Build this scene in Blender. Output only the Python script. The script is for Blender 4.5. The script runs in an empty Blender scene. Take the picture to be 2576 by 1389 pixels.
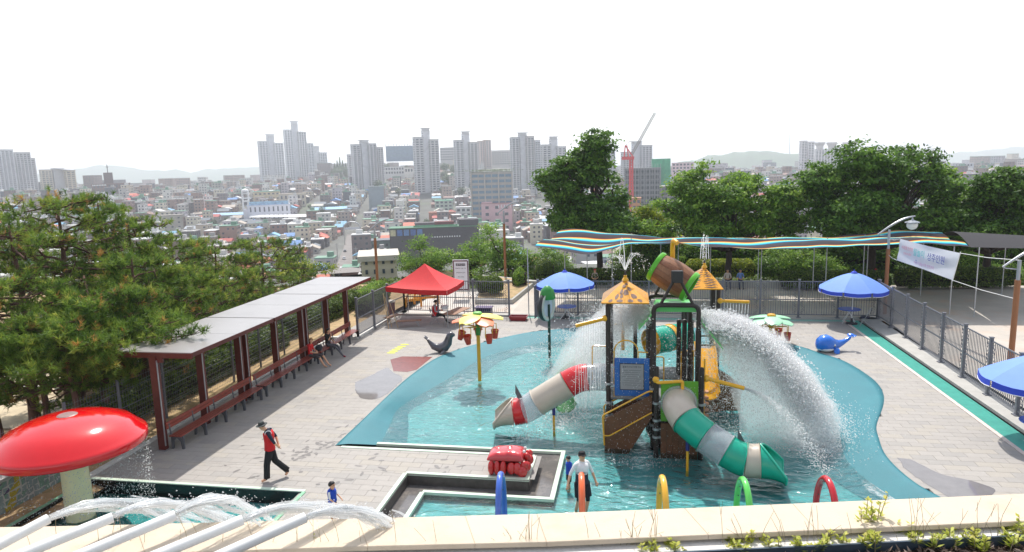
import bpy, bmesh, math, random
import numpy as np
from mathutils import Vector, Matrix, noise as mnoise
random.seed(7); RNG = np.random.default_rng(7)
sc = bpy.context.scene
COL = sc.collection
R = math.radians

# ---------------------------------------------------------------- camera
CAM_H = 8.2
THETA, PITCH, ROLL = R(10.2), R(8.94), R(1.56)
FW = np.array([-math.sin(THETA)*math.cos(PITCH), math.cos(THETA)*math.cos(PITCH), -math.sin(PITCH)])
_r0 = np.array([math.cos(THETA), math.sin(THETA), 0.0]); _u0 = np.cross(_r0, FW)
RT = _r0*math.cos(ROLL) - _u0*math.sin(ROLL)
UP = _r0*math.sin(ROLL) + _u0*math.cos(ROLL)
FPX, PW, PH = 24/36*2576, 2576, 1389
cam = bpy.data.cameras.new("camera"); cam.lens = 24; cam.sensor_width = 36
cam.clip_start = 0.1; cam.clip_end = 20000
co = bpy.data.objects.new("camera", cam); COL.objects.link(co)
co.matrix_world = Matrix(((RT[0], UP[0], -FW[0], 0), (RT[1], UP[1], -FW[1], 0), (RT[2], UP[2], -FW[2], CAM_H), (0, 0, 0, 1)))
sc.camera = co

# ---------------------------------------------------------------- light
SUN_TO = Vector((-0.40, 1.85, 3.05)).normalized()
elev = math.asin(SUN_TO.z); azim = math.atan2(SUN_TO.x, SUN_TO.y)
w = bpy.data.worlds.new("World"); sc.world = w; w.use_nodes = True
nt = w.node_tree; nt.nodes.clear()
wo = nt.nodes.new("ShaderNodeOutputWorld"); bg = nt.nodes.new("ShaderNodeBackground")
sky = nt.nodes.new("ShaderNodeTexSky"); sky.sky_type = 'NISHITA'; sky.sun_disc = False
sky.sun_elevation = elev; sky.sun_rotation = azim
sky.air_density = 1.0; sky.dust_density = 1.0; sky.ozone_density = 1.0; sky.altitude = 0
bg.inputs[1].default_value = 0.15
hsv = nt.nodes.new("ShaderNodeHueSaturation"); hsv.inputs["Saturation"].default_value = 0.40  # hazy, whitened sky
nt.links.new(sky.outputs[0], hsv.inputs["Color"]); nt.links.new(hsv.outputs[0], bg.inputs[0]); nt.links.new(bg.outputs[0], wo.inputs[0])
sl = bpy.data.lights.new("sun", 'SUN'); sl.energy = 2.9; sl.angle = R(0.53); sl.color = (1.0, 0.95, 0.88)
so = bpy.data.objects.new("sun", sl); COL.objects.link(so)
so.rotation_euler = SUN_TO.to_track_quat('Z', 'Y').to_euler(); so.location = (0, 0, 60)
sc.view_settings.view_transform = 'Standard'; sc.view_settings.look = 'None'
sc.view_settings.gamma = 1.0; sc.view_settings.use_curve_mapping = False
sc.view_settings.exposure = 0.68
sc.cycles.use_denoising = True
sc.cycles.max_bounces = 12; sc.cycles.transparent_max_bounces = 40; sc.cycles.volume_bounces = 3
sc.cycles.caustics_reflective = False; sc.cycles.caustics_refractive = False
sc.cycles.sample_clamp_indirect = 6.0

# ---------------------------------------------------------------- geometry helpers
def ray(px, py):
    return FW + RT*((px-PW/2)/FPX) + UP*(-(py-PH/2)/FPX)
def G(px, py, z=0.0):
    d = ray(px, py); t = (z-CAM_H)/d[2]; return Vector((d[0]*t, d[1]*t, z))
def PY(px, py, Y):
    d = ray(px, py); t = Y/d[1]; return Vector((d[0]*t, Y, CAM_H+d[2]*t))
def PD(px, py, dist):
    d = ray(px, py); t = dist/(d @ FW); return Vector((d[0]*t, d[1]*t, CAM_H+d[2]*t))
def ZAT(px, py, X, Y):
    d = ray(px, py); t = (X*d[0]+Y*d[1])/(d[0]**2+d[1]**2); return CAM_H+d[2]*t
def proj(p):
    q = np.array(p)-np.array([0, 0, CAM_H]); z = q @ FW
    return PW/2+FPX*(q @ RT)/z, PH/2-FPX*(q @ UP)/z, z
def smooth01(x): x = max(0.0, min(1.0, x)); return x*x*(3-2*x)

class MB:
    def __init__(s): s.v = []; s.f = []; s.m = []; s.mi = 0
    def add(s, vs, fs):
        o = len(s.v); s.v.extend([tuple(p) for p in vs])
        for q in fs: s.f.append(tuple(o+i for i in q)); s.m.append(s.mi)
        return s
    def box(s, c, d, rz=0.0, M=None):
        x, y, z = d[0]/2, d[1]/2, d[2]/2
        vs = [Vector((a, b, e)) for e in (-z, z) for a, b in ((-x, -y), (x, -y), (x, y), (-x, y))]
        if M is not None: vs = [M @ p for p in vs]
        elif rz: m = Matrix.Rotation(rz, 3, 'Z'); vs = [m @ p for p in vs]
        vs = [p+Vector(c) for p in vs]
        return s.add(vs, [(3, 2, 1, 0), (4, 5, 6, 7), (0, 1, 5, 4), (1, 2, 6, 5), (2, 3, 7, 6), (3, 0, 4, 7)])
    def bar(s, a, b, wd, ht):
        a = Vector(a); b = Vector(b); d = b-a; L = d.length
        if L < 1e-6: return s
        t = d.normalized(); up = Vector((0, 0, 1)) if abs(t.z) < 0.95 else Vector((1, 0, 0))
        sd = t.cross(up).normalized(); u2 = sd.cross(t)
        M = Matrix((t, sd, u2)).transposed()
        return s.box((a+b)/2, (L, wd, ht), M=M)
    def tube(s, path, r, seg=8, cap=True):
        P = [Vector(p) for p in path]; n = len(P)
        rr = r if isinstance(r, (list, tuple, np.ndarray)) else [r]*n
        prev = None; rings = []
        for i in range(n):
            t = (P[min(i+1, n-1)]-P[max(i-1, 0)])
            t = t.normalized() if t.length > 1e-9 else Vector((0, 0, 1))
            if prev is None:
                up = Vector((0, 0, 1)) if abs(t.z) < 0.9 else Vector((1, 0, 0))
                a = t.cross(up).normalized()
            else:
                a = prev-t*prev.dot(t)
                a = a.normalized() if a.length > 1e-6 else t.orthogonal().normalized()
            prev = a; b = t.cross(a)
            rings.append([P[i]+(a*math.cos(2*math.pi*k/seg)+b*math.sin(2*math.pi*k/seg))*rr[i] for k in range(seg)])
        vs = [p for rg in rings for p in rg]; fs = []
        for i in range(n-1):
            for k in range(seg):
                k2 = (k+1) % seg
                fs.append((i*seg+k, i*seg+k2, (i+1)*seg+k2, (i+1)*seg+k))
        if cap:
            fs.append(tuple(range(seg-1, -1, -1))); fs.append(tuple((n-1)*seg+k for k in range(seg)))
        return s.add(vs, fs)
    def cyl(s, a, b, r, seg=12): return s.tube([a, b], r, seg)
    def lathe(s, prof, c=(0, 0, 0), seg=24, axis=None, caps=False):
        c = Vector(c); vs = []; n = len(prof)
        for r, z in prof:
            for k in range(seg):
                a = 2*math.pi*k/seg; vs.append(Vector((r*math.cos(a), r*math.sin(a), z)))
        if axis is not None:
            q = Vector((0, 0, 1)).rotation_difference(Vector(axis).normalized()); vs = [q @ p for p in vs]
        vs = [p+c for p in vs]; fs = []
        for i in range(n-1):
            for k in range(seg):
                k2 = (k+1) % seg; fs.append((i*seg+k, i*seg+k2, (i+1)*seg+k2, (i+1)*seg+k))
        if caps: fs.append(tuple(range(seg-1, -1, -1))); fs.append(tuple((n-1)*seg+k for k in range(seg)))
        return s.add(vs, fs)
    def ball(s, c, r, seg=12, rings=8, M=None):
        r = r if isinstance(r, (tuple, list)) else (r, r, r); c = Vector(c); vs = []; fs = []
        for i in range(rings+1):
            th = math.pi*i/rings
            for k in range(seg):
                a = 2*math.pi*k/seg
                p = Vector((r[0]*math.sin(th)*math.cos(a), r[1]*math.sin(th)*math.sin(a), -r[2]*math.cos(th)))
                vs.append((M @ p if M is not None else p)+c)
        for i in range(rings):
            for k in range(seg):
                k2 = (k+1) % seg; fs.append((i*seg+k, i*seg+k2, (i+1)*seg+k2, (i+1)*seg+k))
        return s.add(vs, fs)
    def prism(s, poly, z0, z1, top=True, bottom=True):
        n = len(poly); ar = sum(poly[i][0]*poly[(i+1) % n][1]-poly[(i+1) % n][0]*poly[i][1] for i in range(n))
        P = list(poly) if ar > 0 else list(poly)[::-1]
        vs = [(p[0], p[1], z0) for p in P]+[(p[0], p[1], z1) for p in P]
        fs = [(i, (i+1) % n, n+(i+1) % n, n+i) for i in range(n)]
        if top: fs.append(tuple(range(n, 2*n)))
        if bottom: fs.append(tuple(range(n-1, -1, -1)))
        return s.add(vs, fs)
    def sheet(s, poly, z):
        n = len(poly); ar = sum(poly[i][0]*poly[(i+1) % n][1]-poly[(i+1) % n][0]*poly[i][1] for i in range(n))
        P = list(poly) if ar > 0 else list(poly)[::-1]
        return s.add([(p[0], p[1], z) for p in P], [tuple(range(n))])
    def build(s, name, mats, parent=None, smooth=False, bevel=0.0, kind=None):
        mats = mats if isinstance(mats, (list, tuple)) else [mats]
        off = WL[parent.name] if parent is not None else (0, 0, 0)
        me = bpy.data.meshes.new(name)
        me.from_pydata([(p[0]-off[0], p[1]-off[1], p[2]-off[2]) for p in s.v], [], s.f)
        for m in mats: me.materials.append(m)
        if len(mats) > 1: me.polygons.foreach_set("material_index", s.m)
        if smooth: me.shade_smooth() if smooth is True else me.shade_smooth()
        if isinstance(smooth, float): me.set_sharp_from_angle(angle=R(smooth))
        if bevel:
            b = bmesh.new(); b.from_mesh(me)
            bmesh.ops.bevel(b, geom=b.edges[:], offset=bevel, segments=1, affect='EDGES'); b.to_mesh(me); b.free()
        me.update()
        o = bpy.data.objects.new(name, me); COL.objects.link(o)
        if parent is not None: o.parent = parent
        WL[o.name] = off
        if kind: o['kind'] = kind
        return o
WL = {}
def npmesh(name, V, F, mats, parent=None, attr=None, midx=None, smooth=False, kind=None):
    V = np.asarray(V, dtype=np.float32).copy(); F = np.asarray(F, dtype=np.int32)
    off = WL[parent.name] if parent is not None else (0, 0, 0)
    V -= np.array(off, dtype=np.float32)
    me = bpy.data.meshes.new(name); k = F.shape[1]
    me.vertices.add(len(V)); me.vertices.foreach_set("co", V.ravel())
    me.loops.add(F.size); me.loops.foreach_set("vertex_index", F.ravel())
    me.polygons.add(len(F)); me.polygons.foreach_set("loop_start", np.arange(0, F.size, k, dtype=np.int32))
    for m in (mats if isinstance(mats, (list, tuple)) else [mats]): me.materials.append(m)
    if midx is not None: me.polygons.foreach_set("material_index", np.asarray(midx, dtype=np.int32))
    if attr is not None:
        a = me.attributes.new("tint", 'FLOAT', 'POINT'); a.data.foreach_set("value", np.asarray(attr, dtype=np.float32))
    me.update(calc_edges=True); me.validate()
    if smooth: me.shade_smooth()
    o = bpy.data.objects.new(name, me); COL.objects.link(o)
    if parent is not None: o.parent = parent
    WL[o.name] = off
    if kind: o['kind'] = kind
    return o
def tag(o, label, cat, group=None, kind=None):
    o['label'] = label; o['category'] = cat
    if group: o['group'] = group
    if kind: o['kind'] = kind
    return o
def thing(name, label, cat, loc=(0, 0, 0), group=None):
    o = bpy.data.objects.new(name, None); o.empty_display_size = 0.2; COL.objects.link(o)
    o.location = loc; WL[o.name] = tuple(loc); return tag(o, label, cat, group)
def struct(o): o['kind'] = 'structure'; return o
def dup(root, loc, rz=0.0, scale=None, label=None, group=None):
    def rec(o, par):
        c = o.copy(); COL.objects.link(c)
        if par is not None: c.parent = par
        for ch in KIDS.get(o.name, []): rec(ch, c)
        return c
    KIDS.clear()
    for o in list(root.children_recursive):
        KIDS.setdefault(o.parent.name, []).append(o)
    r = rec(root, None); r.location = loc; r.rotation_euler = (0, 0, rz)
    if scale: r.scale = (scale,)*3 if not isinstance(scale, (tuple, list)) else scale
    if label: r['label'] = label
    if group: r['group'] = group
    return r
KIDS = {}

# ---------------------------------------------------------------- materials
def S(r, g, b):
    f = lambda c: (c/12.92 if c <= 0.04045 else ((c+0.055)/1.055)**2.4)
    return tuple(f(x/255) for x in (r, g, b))
MATS = {}
def mat(name, col, rough=0.6, var=0.12, scale=3.0, bump=0.0, bscale=40.0, metal=0.0, coat=0.0, spec=0.5, dirt=None, dscale=1.2):
    if name in MATS: return MATS[name]
    m = bpy.data.materials.new(name); m.use_nodes = True; n = m.node_tree.nodes; l = m.node_tree.links
    p = n["Principled BSDF"]; p.inputs["Roughness"].default_value = rough; p.inputs["Metallic"].default_value = metal
    p.inputs["Specular IOR Level"].default_value = spec; p.inputs["Coat Weight"].default_value = coat
    p.inputs["Coat Roughness"].default_value = 0.08
    tc = n.new("ShaderNodeTexCoord"); nz = n.new("ShaderNodeTexNoise"); nz.inputs["Scale"].default_value = scale
    nz.inputs["Detail"].default_value = 6; nz.inputs["Roughness"].default_value = 0.65
    l.new(tc.outputs["Object"], nz.inputs["Vector"])
    rp = n.new("ShaderNodeValToRGB"); rp.color_ramp.elements[0].position = 0.3; rp.color_ramp.elements[1].position = 0.7
    rp.color_ramp.elements[0].color = tuple(c*(1-var) for c in col)+(1,)
    rp.color_ramp.elements[1].color = tuple(min(0.95, c*(1+var)) for c in col)+(1,)
    l.new(nz.outputs["Fac"], rp.inputs[0]); out = rp.outputs[0]
    if dirt is not None:
        n2 = n.new("ShaderNodeTexNoise"); n2.inputs["Scale"].default_value = dscale; n2.inputs["Detail"].default_value = 8
        n2.inputs["Roughness"].default_value = 0.7
        l.new(tc.outputs["Object"], n2.inputs["Vector"])
        r2 = n.new("ShaderNodeValToRGB"); r2.color_ramp.elements[0].position = 0.52; r2.color_ramp.elements[1].position = 0.72
        l.new(n2.outputs["Fac"], r2.inputs[0])
        mx = n.new("ShaderNodeMix"); mx.data_type = 'RGBA'
        l.new(r2.outputs[0], mx.inputs[0]); l.new(out, mx.inputs[6]); mx.inputs[7].default_value = tuple(dirt)+(1,)
        out = mx.outputs[2]
    l.new(out, p.inputs["Base Color"])
    if bump:
        nb = n.new("ShaderNodeTexNoise"); nb.inputs["Scale"].default_value = bscale; nb.inputs["Detail"].default_value = 5
        l.new(tc.outputs["Object"], nb.inputs["Vector"])
        bp = n.new("ShaderNodeBump"); bp.inputs["Strength"].default_value = bump; bp.inputs["Distance"].default_value = 0.02
        l.new(nb.outputs["Fac"], bp.inputs["Height"]); l.new(bp.outputs[0], p.inputs["Normal"])
    MATS[name] = m; return m
def foliage_mat(name, cols, trans=0.4, nscale=1.2, rough=0.5, attr=True):
    if name in MATS: return MATS[name]
    m = bpy.data.materials.new(name); m.use_nodes = True; n = m.node_tree.nodes; l = m.node_tree.links; n.clear()
    o = n.new("ShaderNodeOutputMaterial"); at = n.new("ShaderNodeAttribute"); at.attribute_name = "tint"
    rp = n.new("ShaderNodeValToRGB"); e = rp.color_ramp.elements
    while len(e) < len(cols): e.new(0.5)
    for i, c in enumerate(cols): e[i].position = i/(len(cols)-1); e[i].color = tuple(c)+(1,)
    l.new(at.outputs["Fac"], rp.inputs[0])
    p = n.new("ShaderNodeBsdfPrincipled"); p.inputs["Roughness"].default_value = rough; p.inputs["Specular IOR Level"].default_value = 0.35
    l.new(rp.outputs[0], p.inputs["Base Color"])
    t = n.new("ShaderNodeBsdfTranslucent"); hs = n.new("ShaderNodeHueSaturation"); hs.inputs["Value"].default_value = 1.5; hs.inputs["Hue"].default_value = 0.485
    l.new(rp.outputs[0], hs.inputs["Color"]); l.new(hs.outputs[0], t.inputs[0])
    mx = n.new("ShaderNodeMixShader"); mx.inputs[0].default_value = trans
    l.new(p.outputs[0], mx.inputs[1]); l.new(t.outputs[0], mx.inputs[2]); l.new(mx.outputs[0], o.inputs[0])
    MATS[name] = m; return m
def clear_mat(name, col, op=0.35, rough=0.1):
    if name in MATS: return MATS[name]
    m = bpy.data.materials.new(name); m.use_nodes = True; n = m.node_tree.nodes; l = m.node_tree.links; n.clear()
    o = n.new("ShaderNodeOutputMaterial"); tr = n.new("ShaderNodeBsdfTransparent"); tr.inputs[0].default_value = tuple(min(1, c*0.2+0.8) for c in col)+(1,)
    p = n.new("ShaderNodeBsdfPrincipled"); p.inputs["Base Color"].default_value = tuple(col)+(1,); p.inputs["Roughness"].default_value = rough
    fr = n.new("ShaderNodeLayerWeight"); fr.inputs[0].default_value = 0.25
    ma = n.new("ShaderNodeMath"); ma.operation = 'MAXIMUM'; ma.inputs[1].default_value = op; l.new(fr.outputs["Facing"], ma.inputs[0])
    mx = n.new("ShaderNodeMixShader"); l.new(ma.outputs[0], mx.inputs[0]); l.new(tr.outputs[0], mx.inputs[1]); l.new(p.outputs[0], mx.inputs[2])
    l.new(mx.outputs[0], o.inputs[0]); MATS[name] = m; return m
def drop_mat(name, col=(0.98, 0.985, 0.99), clear=0.42):
    if name in MATS: return MATS[name]
    m = bpy.data.materials.new(name); m.use_nodes = True; n = m.node_tree.nodes; l = m.node_tree.links; n.clear()
    o = n.new("ShaderNodeOutputMaterial")
    x = n.new("ShaderNodeBsdfTransparent"); z = n.new("ShaderNodeMixShader"); z.inputs[0].default_value = clear
    d = n.new("ShaderNodeBsdfDiffuse"); d.inputs[0].default_value = tuple(col)+(1,)
    t = n.new("ShaderNodeBsdfTranslucent"); t.inputs[0].default_value = tuple(col)+(1,)
    g = n.new("ShaderNodeBsdfGlossy"); g.inputs["Roughness"].default_value = 0.15
    a = n.new("ShaderNodeMixShader"); a.inputs[0].default_value = 0.68; b = n.new("ShaderNodeMixShader"); b.inputs[0].default_value = 0.1
    l.new(d.outputs[0], a.inputs[1]); l.new(t.outputs[0], a.inputs[2]); l.new(a.outputs[0], b.inputs[1]); l.new(g.outputs[0], b.inputs[2])
    l.new(b.outputs[0], z.inputs[1]); l.new(x.outputs[0], z.inputs[2]); l.new(z.outputs[0], o.inputs[0]); MATS[name] = m; return m
def water_mat(name, tint, foam_at=(), wave=3.2, strength=0.35, refl=1.0, foam=0.0):
    """clear tinted water: transparent body + Fresnel reflection on rippled normals; white foam where water is churned"""
    m = bpy.data.materials.new(name); m.use_nodes = True; n = m.node_tree.nodes; l = m.node_tree.links; n.clear()
    o = n.new("ShaderNodeOutputMaterial"); tc = n.new("ShaderNodeTexCoord")
    mp = n.new("ShaderNodeMapping"); mp.inputs["Scale"].default_value = (0.8, 1.35, 1.0); l.new(tc.outputs["Object"], mp.inputs["Vector"])
    n1 = n.new("ShaderNodeTexNoise"); n1.inputs["Scale"].default_value = wave; n1.inputs["Detail"].default_value = 4; n1.inputs["Distortion"].default_value = 1.2
    l.new(mp.outputs[0], n1.inputs["Vector"])
    n2 = n.new("ShaderNodeTexNoise"); n2.inputs["Scale"].default_value = wave*0.3; n2.inputs["Detail"].default_value = 2
    l.new(mp.outputs[0], n2.inputs["Vector"])
    ad = n.new("ShaderNodeMath"); ad.operation = 'MULTIPLY_ADD'; ad.inputs[1].default_value = 1.6
    l.new(n2.outputs["Fac"], ad.inputs[0]); l.new(n1.outputs["Fac"], ad.inputs[2])
    bp = n.new("ShaderNodeBump"); bp.inputs["Strength"].default_value = strength; bp.inputs["Distance"].default_value = 0.16
    l.new(ad.outputs[0], bp.inputs["Height"])
    tr = n.new("ShaderNodeBsdfTransparent"); tr.inputs[0].default_value = tuple(tint)+(1,)
    gl = n.new("ShaderNodeBsdfGlossy"); gl.inputs["Roughness"].default_value = 0.04; l.new(bp.outputs[0], gl.inputs["Normal"])
    fr = n.new("ShaderNodeFresnel"); fr.inputs[0].default_value = 1.33; l.new(bp.outputs[0], fr.inputs["Normal"])
    fm = n.new("ShaderNodeMath"); fm.operation = 'MULTIPLY'; fm.inputs[1].default_value = refl; fm.use_clamp = True; l.new(fr.outputs[0], fm.inputs[0])
    mx = n.new("ShaderNodeMixShader"); l.new(fm.outputs[0], mx.inputs[0]); l.new(tr.outputs[0], mx.inputs[1]); l.new(gl.outputs[0], mx.inputs[2])
    last = mx.outputs[0]
    nf = n.new("ShaderNodeTexNoise"); nf.inputs["Scale"].default_value = 2.6; nf.inputs["Detail"].default_value = 9; nf.inputs["Roughness"].default_value = 0.72; nf.inputs["Distortion"].default_value = 2.0
    l.new(tc.outputs["Object"], nf.inputs["Vector"])
    acc = None
    for (x, y, rx, ry, amt) in foam_at:
        sb = n.new("ShaderNodeVectorMath"); sb.operation = 'SUBTRACT'; sb.inputs[1].default_value = (x, y, -0.3); l.new(tc.outputs["Object"], sb.inputs[0])
        dv = n.new("ShaderNodeVectorMath"); dv.operation = 'DIVIDE'; dv.inputs[1].default_value = (rx, ry, 1.0); l.new(sb.outputs[0], dv.inputs[0])
        ln = n.new("ShaderNodeVectorMath"); ln.operation = 'LENGTH'; l.new(dv.outputs[0], ln.inputs[0])
        mr = n.new("ShaderNodeMapRange"); mr.inputs[1].default_value = 0.0; mr.inputs[2].default_value = 1.0; mr.inputs[3].default_value = amt; mr.inputs[4].default_value = 0.0
        mr.interpolation_type = 'SMOOTHSTEP'; l.new(ln.outputs["Value"], mr.inputs[0])
        if acc is None: acc = mr.outputs[0]
        else:
            mm = n.new("ShaderNodeMath"); mm.operation = 'MAXIMUM'; l.new(acc, mm.inputs[0]); l.new(mr.outputs[0], mm.inputs[1]); acc = mm.outputs[0]
    if acc is not None:
        a2 = n.new("ShaderNodeMath"); a2.operation = 'ADD'; l.new(acc, a2.inputs[0]); l.new(nf.outputs["Fac"], a2.inputs[1])
        rr = n.new("ShaderNodeMapRange"); rr.inputs[1].default_value = 0.74; rr.inputs[2].default_value = 1.15; rr.inputs[3].default_value = 0; rr.inputs[4].default_value = 0.95; l.new(a2.outputs[0], rr.inputs[0])
        df = n.new("ShaderNodeBsdfDiffuse"); df.inputs[0].default_value = (0.85, 0.9, 0.9, 1)
        m2 = n.new("ShaderNodeMixShader"); l.new(rr.outputs[0], m2.inputs[0]); l.new(last, m2.inputs[1]); l.new(df.outputs[0], m2.inputs[2]); last = m2.outputs[0]
    l.new(last, o.inputs[0]); MATS[name] = m; return m
STEEL = mat("galvanised_steel", (0.42, 0.43, 0.45), 0.4, metal=0.6)
GREYPAINT = mat("grey_fence_paint", S(108, 110, 118), 0.45, spec=0.4)
WHITEPAINT = mat("white_paint", (0.78, 0.78, 0.77), 0.4)
YELLOW = mat("yellow_paint", S(232, 172, 30), 0.3, var=0.06, coat=0.3)
DARKPOST = mat("dark_brown_post", S(44, 34, 30), 0.45, var=0.2)
BLACKP = mat("black_plastic", (0.02, 0.02, 0.022), 0.45)
REDP = mat("red_plastic", S(205, 28, 34), 0.22, var=0.06, coat=0.4)
BLUEP = mat("blue_panel", S(42, 100, 175), 0.35, var=0.08)
TEALP = mat("teal_plastic", S(0, 168, 138), 0.22, var=0.05, coat=0.4)
BEIGEP = mat("beige_plastic", S(196, 184, 168), 0.3, var=0.05, coat=0.3)
GREENP = mat("green_panel", S(92, 158, 40), 0.35, var=0.06)
WHITETXT = mat("white_print", (0.8, 0.8, 0.8), 0.5, var=0.02)
DARKTXT = mat("dark_print", (0.03, 0.03, 0.05), 0.5, var=0.02)
def text(name, body, size, M, m, parent, ext=0.002, align='CENTER'):
    c = bpy.data.curves.new(name, 'FONT'); c.body = body; c.size = size; c.extrude = ext; c.align_x = align; c.align_y = 'CENTER'; c.resolution_u = 2
    t = bpy.data.objects.new("tmp_text", c); COL.objects.link(t)
    dg = bpy.context.evaluated_depsgraph_get(); me = bpy.data.meshes.new_from_object(t.evaluated_get(dg))
    bpy.data.objects.remove(t)
    me.materials.clear(); me.materials.append(m)
    off = WL[parent.name]; me.transform(Matrix.Translation(-Vector(off)) @ M)
    me.name = name; o = bpy.data.objects.new(name, me); COL.objects.link(o); o.parent = parent; WL[o.name] = off; return o
def frame_mat(c, right, up):
    r = Vector(right).normalized(); u = Vector(up); u = (u-r*u.dot(r)).normalized(); n = r.cross(u)
    M = Matrix((r, u, n)).transposed().to_4x4(); M.translation = Vector(c); return M
# ================================================================ terrain
RINGO = [(-8.95,18.49),(-8.95,20.5),(-8.97,23.6),(-8.92,25.6),(-8.65,27.99),(-8.01,29.7),(-6.87,31.39),(-5.38,33.1),(-3.88,34.0),(-1.9,34.75),(0.3,35.05),(2.6,34.85),(4.7,33.9),(7.04,31.78),(7.89,30.43),(8.53,29.24),(8.82,27.7),(8.89,26.35),(8.7,25.07),(8.28,23.79),(7.46,21.9),(7.2,20.91),(6.97,19.73),(6.97,18.7),(7.12,17.78),(7.38,17.17),(8.1,15.6),(8.9,13.6),(9.3,10.5)]
RINGI = [(-7.9,19.34),(-8.15,20.9),(-8.4,22.56),(-8.07,24.36),(-7.52,26.45),(-6.96,29.0),(-6.32,30.4),(-5.01,31.91),(-3.77,32.9),(-1.85,33.8),(0.2,34.0),(2.4,33.7),(4.4,32.5),(6.3,30.4),(6.76,28.24),(6.8,26.0),(6.67,23.68),(6.52,22.23),(6.22,20.92),(6.06,19.77),(6.17,18.76),(6.42,17.87),(6.7,17.1),(7.3,15.4),(8.0,13.2),(8.3,10.5)]
POOLVOID = RINGO+[(-6.12,10.5),(-6.12,16.88),(-2.73,16.88),(-2.73,18.49)]
def inpoly(x, y, P):
    c = False; n = len(P); j = n-1
    for i in range(n):
        xi, yi = P[i][:2]; xj, yj = P[j][:2]
        if (yi > y) != (yj > y) and x < (xj-xi)*(y-yi)/(yj-yi)+xi: c = not c
        j = i
    return c
def resample(P, n):
    P = [Vector((p[0], p[1])) for p in P]
    # Catmull-Rom for a smooth outline
    Q = []
    for i in range(len(P)-1):
        p0, p1, p2, p3 = P[max(i-1, 0)], P[i], P[i+1], P[min(i+2, len(P)-1)]
        for k in range(12):
            t = k/12
            Q.append(0.5*((2*p1)+(p2-p0)*t+(2*p0-5*p1+4*p2-p3)*t*t+(3*p1-p0-3*p2+p3)*t**3))
    Q.append(P[-1])
    L = [0]
    for i in range(1, len(Q)): L.append(L[-1]+(Q[i]-Q[i-1]).length)
    out = []; j = 0
    for k in range(n):
        s = L[-1]*k/(n-1)
        while j < len(L)-2 and L[j+1] < s: j += 1
        t = (s-L[j])/max(1e-9, L[j+1]-L[j]); out.append(Q[j].lerp(Q[j+1], min(1, t)))
    return out
def terrain(x, y):
    d = math.hypot(x, y)
    park = -0.65
    if x < -16.6: park = -0.65-0.75*smooth01((-16.6-x)/3)-1.2*smooth01((-x-26)/14)
    if y > 49: park -= 0.4*smooth01((y-49)/3)
    e = max(0.0, max(y-54, (-x-44)*0.9, (x-70)*0.6))
    city = -42.0
    az = math.degrees(math.atan2(x, y))
    city += 27.0*smooth01((d-560)/430)
    city -= 22.0*smooth01((d-1450)/1500)
    city += 23.0*smooth01((d-1000)/330)*math.exp(-((az+23.0)/6.0)**2)*(1-smooth01((d-1500)/500))
    city += 26.0*smooth01((d-840)/260)*math.exp(-((az+12.0)/8.0)**2)*(1-smooth01((d-1300)/500))
    if e <= 0: return park
    return park+(city-park)*smooth01(e/190)
def TG(px, py):
    d = ray(px, py); h = math.hypot(d[0], d[1]); s = 60.0
    while s < 6500:
        x, y = d[0]*s/h, d[1]*s/h
        if CAM_H+d[2]*s/h < terrain(x, y): return Vector((x, y, terrain(x, y))), s
        s *= 1.004
    return Vector((d[0]*s/h, d[1]*s/h, terrain(d[0]*s/h, d[1]*s/h))), s
# ground sheet: polar grid, fine near, coarse far
rs = [0.5]+[4+i*1.5 for i in range(50)]+[80*1.055**i for i in range(86)]
NA = 150; V = []; F = []
for r_ in rs:
    for k in range(NA):
        a = 2*math.pi*k/NA; x, y = r_*math.sin(a), r_*math.cos(a); V.append((x, y, min(terrain(x, y), -0.65 if r_ < 40 else 99)))
for i in range(len(rs)-1):
    for k in range(NA): k2 = (k+1) % NA; F.append((i*NA+k, i*NA+k2, (i+1)*NA+k2, (i+1)*NA+k))
gm = mat("city_ground", S(98, 99, 94), 0.9, var=0.35, scale=0.02, dirt=S(92, 108, 72), dscale=0.012)
g_ = npmesh("ground", V, [f[::-1] for f in F], gm); struct(g_)
# park soil strips near the deck
soil = mat("dry_soil", S(176, 150, 112), 0.95, var=0.25, scale=2.2, bump=0.6, bscale=22, dirt=S(120, 118, 70), dscale=1.4)
m = MB()
def patch(poly_fn, x0, x1, y0, y1, st):
    nx = max(1, int((x1-x0)/st)); ny = max(1, int((y1-y0)/st)); vs = []; fs = []
    for j in range(ny+1):
        for i in range(nx+1):
            x = x0+(x1-x0)*i/nx; y = y0+(y1-y0)*j/ny; vs.append((x, y, poly_fn(x, y)))
    for j in range(ny):
        for i in range(nx): a = j*(nx+1)+i; fs.append((a, a+1, a+nx+2, a+nx+1))
    return vs, fs
m.add(*patch(lambda x, y: (0.0 if x > -16.9 else -1.15*smooth01((-16.9-x)/3.4))-0.02+0.05*mnoise.noise((x*0.8, y*0.8, 3))-max(0, -x-24)*0.03-(0.2 if x > -14.9 else 0), -60, -14.4, 3.0, 54, 0.75))
struct(m.build("soil_bank", soil, smooth=True))
bare = mat("bare_sand", S(196, 180, 152), 0.95, var=0.18, scale=1.2, bump=0.4, bscale=14)
m = MB(); m.add(*patch(lambda x, y: -1.13+0.03*mnoise.noise((x, y, 8))-max(0, -x-24)*0.03, -34, -20.6, 21.2, 30.5, 0.6)); struct(m.build("sand_lot", bare, smooth=True))
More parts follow.
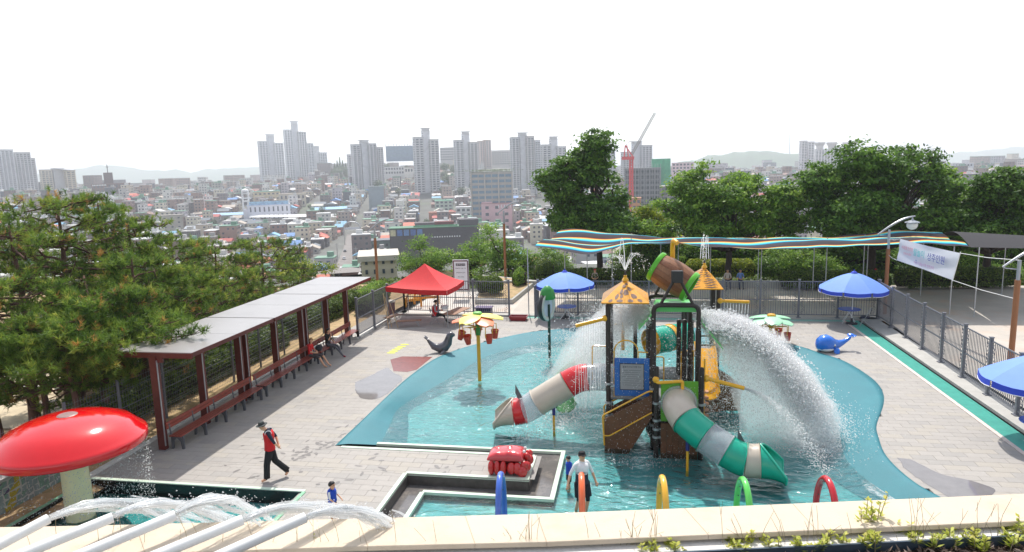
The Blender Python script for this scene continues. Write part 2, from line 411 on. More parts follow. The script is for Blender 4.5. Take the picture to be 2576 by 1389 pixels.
# ================================================================ deck and paving
TILES = [mat("paving_tile_%s" % k, S(*c), 0.75, var=0.05, scale=5, bump=0.15, bscale=60, dirt=S(c[0]-14, c[1]-14, c[2]-13), dscale=0.9) for k, c in
         (("light", (165, 160, 154)), ("mid", (162, 157, 151)), ("warm", (166, 160, 151)), ("dark", (157, 153, 148)))]
joint = mat("paving_joint", S(154, 151, 147), 0.9)
DX0, DX1, DY0, DY1 = -14.9, 10.62, 5.0, 37.0
def solid(x, y):
    if not (DX0 <= x <= DX1 and DY0 <= y <= DY1): return False
    if -14.78 < x < -8.52 and y < 15.5: return False
    return not inpoly(x, y, POOLVOID)
m = MB(); st = 0.3; ys = np.arange(DY0, DY1, st)
for y in ys:
    run = None
    for x in np.arange(DX0, DX1+st, st):
        ok = solid(x+st/2, y+st/2)
        if ok and run is None: run = x
        if not ok and run is not None:
            m.add([(run, y, -0.03), (x, y, -0.03), (x, y+st, -0.03), (run, y+st, -0.03)], [(0, 1, 2, 3)]); run = None
    if run is not None: m.add([(run, y, -0.03), (DX1, y, -0.03), (DX1, y+st, -0.03), (run, y+st, -0.03)], [(0, 1, 2, 3)])
deck = struct(m.build("deck", joint))
SMV = [(p.x, p.y) for p in resample(RINGO, 150)]+POOLVOID[len(RINGO):]
def spans(y):
    xs = []
    n = len(SMV)
    for i in range(n):
        (x0, y0), (x1, y1) = SMV[i], SMV[(i+1) % n]
        if (y0 > y) != (y1 > y): xs.append(x0+(y-y0)*(x1-x0)/(y1-y0))
    xs.sort()
    if y < 15.5: xs = [-14.78, -8.52]+xs
    cur = DX0; out = []
    for a, b in zip(xs[::2], xs[1::2]): out.append((cur, a)); cur = b
    out.append((cur, DX1)); return out
tiles = []; TX, TY = 0.6, 0.3
yg = [DY0+k*TY for k in range(int((DY1-DY0)/TY)+1)]
yg = sorted(set([q for q in yg if min(abs(q-bb) for bb in (15.5, 16.88, 18.49)) > 0.07]+[15.5, 16.88, 18.49]))
for row, (y0, y1) in enumerate(zip(yg[:-1], yg[1:])):
    sb, stp = spans(y0+.002), spans(y1-.002)
    if len(sb) != len(stp): sm = spans((y0+y1)/2); sb = stp = sm
    for (b0, b1), (t0, t1) in zip(sb, stp):
        x = DX0-(0.3 if row % 2 else 0)
        while x < DX1:
            q = (max(x, b0), min(x+TX, b1), max(x, t0), min(x+TX, t1))
            if q[1]-q[0] > 0.02 and q[3]-q[2] > 0.02: tiles.append((q, y0, y1, random.randrange(4) if random.random() < 0.75 else 1, random.uniform(-0.0012, 0.0012)))
            x += TX
def vis(t):
    q = t[0]; u, v, z = proj(((q[0]+q[1])/2, (t[1]+t[2])/2, 0))
    return z if (0 < u < PW and 380 < v < 1330 and t[1] > 14 and abs(q[1]-q[0]-TX) < 1e-6 and abs(q[3]-q[2]-TX) < 1e-6 and abs(t[2]-t[1]-TY) < 1e-6) else 1e9
tiles.sort(key=vis)
cube = {}
for i, (q, y0, y1, k, dz) in enumerate(tiles[:300]):
    if k not in cube:
        mm = MB(); mm.box((0, 0, -0.014), (TX-0.007, TY-0.007, 0.028)); o = mm.build("paving_tile", TILES[k], deck); cube[k] = o.data
    else:
        o = bpy.data.objects.new("paving_tile", cube[k]); COL.objects.link(o); o.parent = deck
    o.location = ((q[0]+q[1])/2, (y0+y1)/2, dz)
m = MB(); e = .003
for (q, y0, y1, k, dz) in tiles[300:]:
    m.mi = k; c = [(q[0]+e, y0+e), (q[1]-e, y0+e), (q[3]-e, y1-e), (q[2]+e, y1-e)]
    m.add([(x, y, dz) for x, y in c]+[(x, y, -.03) for x, y in c], [(0, 1, 2, 3), (4, 5, 1, 0), (5, 6, 2, 1), (6, 7, 3, 2), (7, 4, 0, 3)])
m.build("paving_tile", TILES, deck, kind="stuff")
# the red tiles beside the puddle, dark wet stains, puddles
redt = mat("red_wet_tile", S(128, 70, 62), 0.25, var=0.2, scale=4)
m = MB(); pp = [G(*q) for q in ((982, 905), (1012, 897), (1088, 898), (1048, 930), (1024, 936), (990, 934))]
m.prism([(p.x, p.y) for p in pp], 0.002, 0.007); m.build("red_tile", redt, deck)
wet = mat("wet_paving", S(126, 122, 120), 0.06, var=0.12, scale=2.5, spec=0.6)
def blob(px_pts, n=70, jit=0.06, seed=0):
    P = [G(*q) for q in px_pts]; P.append(P[0]); Q = resample([(p.x, p.y) for p in P], n)[:-1]
    return [(p.x+jit*mnoise.noise((p.x*3, p.y*3, seed)), p.y+jit*mnoise.noise((p.x*3, p.y*3, seed+9))) for p in Q]
puddles = [[(893, 962), (930, 946), (975, 925), (985, 935), (1012, 952), (985, 982), (955, 1002), (918, 1004), (896, 988)],
           [(2255, 1150), (2300, 1160), (2360, 1190), (2440, 1210), (2505, 1232), (2470, 1255), (2400, 1258), (2340, 1222), (2290, 1190)]]
for i, pz in enumerate(puddles):
    m = MB(); m.sheet(blob(pz, seed=i*5), 0.005); o = m.build("puddle", wet, deck)
damp = mat("damp_stain", S(116, 112, 109), 0.5, var=0.2)
m = MB()
for i in range(95):  # bare wet footprints and splashes
    if i < 48: u, v = random.uniform(0, 1), random.gauss(0, 1); c = G(735+190*u+6*v, 1150-62*u-30*u*u+v*7)
    elif i < 75: c = Vector((random.uniform(-8.4, -3.0), random.uniform(15.2, 18.3), 0))
    else: c = Vector((random.uniform(-12, -8.9), random.uniform(15.7, 19), 0))
    if not solid(c.x, c.y): continue
    a = random.uniform(0, 3.1); rx, ry = random.uniform(.05, .15), random.uniform(.03, .06)
    m.sheet([(c.x+(rx*math.cos(t)*math.cos(a)-ry*math.sin(t)*math.sin(a))*(1+.3*mnoise.noise((t, i, 0))), c.y+(rx*math.cos(t)*math.sin(a)+ry*math.sin(t)*math.cos(a))*(1+.3*mnoise.noise((t, i, 4)))) for t in np.arange(0, 6.2, 0.52)], 0.0035+i*1e-5)
o = m.build("wet_footprints", damp, deck, kind="stuff")
ymark = mat("yellow_marking", S(210, 214, 60), 0.6); gmark = mat("grey_green_marking", S(150, 176, 160), 0.6)
for i, (u, v) in enumerate(((984, 888), (990, 884), (996, 880), (1003, 876), (1010, 872), (1018, 867))):
    c = G(u, v); m = MB(); m.prism([(c.x+0.22*math.cos(t), c.y+0.10*math.sin(t)) for t in np.arange(0, 6.2, .4)], 0.002, 0.006+i*0.0004); m.build("painted_footprint", ymark, deck)
# ================================================================ pool
rub = mat("teal_rubber", S(40, 120, 132), 0.55, var=0.05, scale=1.2, bump=0.35, bscale=260, dirt=S(46, 128, 138), dscale=0.6)
N = 150; O = resample(RINGO, N); I = resample(RINGI, N); V = []; F = []
prof = [(0.0, 0.006), (0.12, 0.004), (0.3, -0.03), (0.5, -0.1), (0.75, -0.19), (1.0, -0.285), (1.2, -0.37), (1.7, -0.44)]
V0 = [(O[i].x, O[i].y, -0.3) for i in range(N)]
for (t, z) in prof: V0 += [((O[i].lerp(I[i], t)).x, (O[i].lerp(I[i], t)).y, z) for i in range(N)]
for j in range(len(prof)):
    for i in range(N-1): F.append((j*N+i, j*N+i+1, (j+1)*N+i+1, (j+1)*N+i))
struct(npmesh("pool_edge", V0, F, rub, smooth=False))
floorm = mat("pool_floor_paint", S(100, 174, 176), 0.6, var=0.1, scale=0.7, dirt=S(86, 160, 164), dscale=0.4)
wpoly = [(-8.9, 19.33)]+[(p.x, p.y) for p in O[4:]]+[(-5.6, 10.5), (-5.6, 16.41), (-2.06, 16.41), (-2.06, 19.33)]
m = MB(); m.sheet(wpoly, -0.45); struct(m.build("pool_floor", floorm))
FOAM = [(5.4, 21.6, 2.3, 3.4, 0.5), (6.6, 18.0, 1.6, 2.2, 0.36), (-2.6, 24.0, 3.4, 4.2, 0.3), (-6.9, 25.0, 1.7, 6.5, 0.27), (-4.6, 31.0, 2.8, 2.2, 0.28), (-2.2, 21.6, 1.8, 1.4, 0.28), (2.6, 26.0, 4.5, 4.5, 0.22), (1.8, 17.8, 1.6, 0.8, 0.2), (-6.6, 20.6, 1.6, 1.6, 0.24)]
wm = water_mat("pool_water", (0.70, 0.92, 0.92), FOAM, wave=3.0, strength=0.55, refl=1.6)
m = MB(); m.sheet(wpoly, -0.30); struct(m.build("pool_water", wm))
# peninsula, gutter and copings
marble = mat("pale_green_coping", S(206, 224, 204), 0.35, var=0.06)
darkst = mat("dark_stone", S(74, 70, 68), 0.5, var=0.25, scale=6); wetgut = mat("wet_grey_gutter", S(104, 100, 98), 0.12, var=0.15, scale=2, dirt=S(150, 142, 132), dscale=1.2)
m = MB(); m.prism([(-9, 19.30), (-2.13, 19.30), (-2.13, 16.45), (-5.58, 16.45), (-5.58, 10.5), (-6.13, 10.5), (-6.13, 16.86), (-2.75, 16.86), (-2.75, 18.5), (-9, 18.5)], -0.55, -0.31)
gut = struct(m.build("gutter", wetgut))
def coping(pts, wd, z0, z1, parent, name="coping_slab"):
    for a, b in zip(pts[:-1], pts[1:]):
        a = Vector(a); b = Vector(b); d = (b-a); L = d.length; n_ = max(1, round(L/1.2)); dn = d.normalized()
        for k in range(n_):
            p = a+d*(k/n_)+dn*0.002; q = a+d*((k+1)/n_)-dn*0.002
            mm = MB(); mm.bar((p.x, p.y, (z0+z1)/2), (q.x, q.y, (z0+z1)/2), wd, z1-z0); mm.build(name, marble, parent)
coping([(-8.72, 18.42), (-2.79, 18.42)], 0.11, -0.05, 0.018, gut); coping([(-2.79, 18.36), (-2.79, 17.0)], 0.11, -0.05, 0.018, gut)
coping([(-2.73, 16.94), (-6.16, 16.94)], 0.11, -0.05, 0.018, gut); coping([(-6.17, 16.88), (-6.17, 11)], 0.11, -0.05, 0.018, gut)
coping([(-7.95, 19.36), (-2.0, 19.36)], 0.12, -0.30, -0.22, gut); coping([(-2.06, 19.30), (-2.06, 16.44)], 0.12, -0.30, -0.22, gut)
coping([(-2.0, 16.38), (-5.52, 16.38)], 0.12, -0.30, -0.22, gut); coping([(-5.52, 16.32), (-5.52, 11)], 0.12, -0.30, -0.22, gut)
m = MB()
for a, b in (((-9, 18.485), (-2.74, 18.485)), ((-2.72, 18.5), (-2.72, 16.88)), ((-2.74, 16.875), (-6.12, 16.875)), ((-6.11, 16.85), (-6.11, 10.5))): m.bar((a[0], a[1], -0.18), (b[0], b[1], -0.18), 0.02, 0.26)
for a, b in (((-7.95, 19.395), (-2.06, 19.395)), ((-2.04, 19.3), (-2.04, 16.4)), ((-2.06, 16.36), (-5.5, 16.36)), ((-5.49, 16.36), (-5.49, 10.5))): m.bar((a[0], a[1], -0.42), (b[0], b[1], -0.42), 0.03, 0.24)
m.build("wall_facing", darkst, gut)
# small pool at the left
m = MB(); m.sheet([(-14.78, 8), (-8.52, 8), (-8.52, 15.5), (-14.78, 15.5)], -0.38); struct(m.build("pool_floor", floorm))
w2 = water_mat("small_pool_water", (0.55, 0.84, 0.83), [(-11.5, 13.5, 3.4, 1.5, 0.2)], wave=4, strength=0.35)
m = MB(); m.sheet([(-14.78, 8), (-8.52, 8), (-8.52, 15.5), (-14.78, 15.5)], -0.27); struct(m.build("pool_water", w2))
black = mat("black_tile", S(22, 24, 26), 0.25, var=0.3, scale=8)
m = MB(); m.bar((-14.8, 15.51, -0.48), (-8.5, 15.51, -0.48), 0.02, 0.94); m.bar((-14.79, 8, -0.48), (-14.79, 15.5, -0.48), 0.02, 0.94); m.bar((-8.51, 8, -0.48), (-8.51, 15.5, -0.48), 0.02, 0.94)
lp = struct(m.build("pool_wall", black))
gcop = mat("green_coping", S(132, 186, 150), 0.4, var=0.1)
_mb = marble; coping([(-14.84, 15.56), (-8.46, 15.56)], 0.11, -0.03, 0.02, lp)
marble = gcop; coping([(-14.84, 8.5), (-14.84, 15.5)], 0.10, -0.03, 0.02, lp); coping([(-8.46, 9), (-8.46, 15.5)], 0.10, -0.03, 0.02, lp); marble = _mb
# mosaic wall of broken tile
mw = thing("mosaic_wall", "low wall faced with broken blue, grey and yellow mosaic tile behind the red mushroom", "wall", (-15.6, 13, -0.1))
m = MB(); m.box((-15.75, 13.0, 0.35), (0.3, 9.0, 0.9)); m.build("wall_core", mat("mortar", S(178, 178, 172), 0.9), mw)
m = MB(); m.box((-15.75, 13.0, 0.83), (0.40, 9.02, 0.06)); m.build("cap", mat("grey_cap_stone", S(165, 163, 158), 0.8), mw)
shc = {k: mat("shard_"+k, S(*c), 0.25, var=0.15) for k, c in dict(blue=(112, 132, 172), grey=(134, 148, 146), yellow=(176, 160, 62), dark=(40, 38, 48), green=(120, 150, 134), purple=(92, 74, 104)).items()}
cnt = 0
for iy in range(26):
    for iz in range(5):
        y0 = 11.4+iy*0.17; z0 = -0.06+iz*0.165
        j = [(random.uniform(-.03, .03), random.uniform(-.03, .03)) for _ in range(4)]
        c = [(y0+.008, z0+.008), (y0+.16, z0+.008), (y0+.16, z0+.155), (y0+.008, z0+.155)]; c = [(a+u, b+v) for (a, b), (u, v) in zip(c, j)]
        for tri in ((0, 1, 2), (0, 2, 3)):
            q = [c[t] for t in tri]; cy = sum(a for a, b in q)/3; cz = sum(b for a, b in q)/3
            q = [(cy+(a-cy)*.88, cz+(b-cz)*.88) for a, b in q]
            if abs(cy-12.55) < 0.34-0.42*cz: k = "yellow"
            elif cy < 13.25: k = "blue"
            elif cy < 13.45: k = "dark"
            elif abs(cy-13.75-cz*0.5) < 0.12: k = "yellow"
            else: k = random.choice(["grey", "green", "grey", "purple" if cz > .4 else "grey"])
            mm = MB(); mm.add([(-15.6, a, b) for a, b in q]+[(-15.587, a, b) for a, b in q], [(3, 4, 5), (0, 1, 4, 3), (1, 2, 5, 4), (2, 0, 3, 5)])
            mm.build("mosaic_shard", shc[k], mw); cnt += 1
# plaza behind the fence, kerbs, paths
plaza = mat("plaza_paving", S(186, 178, 168), 0.85, var=0.12, scale=0.6, dirt=S(200, 172, 150), dscale=0.35, bump=0.1)
m = MB(); m.add(*patch(lambda x, y: 0.0, -6.9, 34, 37.5, 47.6, 2.0)); m.add(*patch(lambda x, y: 0.0, 12.6, 34, 8, 37.5, 2.0)); struct(m.build("plaza", plaza))
m = MB(); m.add(*patch(lambda x, y: -0.005, -13.2, -6.9, 37.2, 44.5, 2.0)); struct(m.build("entrance_path", mat("path_slab", S(196, 190, 182), 0.85, var=0.1, scale=1.2, dirt=S(206, 176, 152), dscale=0.5)))
conc = mat("concrete", S(176, 174, 168), 0.85, var=0.1, scale=2, bump=0.2)
m = MB(); m.box((1.6, 37.25, 0.0), (23.4, 0.5, 0.10)); m.box((11.95, 22.5, 0.0), (0.85, 30.0, 0.10)); m.box((-10.2, 37.1, 0.02), (6.6, 0.3, 0.1)); struct(m.build("fence_footing", conc))
m = MB(); m.box((-13.6, 34.0, 0.03), (0.22, 5.6, 0.16)); m.box((-14.5, 31.3, 0.03), (1.8, 0.22, 0.16)); m.box((-15.0, 23.3, 0.0), (0.16, 15.6, 0.12)); struct(m.build("kerb", mat("pale_kerb", S(204, 202, 196), 0.8)))
# drain grating and pale kerb strip along the fences
grm = mat("green_grating", S(92, 192, 174), 0.45); m = MB()
m.box((11.07, 22.9, -0.05), (0.62, 27.6, 0.03)); m.box((2.2, 36.72, -0.05), (17.4, 0.42, 0.03))
m.mi = 1
for k in range(300): m.box((11.07, 12.0+k*0.083, -0.012), (0.60, 0.045, 0.03))
for k in range(210): m.box((-6.4+k*0.083, 36.72, -0.012), (0.045, 0.40, 0.03))
gr = tag(m.build("drain_grating", [BLACKP, grm]), "bright green slatted drain grating along the foot of the grey fence", "drain grating")
m = MB()
for k in range(46):
    y = 9.5+k*0.6
    m.box((10.69, y, -0.03), (0.13, 0.59, 0.085))
struct(m.build("kerb", mat("pink_kerb", S(214, 200, 190), 0.8)))
# front terrace wall
ZW = 6.3
back = [(-260, 1330), (0, 1326), (340, 1319), (674, 1310), (941, 1303), (1436, 1290), (1605, 1283), (2576, 1242), (2900, 1226)]
front = [(-260, 1409), (0, 1403), (340, 1394), (845, 1376), (1436, 1362), (1605, 1353), (2576, 1311), (2900, 1296)]
B_ = [G(u, v, ZW) for u, v in back]; F_ = [G(u, v, ZW) for u, v in front]
def along(P, s):  # s = pixel column
    for i in range(len(P)-1):
        u0, u1 = (back if P is B_ else front)[i][0], (back if P is B_ else front)[i+1][0]
        if u0 <= s <= u1 or i == len(P)-2: t = (s-u0)/(u1-u0); return P[i].lerp(P[i+1], t)
cream = mat("cream_coping_stone", S(206, 190, 168), 0.75, var=0.05, scale=2.5, bump=0.15, bscale=90, dirt=S(188, 172, 150), dscale=1.6)
tw = thing("terrace_wall", "cream stone terrace wall with coping slabs in the foreground", "wall", (0, 3.6, 5.0))
cuts = [-250, 60, 340, 620, 900, 1170, 1350, 1720, 1990, 2300, 2630, 2880]
for a, b in zip(cuts[:-1], cuts[1:]):
    # joints run away from the camera, so the front end of a joint sits a little further right in the view
    p = [along(B_, a), along(B_, b), along(F_, b+(60 if b > 1400 else 25)), along(F_, a+(60 if a > 1400 else 25))]
    cx = sum((q for q in p), Vector())/4
    mm = MB(); mm.prism([(cx.x+(q.x-cx.x)*0.9988, cx.y+(q.y-cx.y)) for q in p], ZW-0.028, ZW); mm.build("coping_slab", cream, tw, bevel=0.003)
off = Vector((0.015, -0.05, 0)); m = MB()
L1 = [q+Vector((0, 0.03, 0)) for q in F_]; L2 = [q-Vector((0, 0.04, 0)) for q in B_]
m.prism([(q.x, q.y) for q in L1]+[(q.x, q.y) for q in reversed(L2)], 0.0, ZW-0.030); m.build("wall_body", mat("render_wall", S(198, 190, 178), 0.85, var=0.08, dirt=S(170, 160, 148)), tw)
# lower stone ledge and metal edge strip in front of the coping
ZL = ZW-0.045
ledge = [(-260, 1500), (340, 1480), (845, 1440), (1436, 1402), (1605, 1394), (2048, 1374), (2576, 1347), (2900, 1332)]
E_ = [G(u, v, ZL) for u, v in ledge]
granite = mat("white_granite", S(214, 210, 204), 0.8, var=0.1, scale=60)
m = MB(); m.prism([(q.x, q.y) for q in E_]+[(q.x, q.y+0.02) for q in reversed(L1)], ZL-0.3, ZL); m.build("stone_ledge", granite, tw)
m = MB()
for a, b in zip(E_[:-1], E_[1:]): m.bar((a.x, a.y-0.012, ZL-0.02), (b.x, b.y-0.012, ZL-0.02), 0.012, 0.06)
m.build("metal_edge", mat("slate_blue_metal", S(70, 84, 98), 0.4, metal=0.5), tw)
m = MB(); m.prism([(q.x, q.y-0.02) for q in E_]+[(9, -1), (-9, -1)], ZL-0.6, ZL-0.04)
bed = struct(m.build("planting_bed", mat("bark_soil", S(58, 46, 38), 0.95, var=0.4, scale=20, bump=0.5)))
# ================================================================ shelter with benches
wine = mat("dark_red_wood", S(92, 34, 28), 0.4, var=0.22, scale=6); wineb = mat("bench_slat_wood", S(138, 60, 46), 0.38, var=0.25, scale=8)
roofm = mat("grey_roof_panel", S(152, 148, 146), 0.32, var=0.06, scale=0.8, spec=0.6, dirt=S(140, 136, 134), dscale=0.7)
sh = thing("bench_shelter", "long shelter with flat grey roof panels on dark red posts along the paving", "shelter", (-14.1, 24.6, 0))
Y0S, MOD = 17.55, 4.70; ZR = 3.08
for k in range(3):
    a = Y0S+k*MOD+(0.04 if k else 0); b = Y0S+(k+1)*MOD-0.04; mid = (a+b)/2
    for (p, q) in ((a, mid-0.008), (mid+0.008, b)):
        m = MB(); m.box((-14.12, (p+q)/2, ZR), (2.66, q-p, 0.035)); m.build("roof_panel", roofm, sh)
    m = MB(); m.box((-12.79, mid, ZR-0.05), (0.03, b-a, 0.13)); m.box((-15.45, mid, ZR-0.05), (0.03, b-a, 0.13))
    for yy in (a+0.03, b-0.03): m.box((-14.12, yy, ZR-0.09), (2.62, 0.06, 0.16))
    m.build("roof_frame", wine, sh)
    m = MB()
    for j in range(9): m.box((-14.12, a+0.3+j*(b-a-0.6)/8, ZR-0.06), (2.6, 0.05, 0.07))
    m.build("rafter", wine, sh)
    for t in (0.06, 2.2, MOD-0.28):
        y = Y0S+k*MOD+t+(0.06 if k else 0); m = MB()
        m.box((-14.12, y, (ZR-0.1)/2), (0.22, 0.17, ZR-0.1)); m.box((-13.96, y, ZR-0.22), (0.30, 0.06, 0.2))
        po = m.build("post", wine, sh)
        m = MB(); m.box((-14.002, y-0.05, (ZR-0.1)/2), (0.02, 0.04, ZR-0.4)); m.box((-14.12, y, 0.01), (0.3, 0.26, 0.03)); m.build("steel_strip", STEEL, po)
for i, (y0, y1, d) in enumerate(((17.62, 22.35, "nearest the red mushroom"), (22.50, 27.05, "middle one of three"), (27.2, 31.5, "with a person in grey leggings on it"))):
    be = thing("long_bench", "dark red slatted bench under the shelter, "+d, "bench", (-13.75, (y0+y1)/2, 0), "benches under the shelter")
    for j in range(4):
        m = MB(); m.box((-13.55-j*0.105, (y0+y1)/2, 0.44), (0.09, y1-y0, 0.035)); m.build("seat_slat", wineb, be, bevel=0.004)
    for j in range(2):
        m = MB(); m.box((-13.965-j*0.008, (y0+y1)/2, 0.70+j*0.115), (0.035, y1-y0, 0.105)); m.build("backrest_slat", wineb, be, bevel=0.004)
    n = 5
    for j in range(n):
        y = y0+0.12+(y1-y0-0.24)*j/(n-1); m = MB()
        m.prism([(0, 0)], 0, 0) if False else None
        P = [(-13.50, 0), (-13.57, 0), (-13.60, 0.24), (-13.72, 0.36), (-13.83, 0.24), (-13.87, 0), (-13.93, 0), (-13.91, 0.42), (-13.50, 0.42)]
        vs = [(p[0], y-0.03, p[1]) for p in P]+[(p[0], y+0.03, p[1]) for p in P]; n_ = len(P)
        m.add(vs, [tuple(range(n_)), tuple(range(2*n_-1, n_-1, -1))]+[(i_, n_+i_, n_+(i_+1) % n_, (i_+1) % n_) for i_ in range(n_)])
        m.bar((-13.91, y, 0.4), (-13.975, y, 0.88), 0.05, 0.02)
        m.build("leg", mat("grey_iron", S(96, 98, 104), 0.4, metal=0.4), be)
# ================================================================ fences
def scroll(m, p, q, h0, h1, n):
    d = (Vector(q)-Vector(p)); c = (Vector(p)+Vector(q))/2; wv = d*0.5*0.8
    for k in range(n):
        z0 = h0+(h1-h0)*k/n; hh = (h1-h0)/n; s_ = 1 if k % 2 else -1; pts = []
        for t in np.linspace(0, 1, 9):
            a = t*2*math.pi; pts.append(c+wv*(math.sin(a)*s_)+Vector((0, 0, z0+hh*t)))
        m.tube(pts, 0.011, 4, cap=False)
        rr = min(wv.length*0.5, hh*0.22)
        for zz in (0.27, 0.73):
            cc = c+wv.normalized()*(s_*(1 if zz < .5 else -1)*-0.25*wv.length)+Vector((0, 0, z0+hh*zz))
            m.tube([cc+wv.normalized()*rr*math.cos(u)+Vector((0, 0, rr*math.sin(u))) for u in np.linspace(0, 5.2, 7)], 0.010, 4, cap=False)
def fence(pts, label, hgt=1.92, scrolls=True, z0=0.05, spacing=0.115):
    f = thing("steel_fence", label, "fence", (pts[0][0], pts[0][1], 0), "grey steel fences round the pool")
    for (x, y) in pts:
        m = MB(); m.box((x, y, z0+(hgt+0.1)/2), (0.10, 0.10, hgt+0.1)); m.box((x, y, z0+hgt+0.115), (0.13, 0.13, 0.03)); m.box((x, y, z0+0.015), (0.22, 0.22, 0.03)); m.build("post", GREYPAINT, f)
    bars = MB(); scr = MB()
    for (a, b) in zip(pts[:-1], pts[1:]):
        a = Vector((a[0], a[1], 0)); b = Vector((b[0], b[1], 0)); d = (b-a); L = d.length; t = d/L
        for zz in (hgt, hgt*0.5, 0.16):
            m = MB(); m.bar(a+t*.05+Vector((0, 0, z0+zz)), b-t*.05+Vector((0, 0, z0+zz)), 0.035, 0.045); m.build("rail", GREYPAINT, f)
        s0, s1 = (0.30, L-0.30) if scrolls else (0.1, L-0.1); n = max(2, int((s1-s0)/spacing))
        for k in range(n+1):
            p = a+t*(s0+(s1-s0)*k/n); bars.box((p.x, p.y, z0+hgt/2+0.07), (0.02, 0.02, hgt-0.14))
        if scrolls:
            for (u, v) in ((0.08, 0.28), (L-0.28, L-0.08)): scroll(scr, a+t*u, a+t*v, z0+0.2, z0+hgt-0.06, 6)
    bars.build("bar", GREYPAINT, f, kind="stuff")
    if scrolls: scr.build("scrollwork", GREYPAINT, f, kind="stuff")
    return f
nx = 9; fence([(-4.95+(17.35)*k/nx, 37.2) for k in range(nx+1)], "long grey railing with scroll panels behind the play structure and blue umbrellas")
fence([(12.42-0.11*k*0+(-0.85)*k/13, 37.1-2.0*k) for k in range(14)], "grey railing with scroll panels running along the green drain on the right")
fence([(-13.2, 37.5), (-11.1, 37.3), (-8.95, 37.1), (-6.85, 36.9)], "short grey railing behind the red tent beside the entrance gap")
fence([(-13.55, 31.4), (-13.5, 33.5), (-13.45, 35.5), (-13.2, 37.5)], "grey railing between the shelter and the red tent", scrolls=False)
for (x, dlab) in ((-5.25, "a"),):
    g = thing("gate_leaf", "open grey gate leaf at the left end of the railing by the green pole", "gate", (x, 37.0, 0))
    m = MB(); m.box((x, 37.2, 1.05), (0.12, 0.12, 2.05)); m.build("post", GREYPAINT, g)
    m = MB()
    for zz in (0.2, 1.0, 1.95): m.bar((x+.1, 36.6, zz), (x+.02, 35.6, zz), 0.04, 0.04)
    for k in range(9): m.box((x+.1-.01*k, 36.6-k*0.12, 1.07), (0.025, 0.025, 1.75))
    m.build("frame", GREYPAINT, g)
# wire mesh fence on the soil bank
wf = thing("wire_fence", "thin grey wire mesh fence between the pine trees and the shelter", "fence", (-15.85, 24, 0))
wireg = mat("wire_grey", S(120, 124, 128), 0.45, metal=0.3); wp = [(-15.9, 14+2.05*k) for k in range(10)]
m2 = MB()
for (x, y) in wp: m = MB(); m.cyl((x, y, -0.3), (x, y, 2.0), 0.045, 8); m.build("post", GREYPAINT, wf)
for z in np.arange(0.1, 1.95, 0.16): m2.bar((-15.9, 14, z), (-15.9, 32.4, z), 0.008, 0.008)
for y in np.arange(14, 32.4, 0.11): m2.box((-15.9, y, 1.0), (0.006, 0.006, 1.9))
for z in (0.5, 1.05, 1.6): m2.bar((-15.88, 14, z), (-15.88, 32.4, z), 0.014, 0.014)
m2.build("wire_mesh", wireg, wf, kind="stuff")
# ================================================================ red tent
redc = mat("red_canvas", S(214, 40, 44), 0.7, var=0.06, scale=3)
ZT = 2.02; fl, fr_, br = G(970, 722, ZT), G(1124, 731, ZT), G(1167, 706, ZT); bl = fl+(br-fr_)
cx = (fl+br)/2; peak = Vector((cx.x, cx.y, ZAT(1070, 663, cx.x, cx.y)))
tn = thing("canopy_tent", "red pop-up canopy tent with a peaked roof at the far left corner of the deck", "tent", (cx.x, cx.y, 0))
cor = [fl, fr_, br, bl]
for i in range(4):
    a, b = cor[i], cor[(i+1) % 4]; n = 8; V = []; F = []
    for j in range(n+1):
        t = j/n
        for k in range(n+1):
            u = k/n; e = a.lerp(b, u)
            p = e.lerp(peak, t); p.z = ZT+(peak.z-ZT)*(t**1.5*0.75+t*0.25)-0.05*math.sin(math.pi*u)*(1-t); V.append(p)
    for j in range(n):
        for k in range(n): q = j*(n+1)+k; F.append((q, q+1, q+n+2, q+n+1))
    m = MB(); m.add(V, F); m.build("roof_panel", redc, tn, smooth=True)
    m = MB(); V = []; F = []; nrm = (b-a).cross(Vector((0, 0, 1))).normalized()*0.01
    for k in range(13):
        u = k/12; e = a.lerp(b, u)+nrm*(1+1.5*math.sin(k*2.1)); e.z = ZT-0.05*math.sin(math.pi*u); V += [e, e-Vector((0, 0, 0.26))]
    for k in range(12): F.append((2*k, 2*k+1, 2*k+3, 2*k+2))
    m.add(V, F); m.build("valance", mat("red_valance", S(196, 26, 32), 0.7, var=0.06), tn)
    m = MB(); m.cyl((a.x*.985+cx.x*.015, a.y*.985+cx.y*.015, 0), (a.x*.985+cx.x*.015, a.y*.985+cx.y*.015, ZT), 0.022, 6); m.build("leg", STEEL, tn)
    m = MB(); m.bar(a.lerp(cx, .02)-Vector((0, 0, .22)), b.lerp(cx, .02)-Vector((0, 0, .22)), 0.02, 0.02); m.build("truss_bar", STEEL, tn)
# tables, benches, bin, barrier, sign, hose under and behind the tent
woodt = mat("folding_table_wood", S(150, 112, 88), 0.6, var=0.2)
def folding_table(c, l, wd, h, rz, label):
    t = thing("folding_table", label, "table", c); M = Matrix.Rotation(rz, 3, 'Z'); c = Vector(c)
    m = MB(); m.box(c+Vector((0, 0, h)), (l, wd, 0.03), rz=rz); m.build("table_top", woodt, t)
    for sx in (-1, 1):
        for sy in (-1, 1):
            m = MB(); a = c+M @ Vector((sx*(l/2-.12), sy*(wd/2-.05), 0)); b = c+M @ Vector((sx*(l/2-.3), sy*(wd/2-.05), h)); m.cyl(a, b, 0.014, 6); m.build("leg", STEEL, t)
folding_table(tuple(G(1150, 815)), 1.9, 0.75, 0.72, 1.35, "brown folding table under the red tent beside the seated attendant")
folding_table(tuple(G(1030, 822)), 1.3, 0.38, 0.34, 0.25, "low brown folding bench on the paving under the red tent, right of its pair")
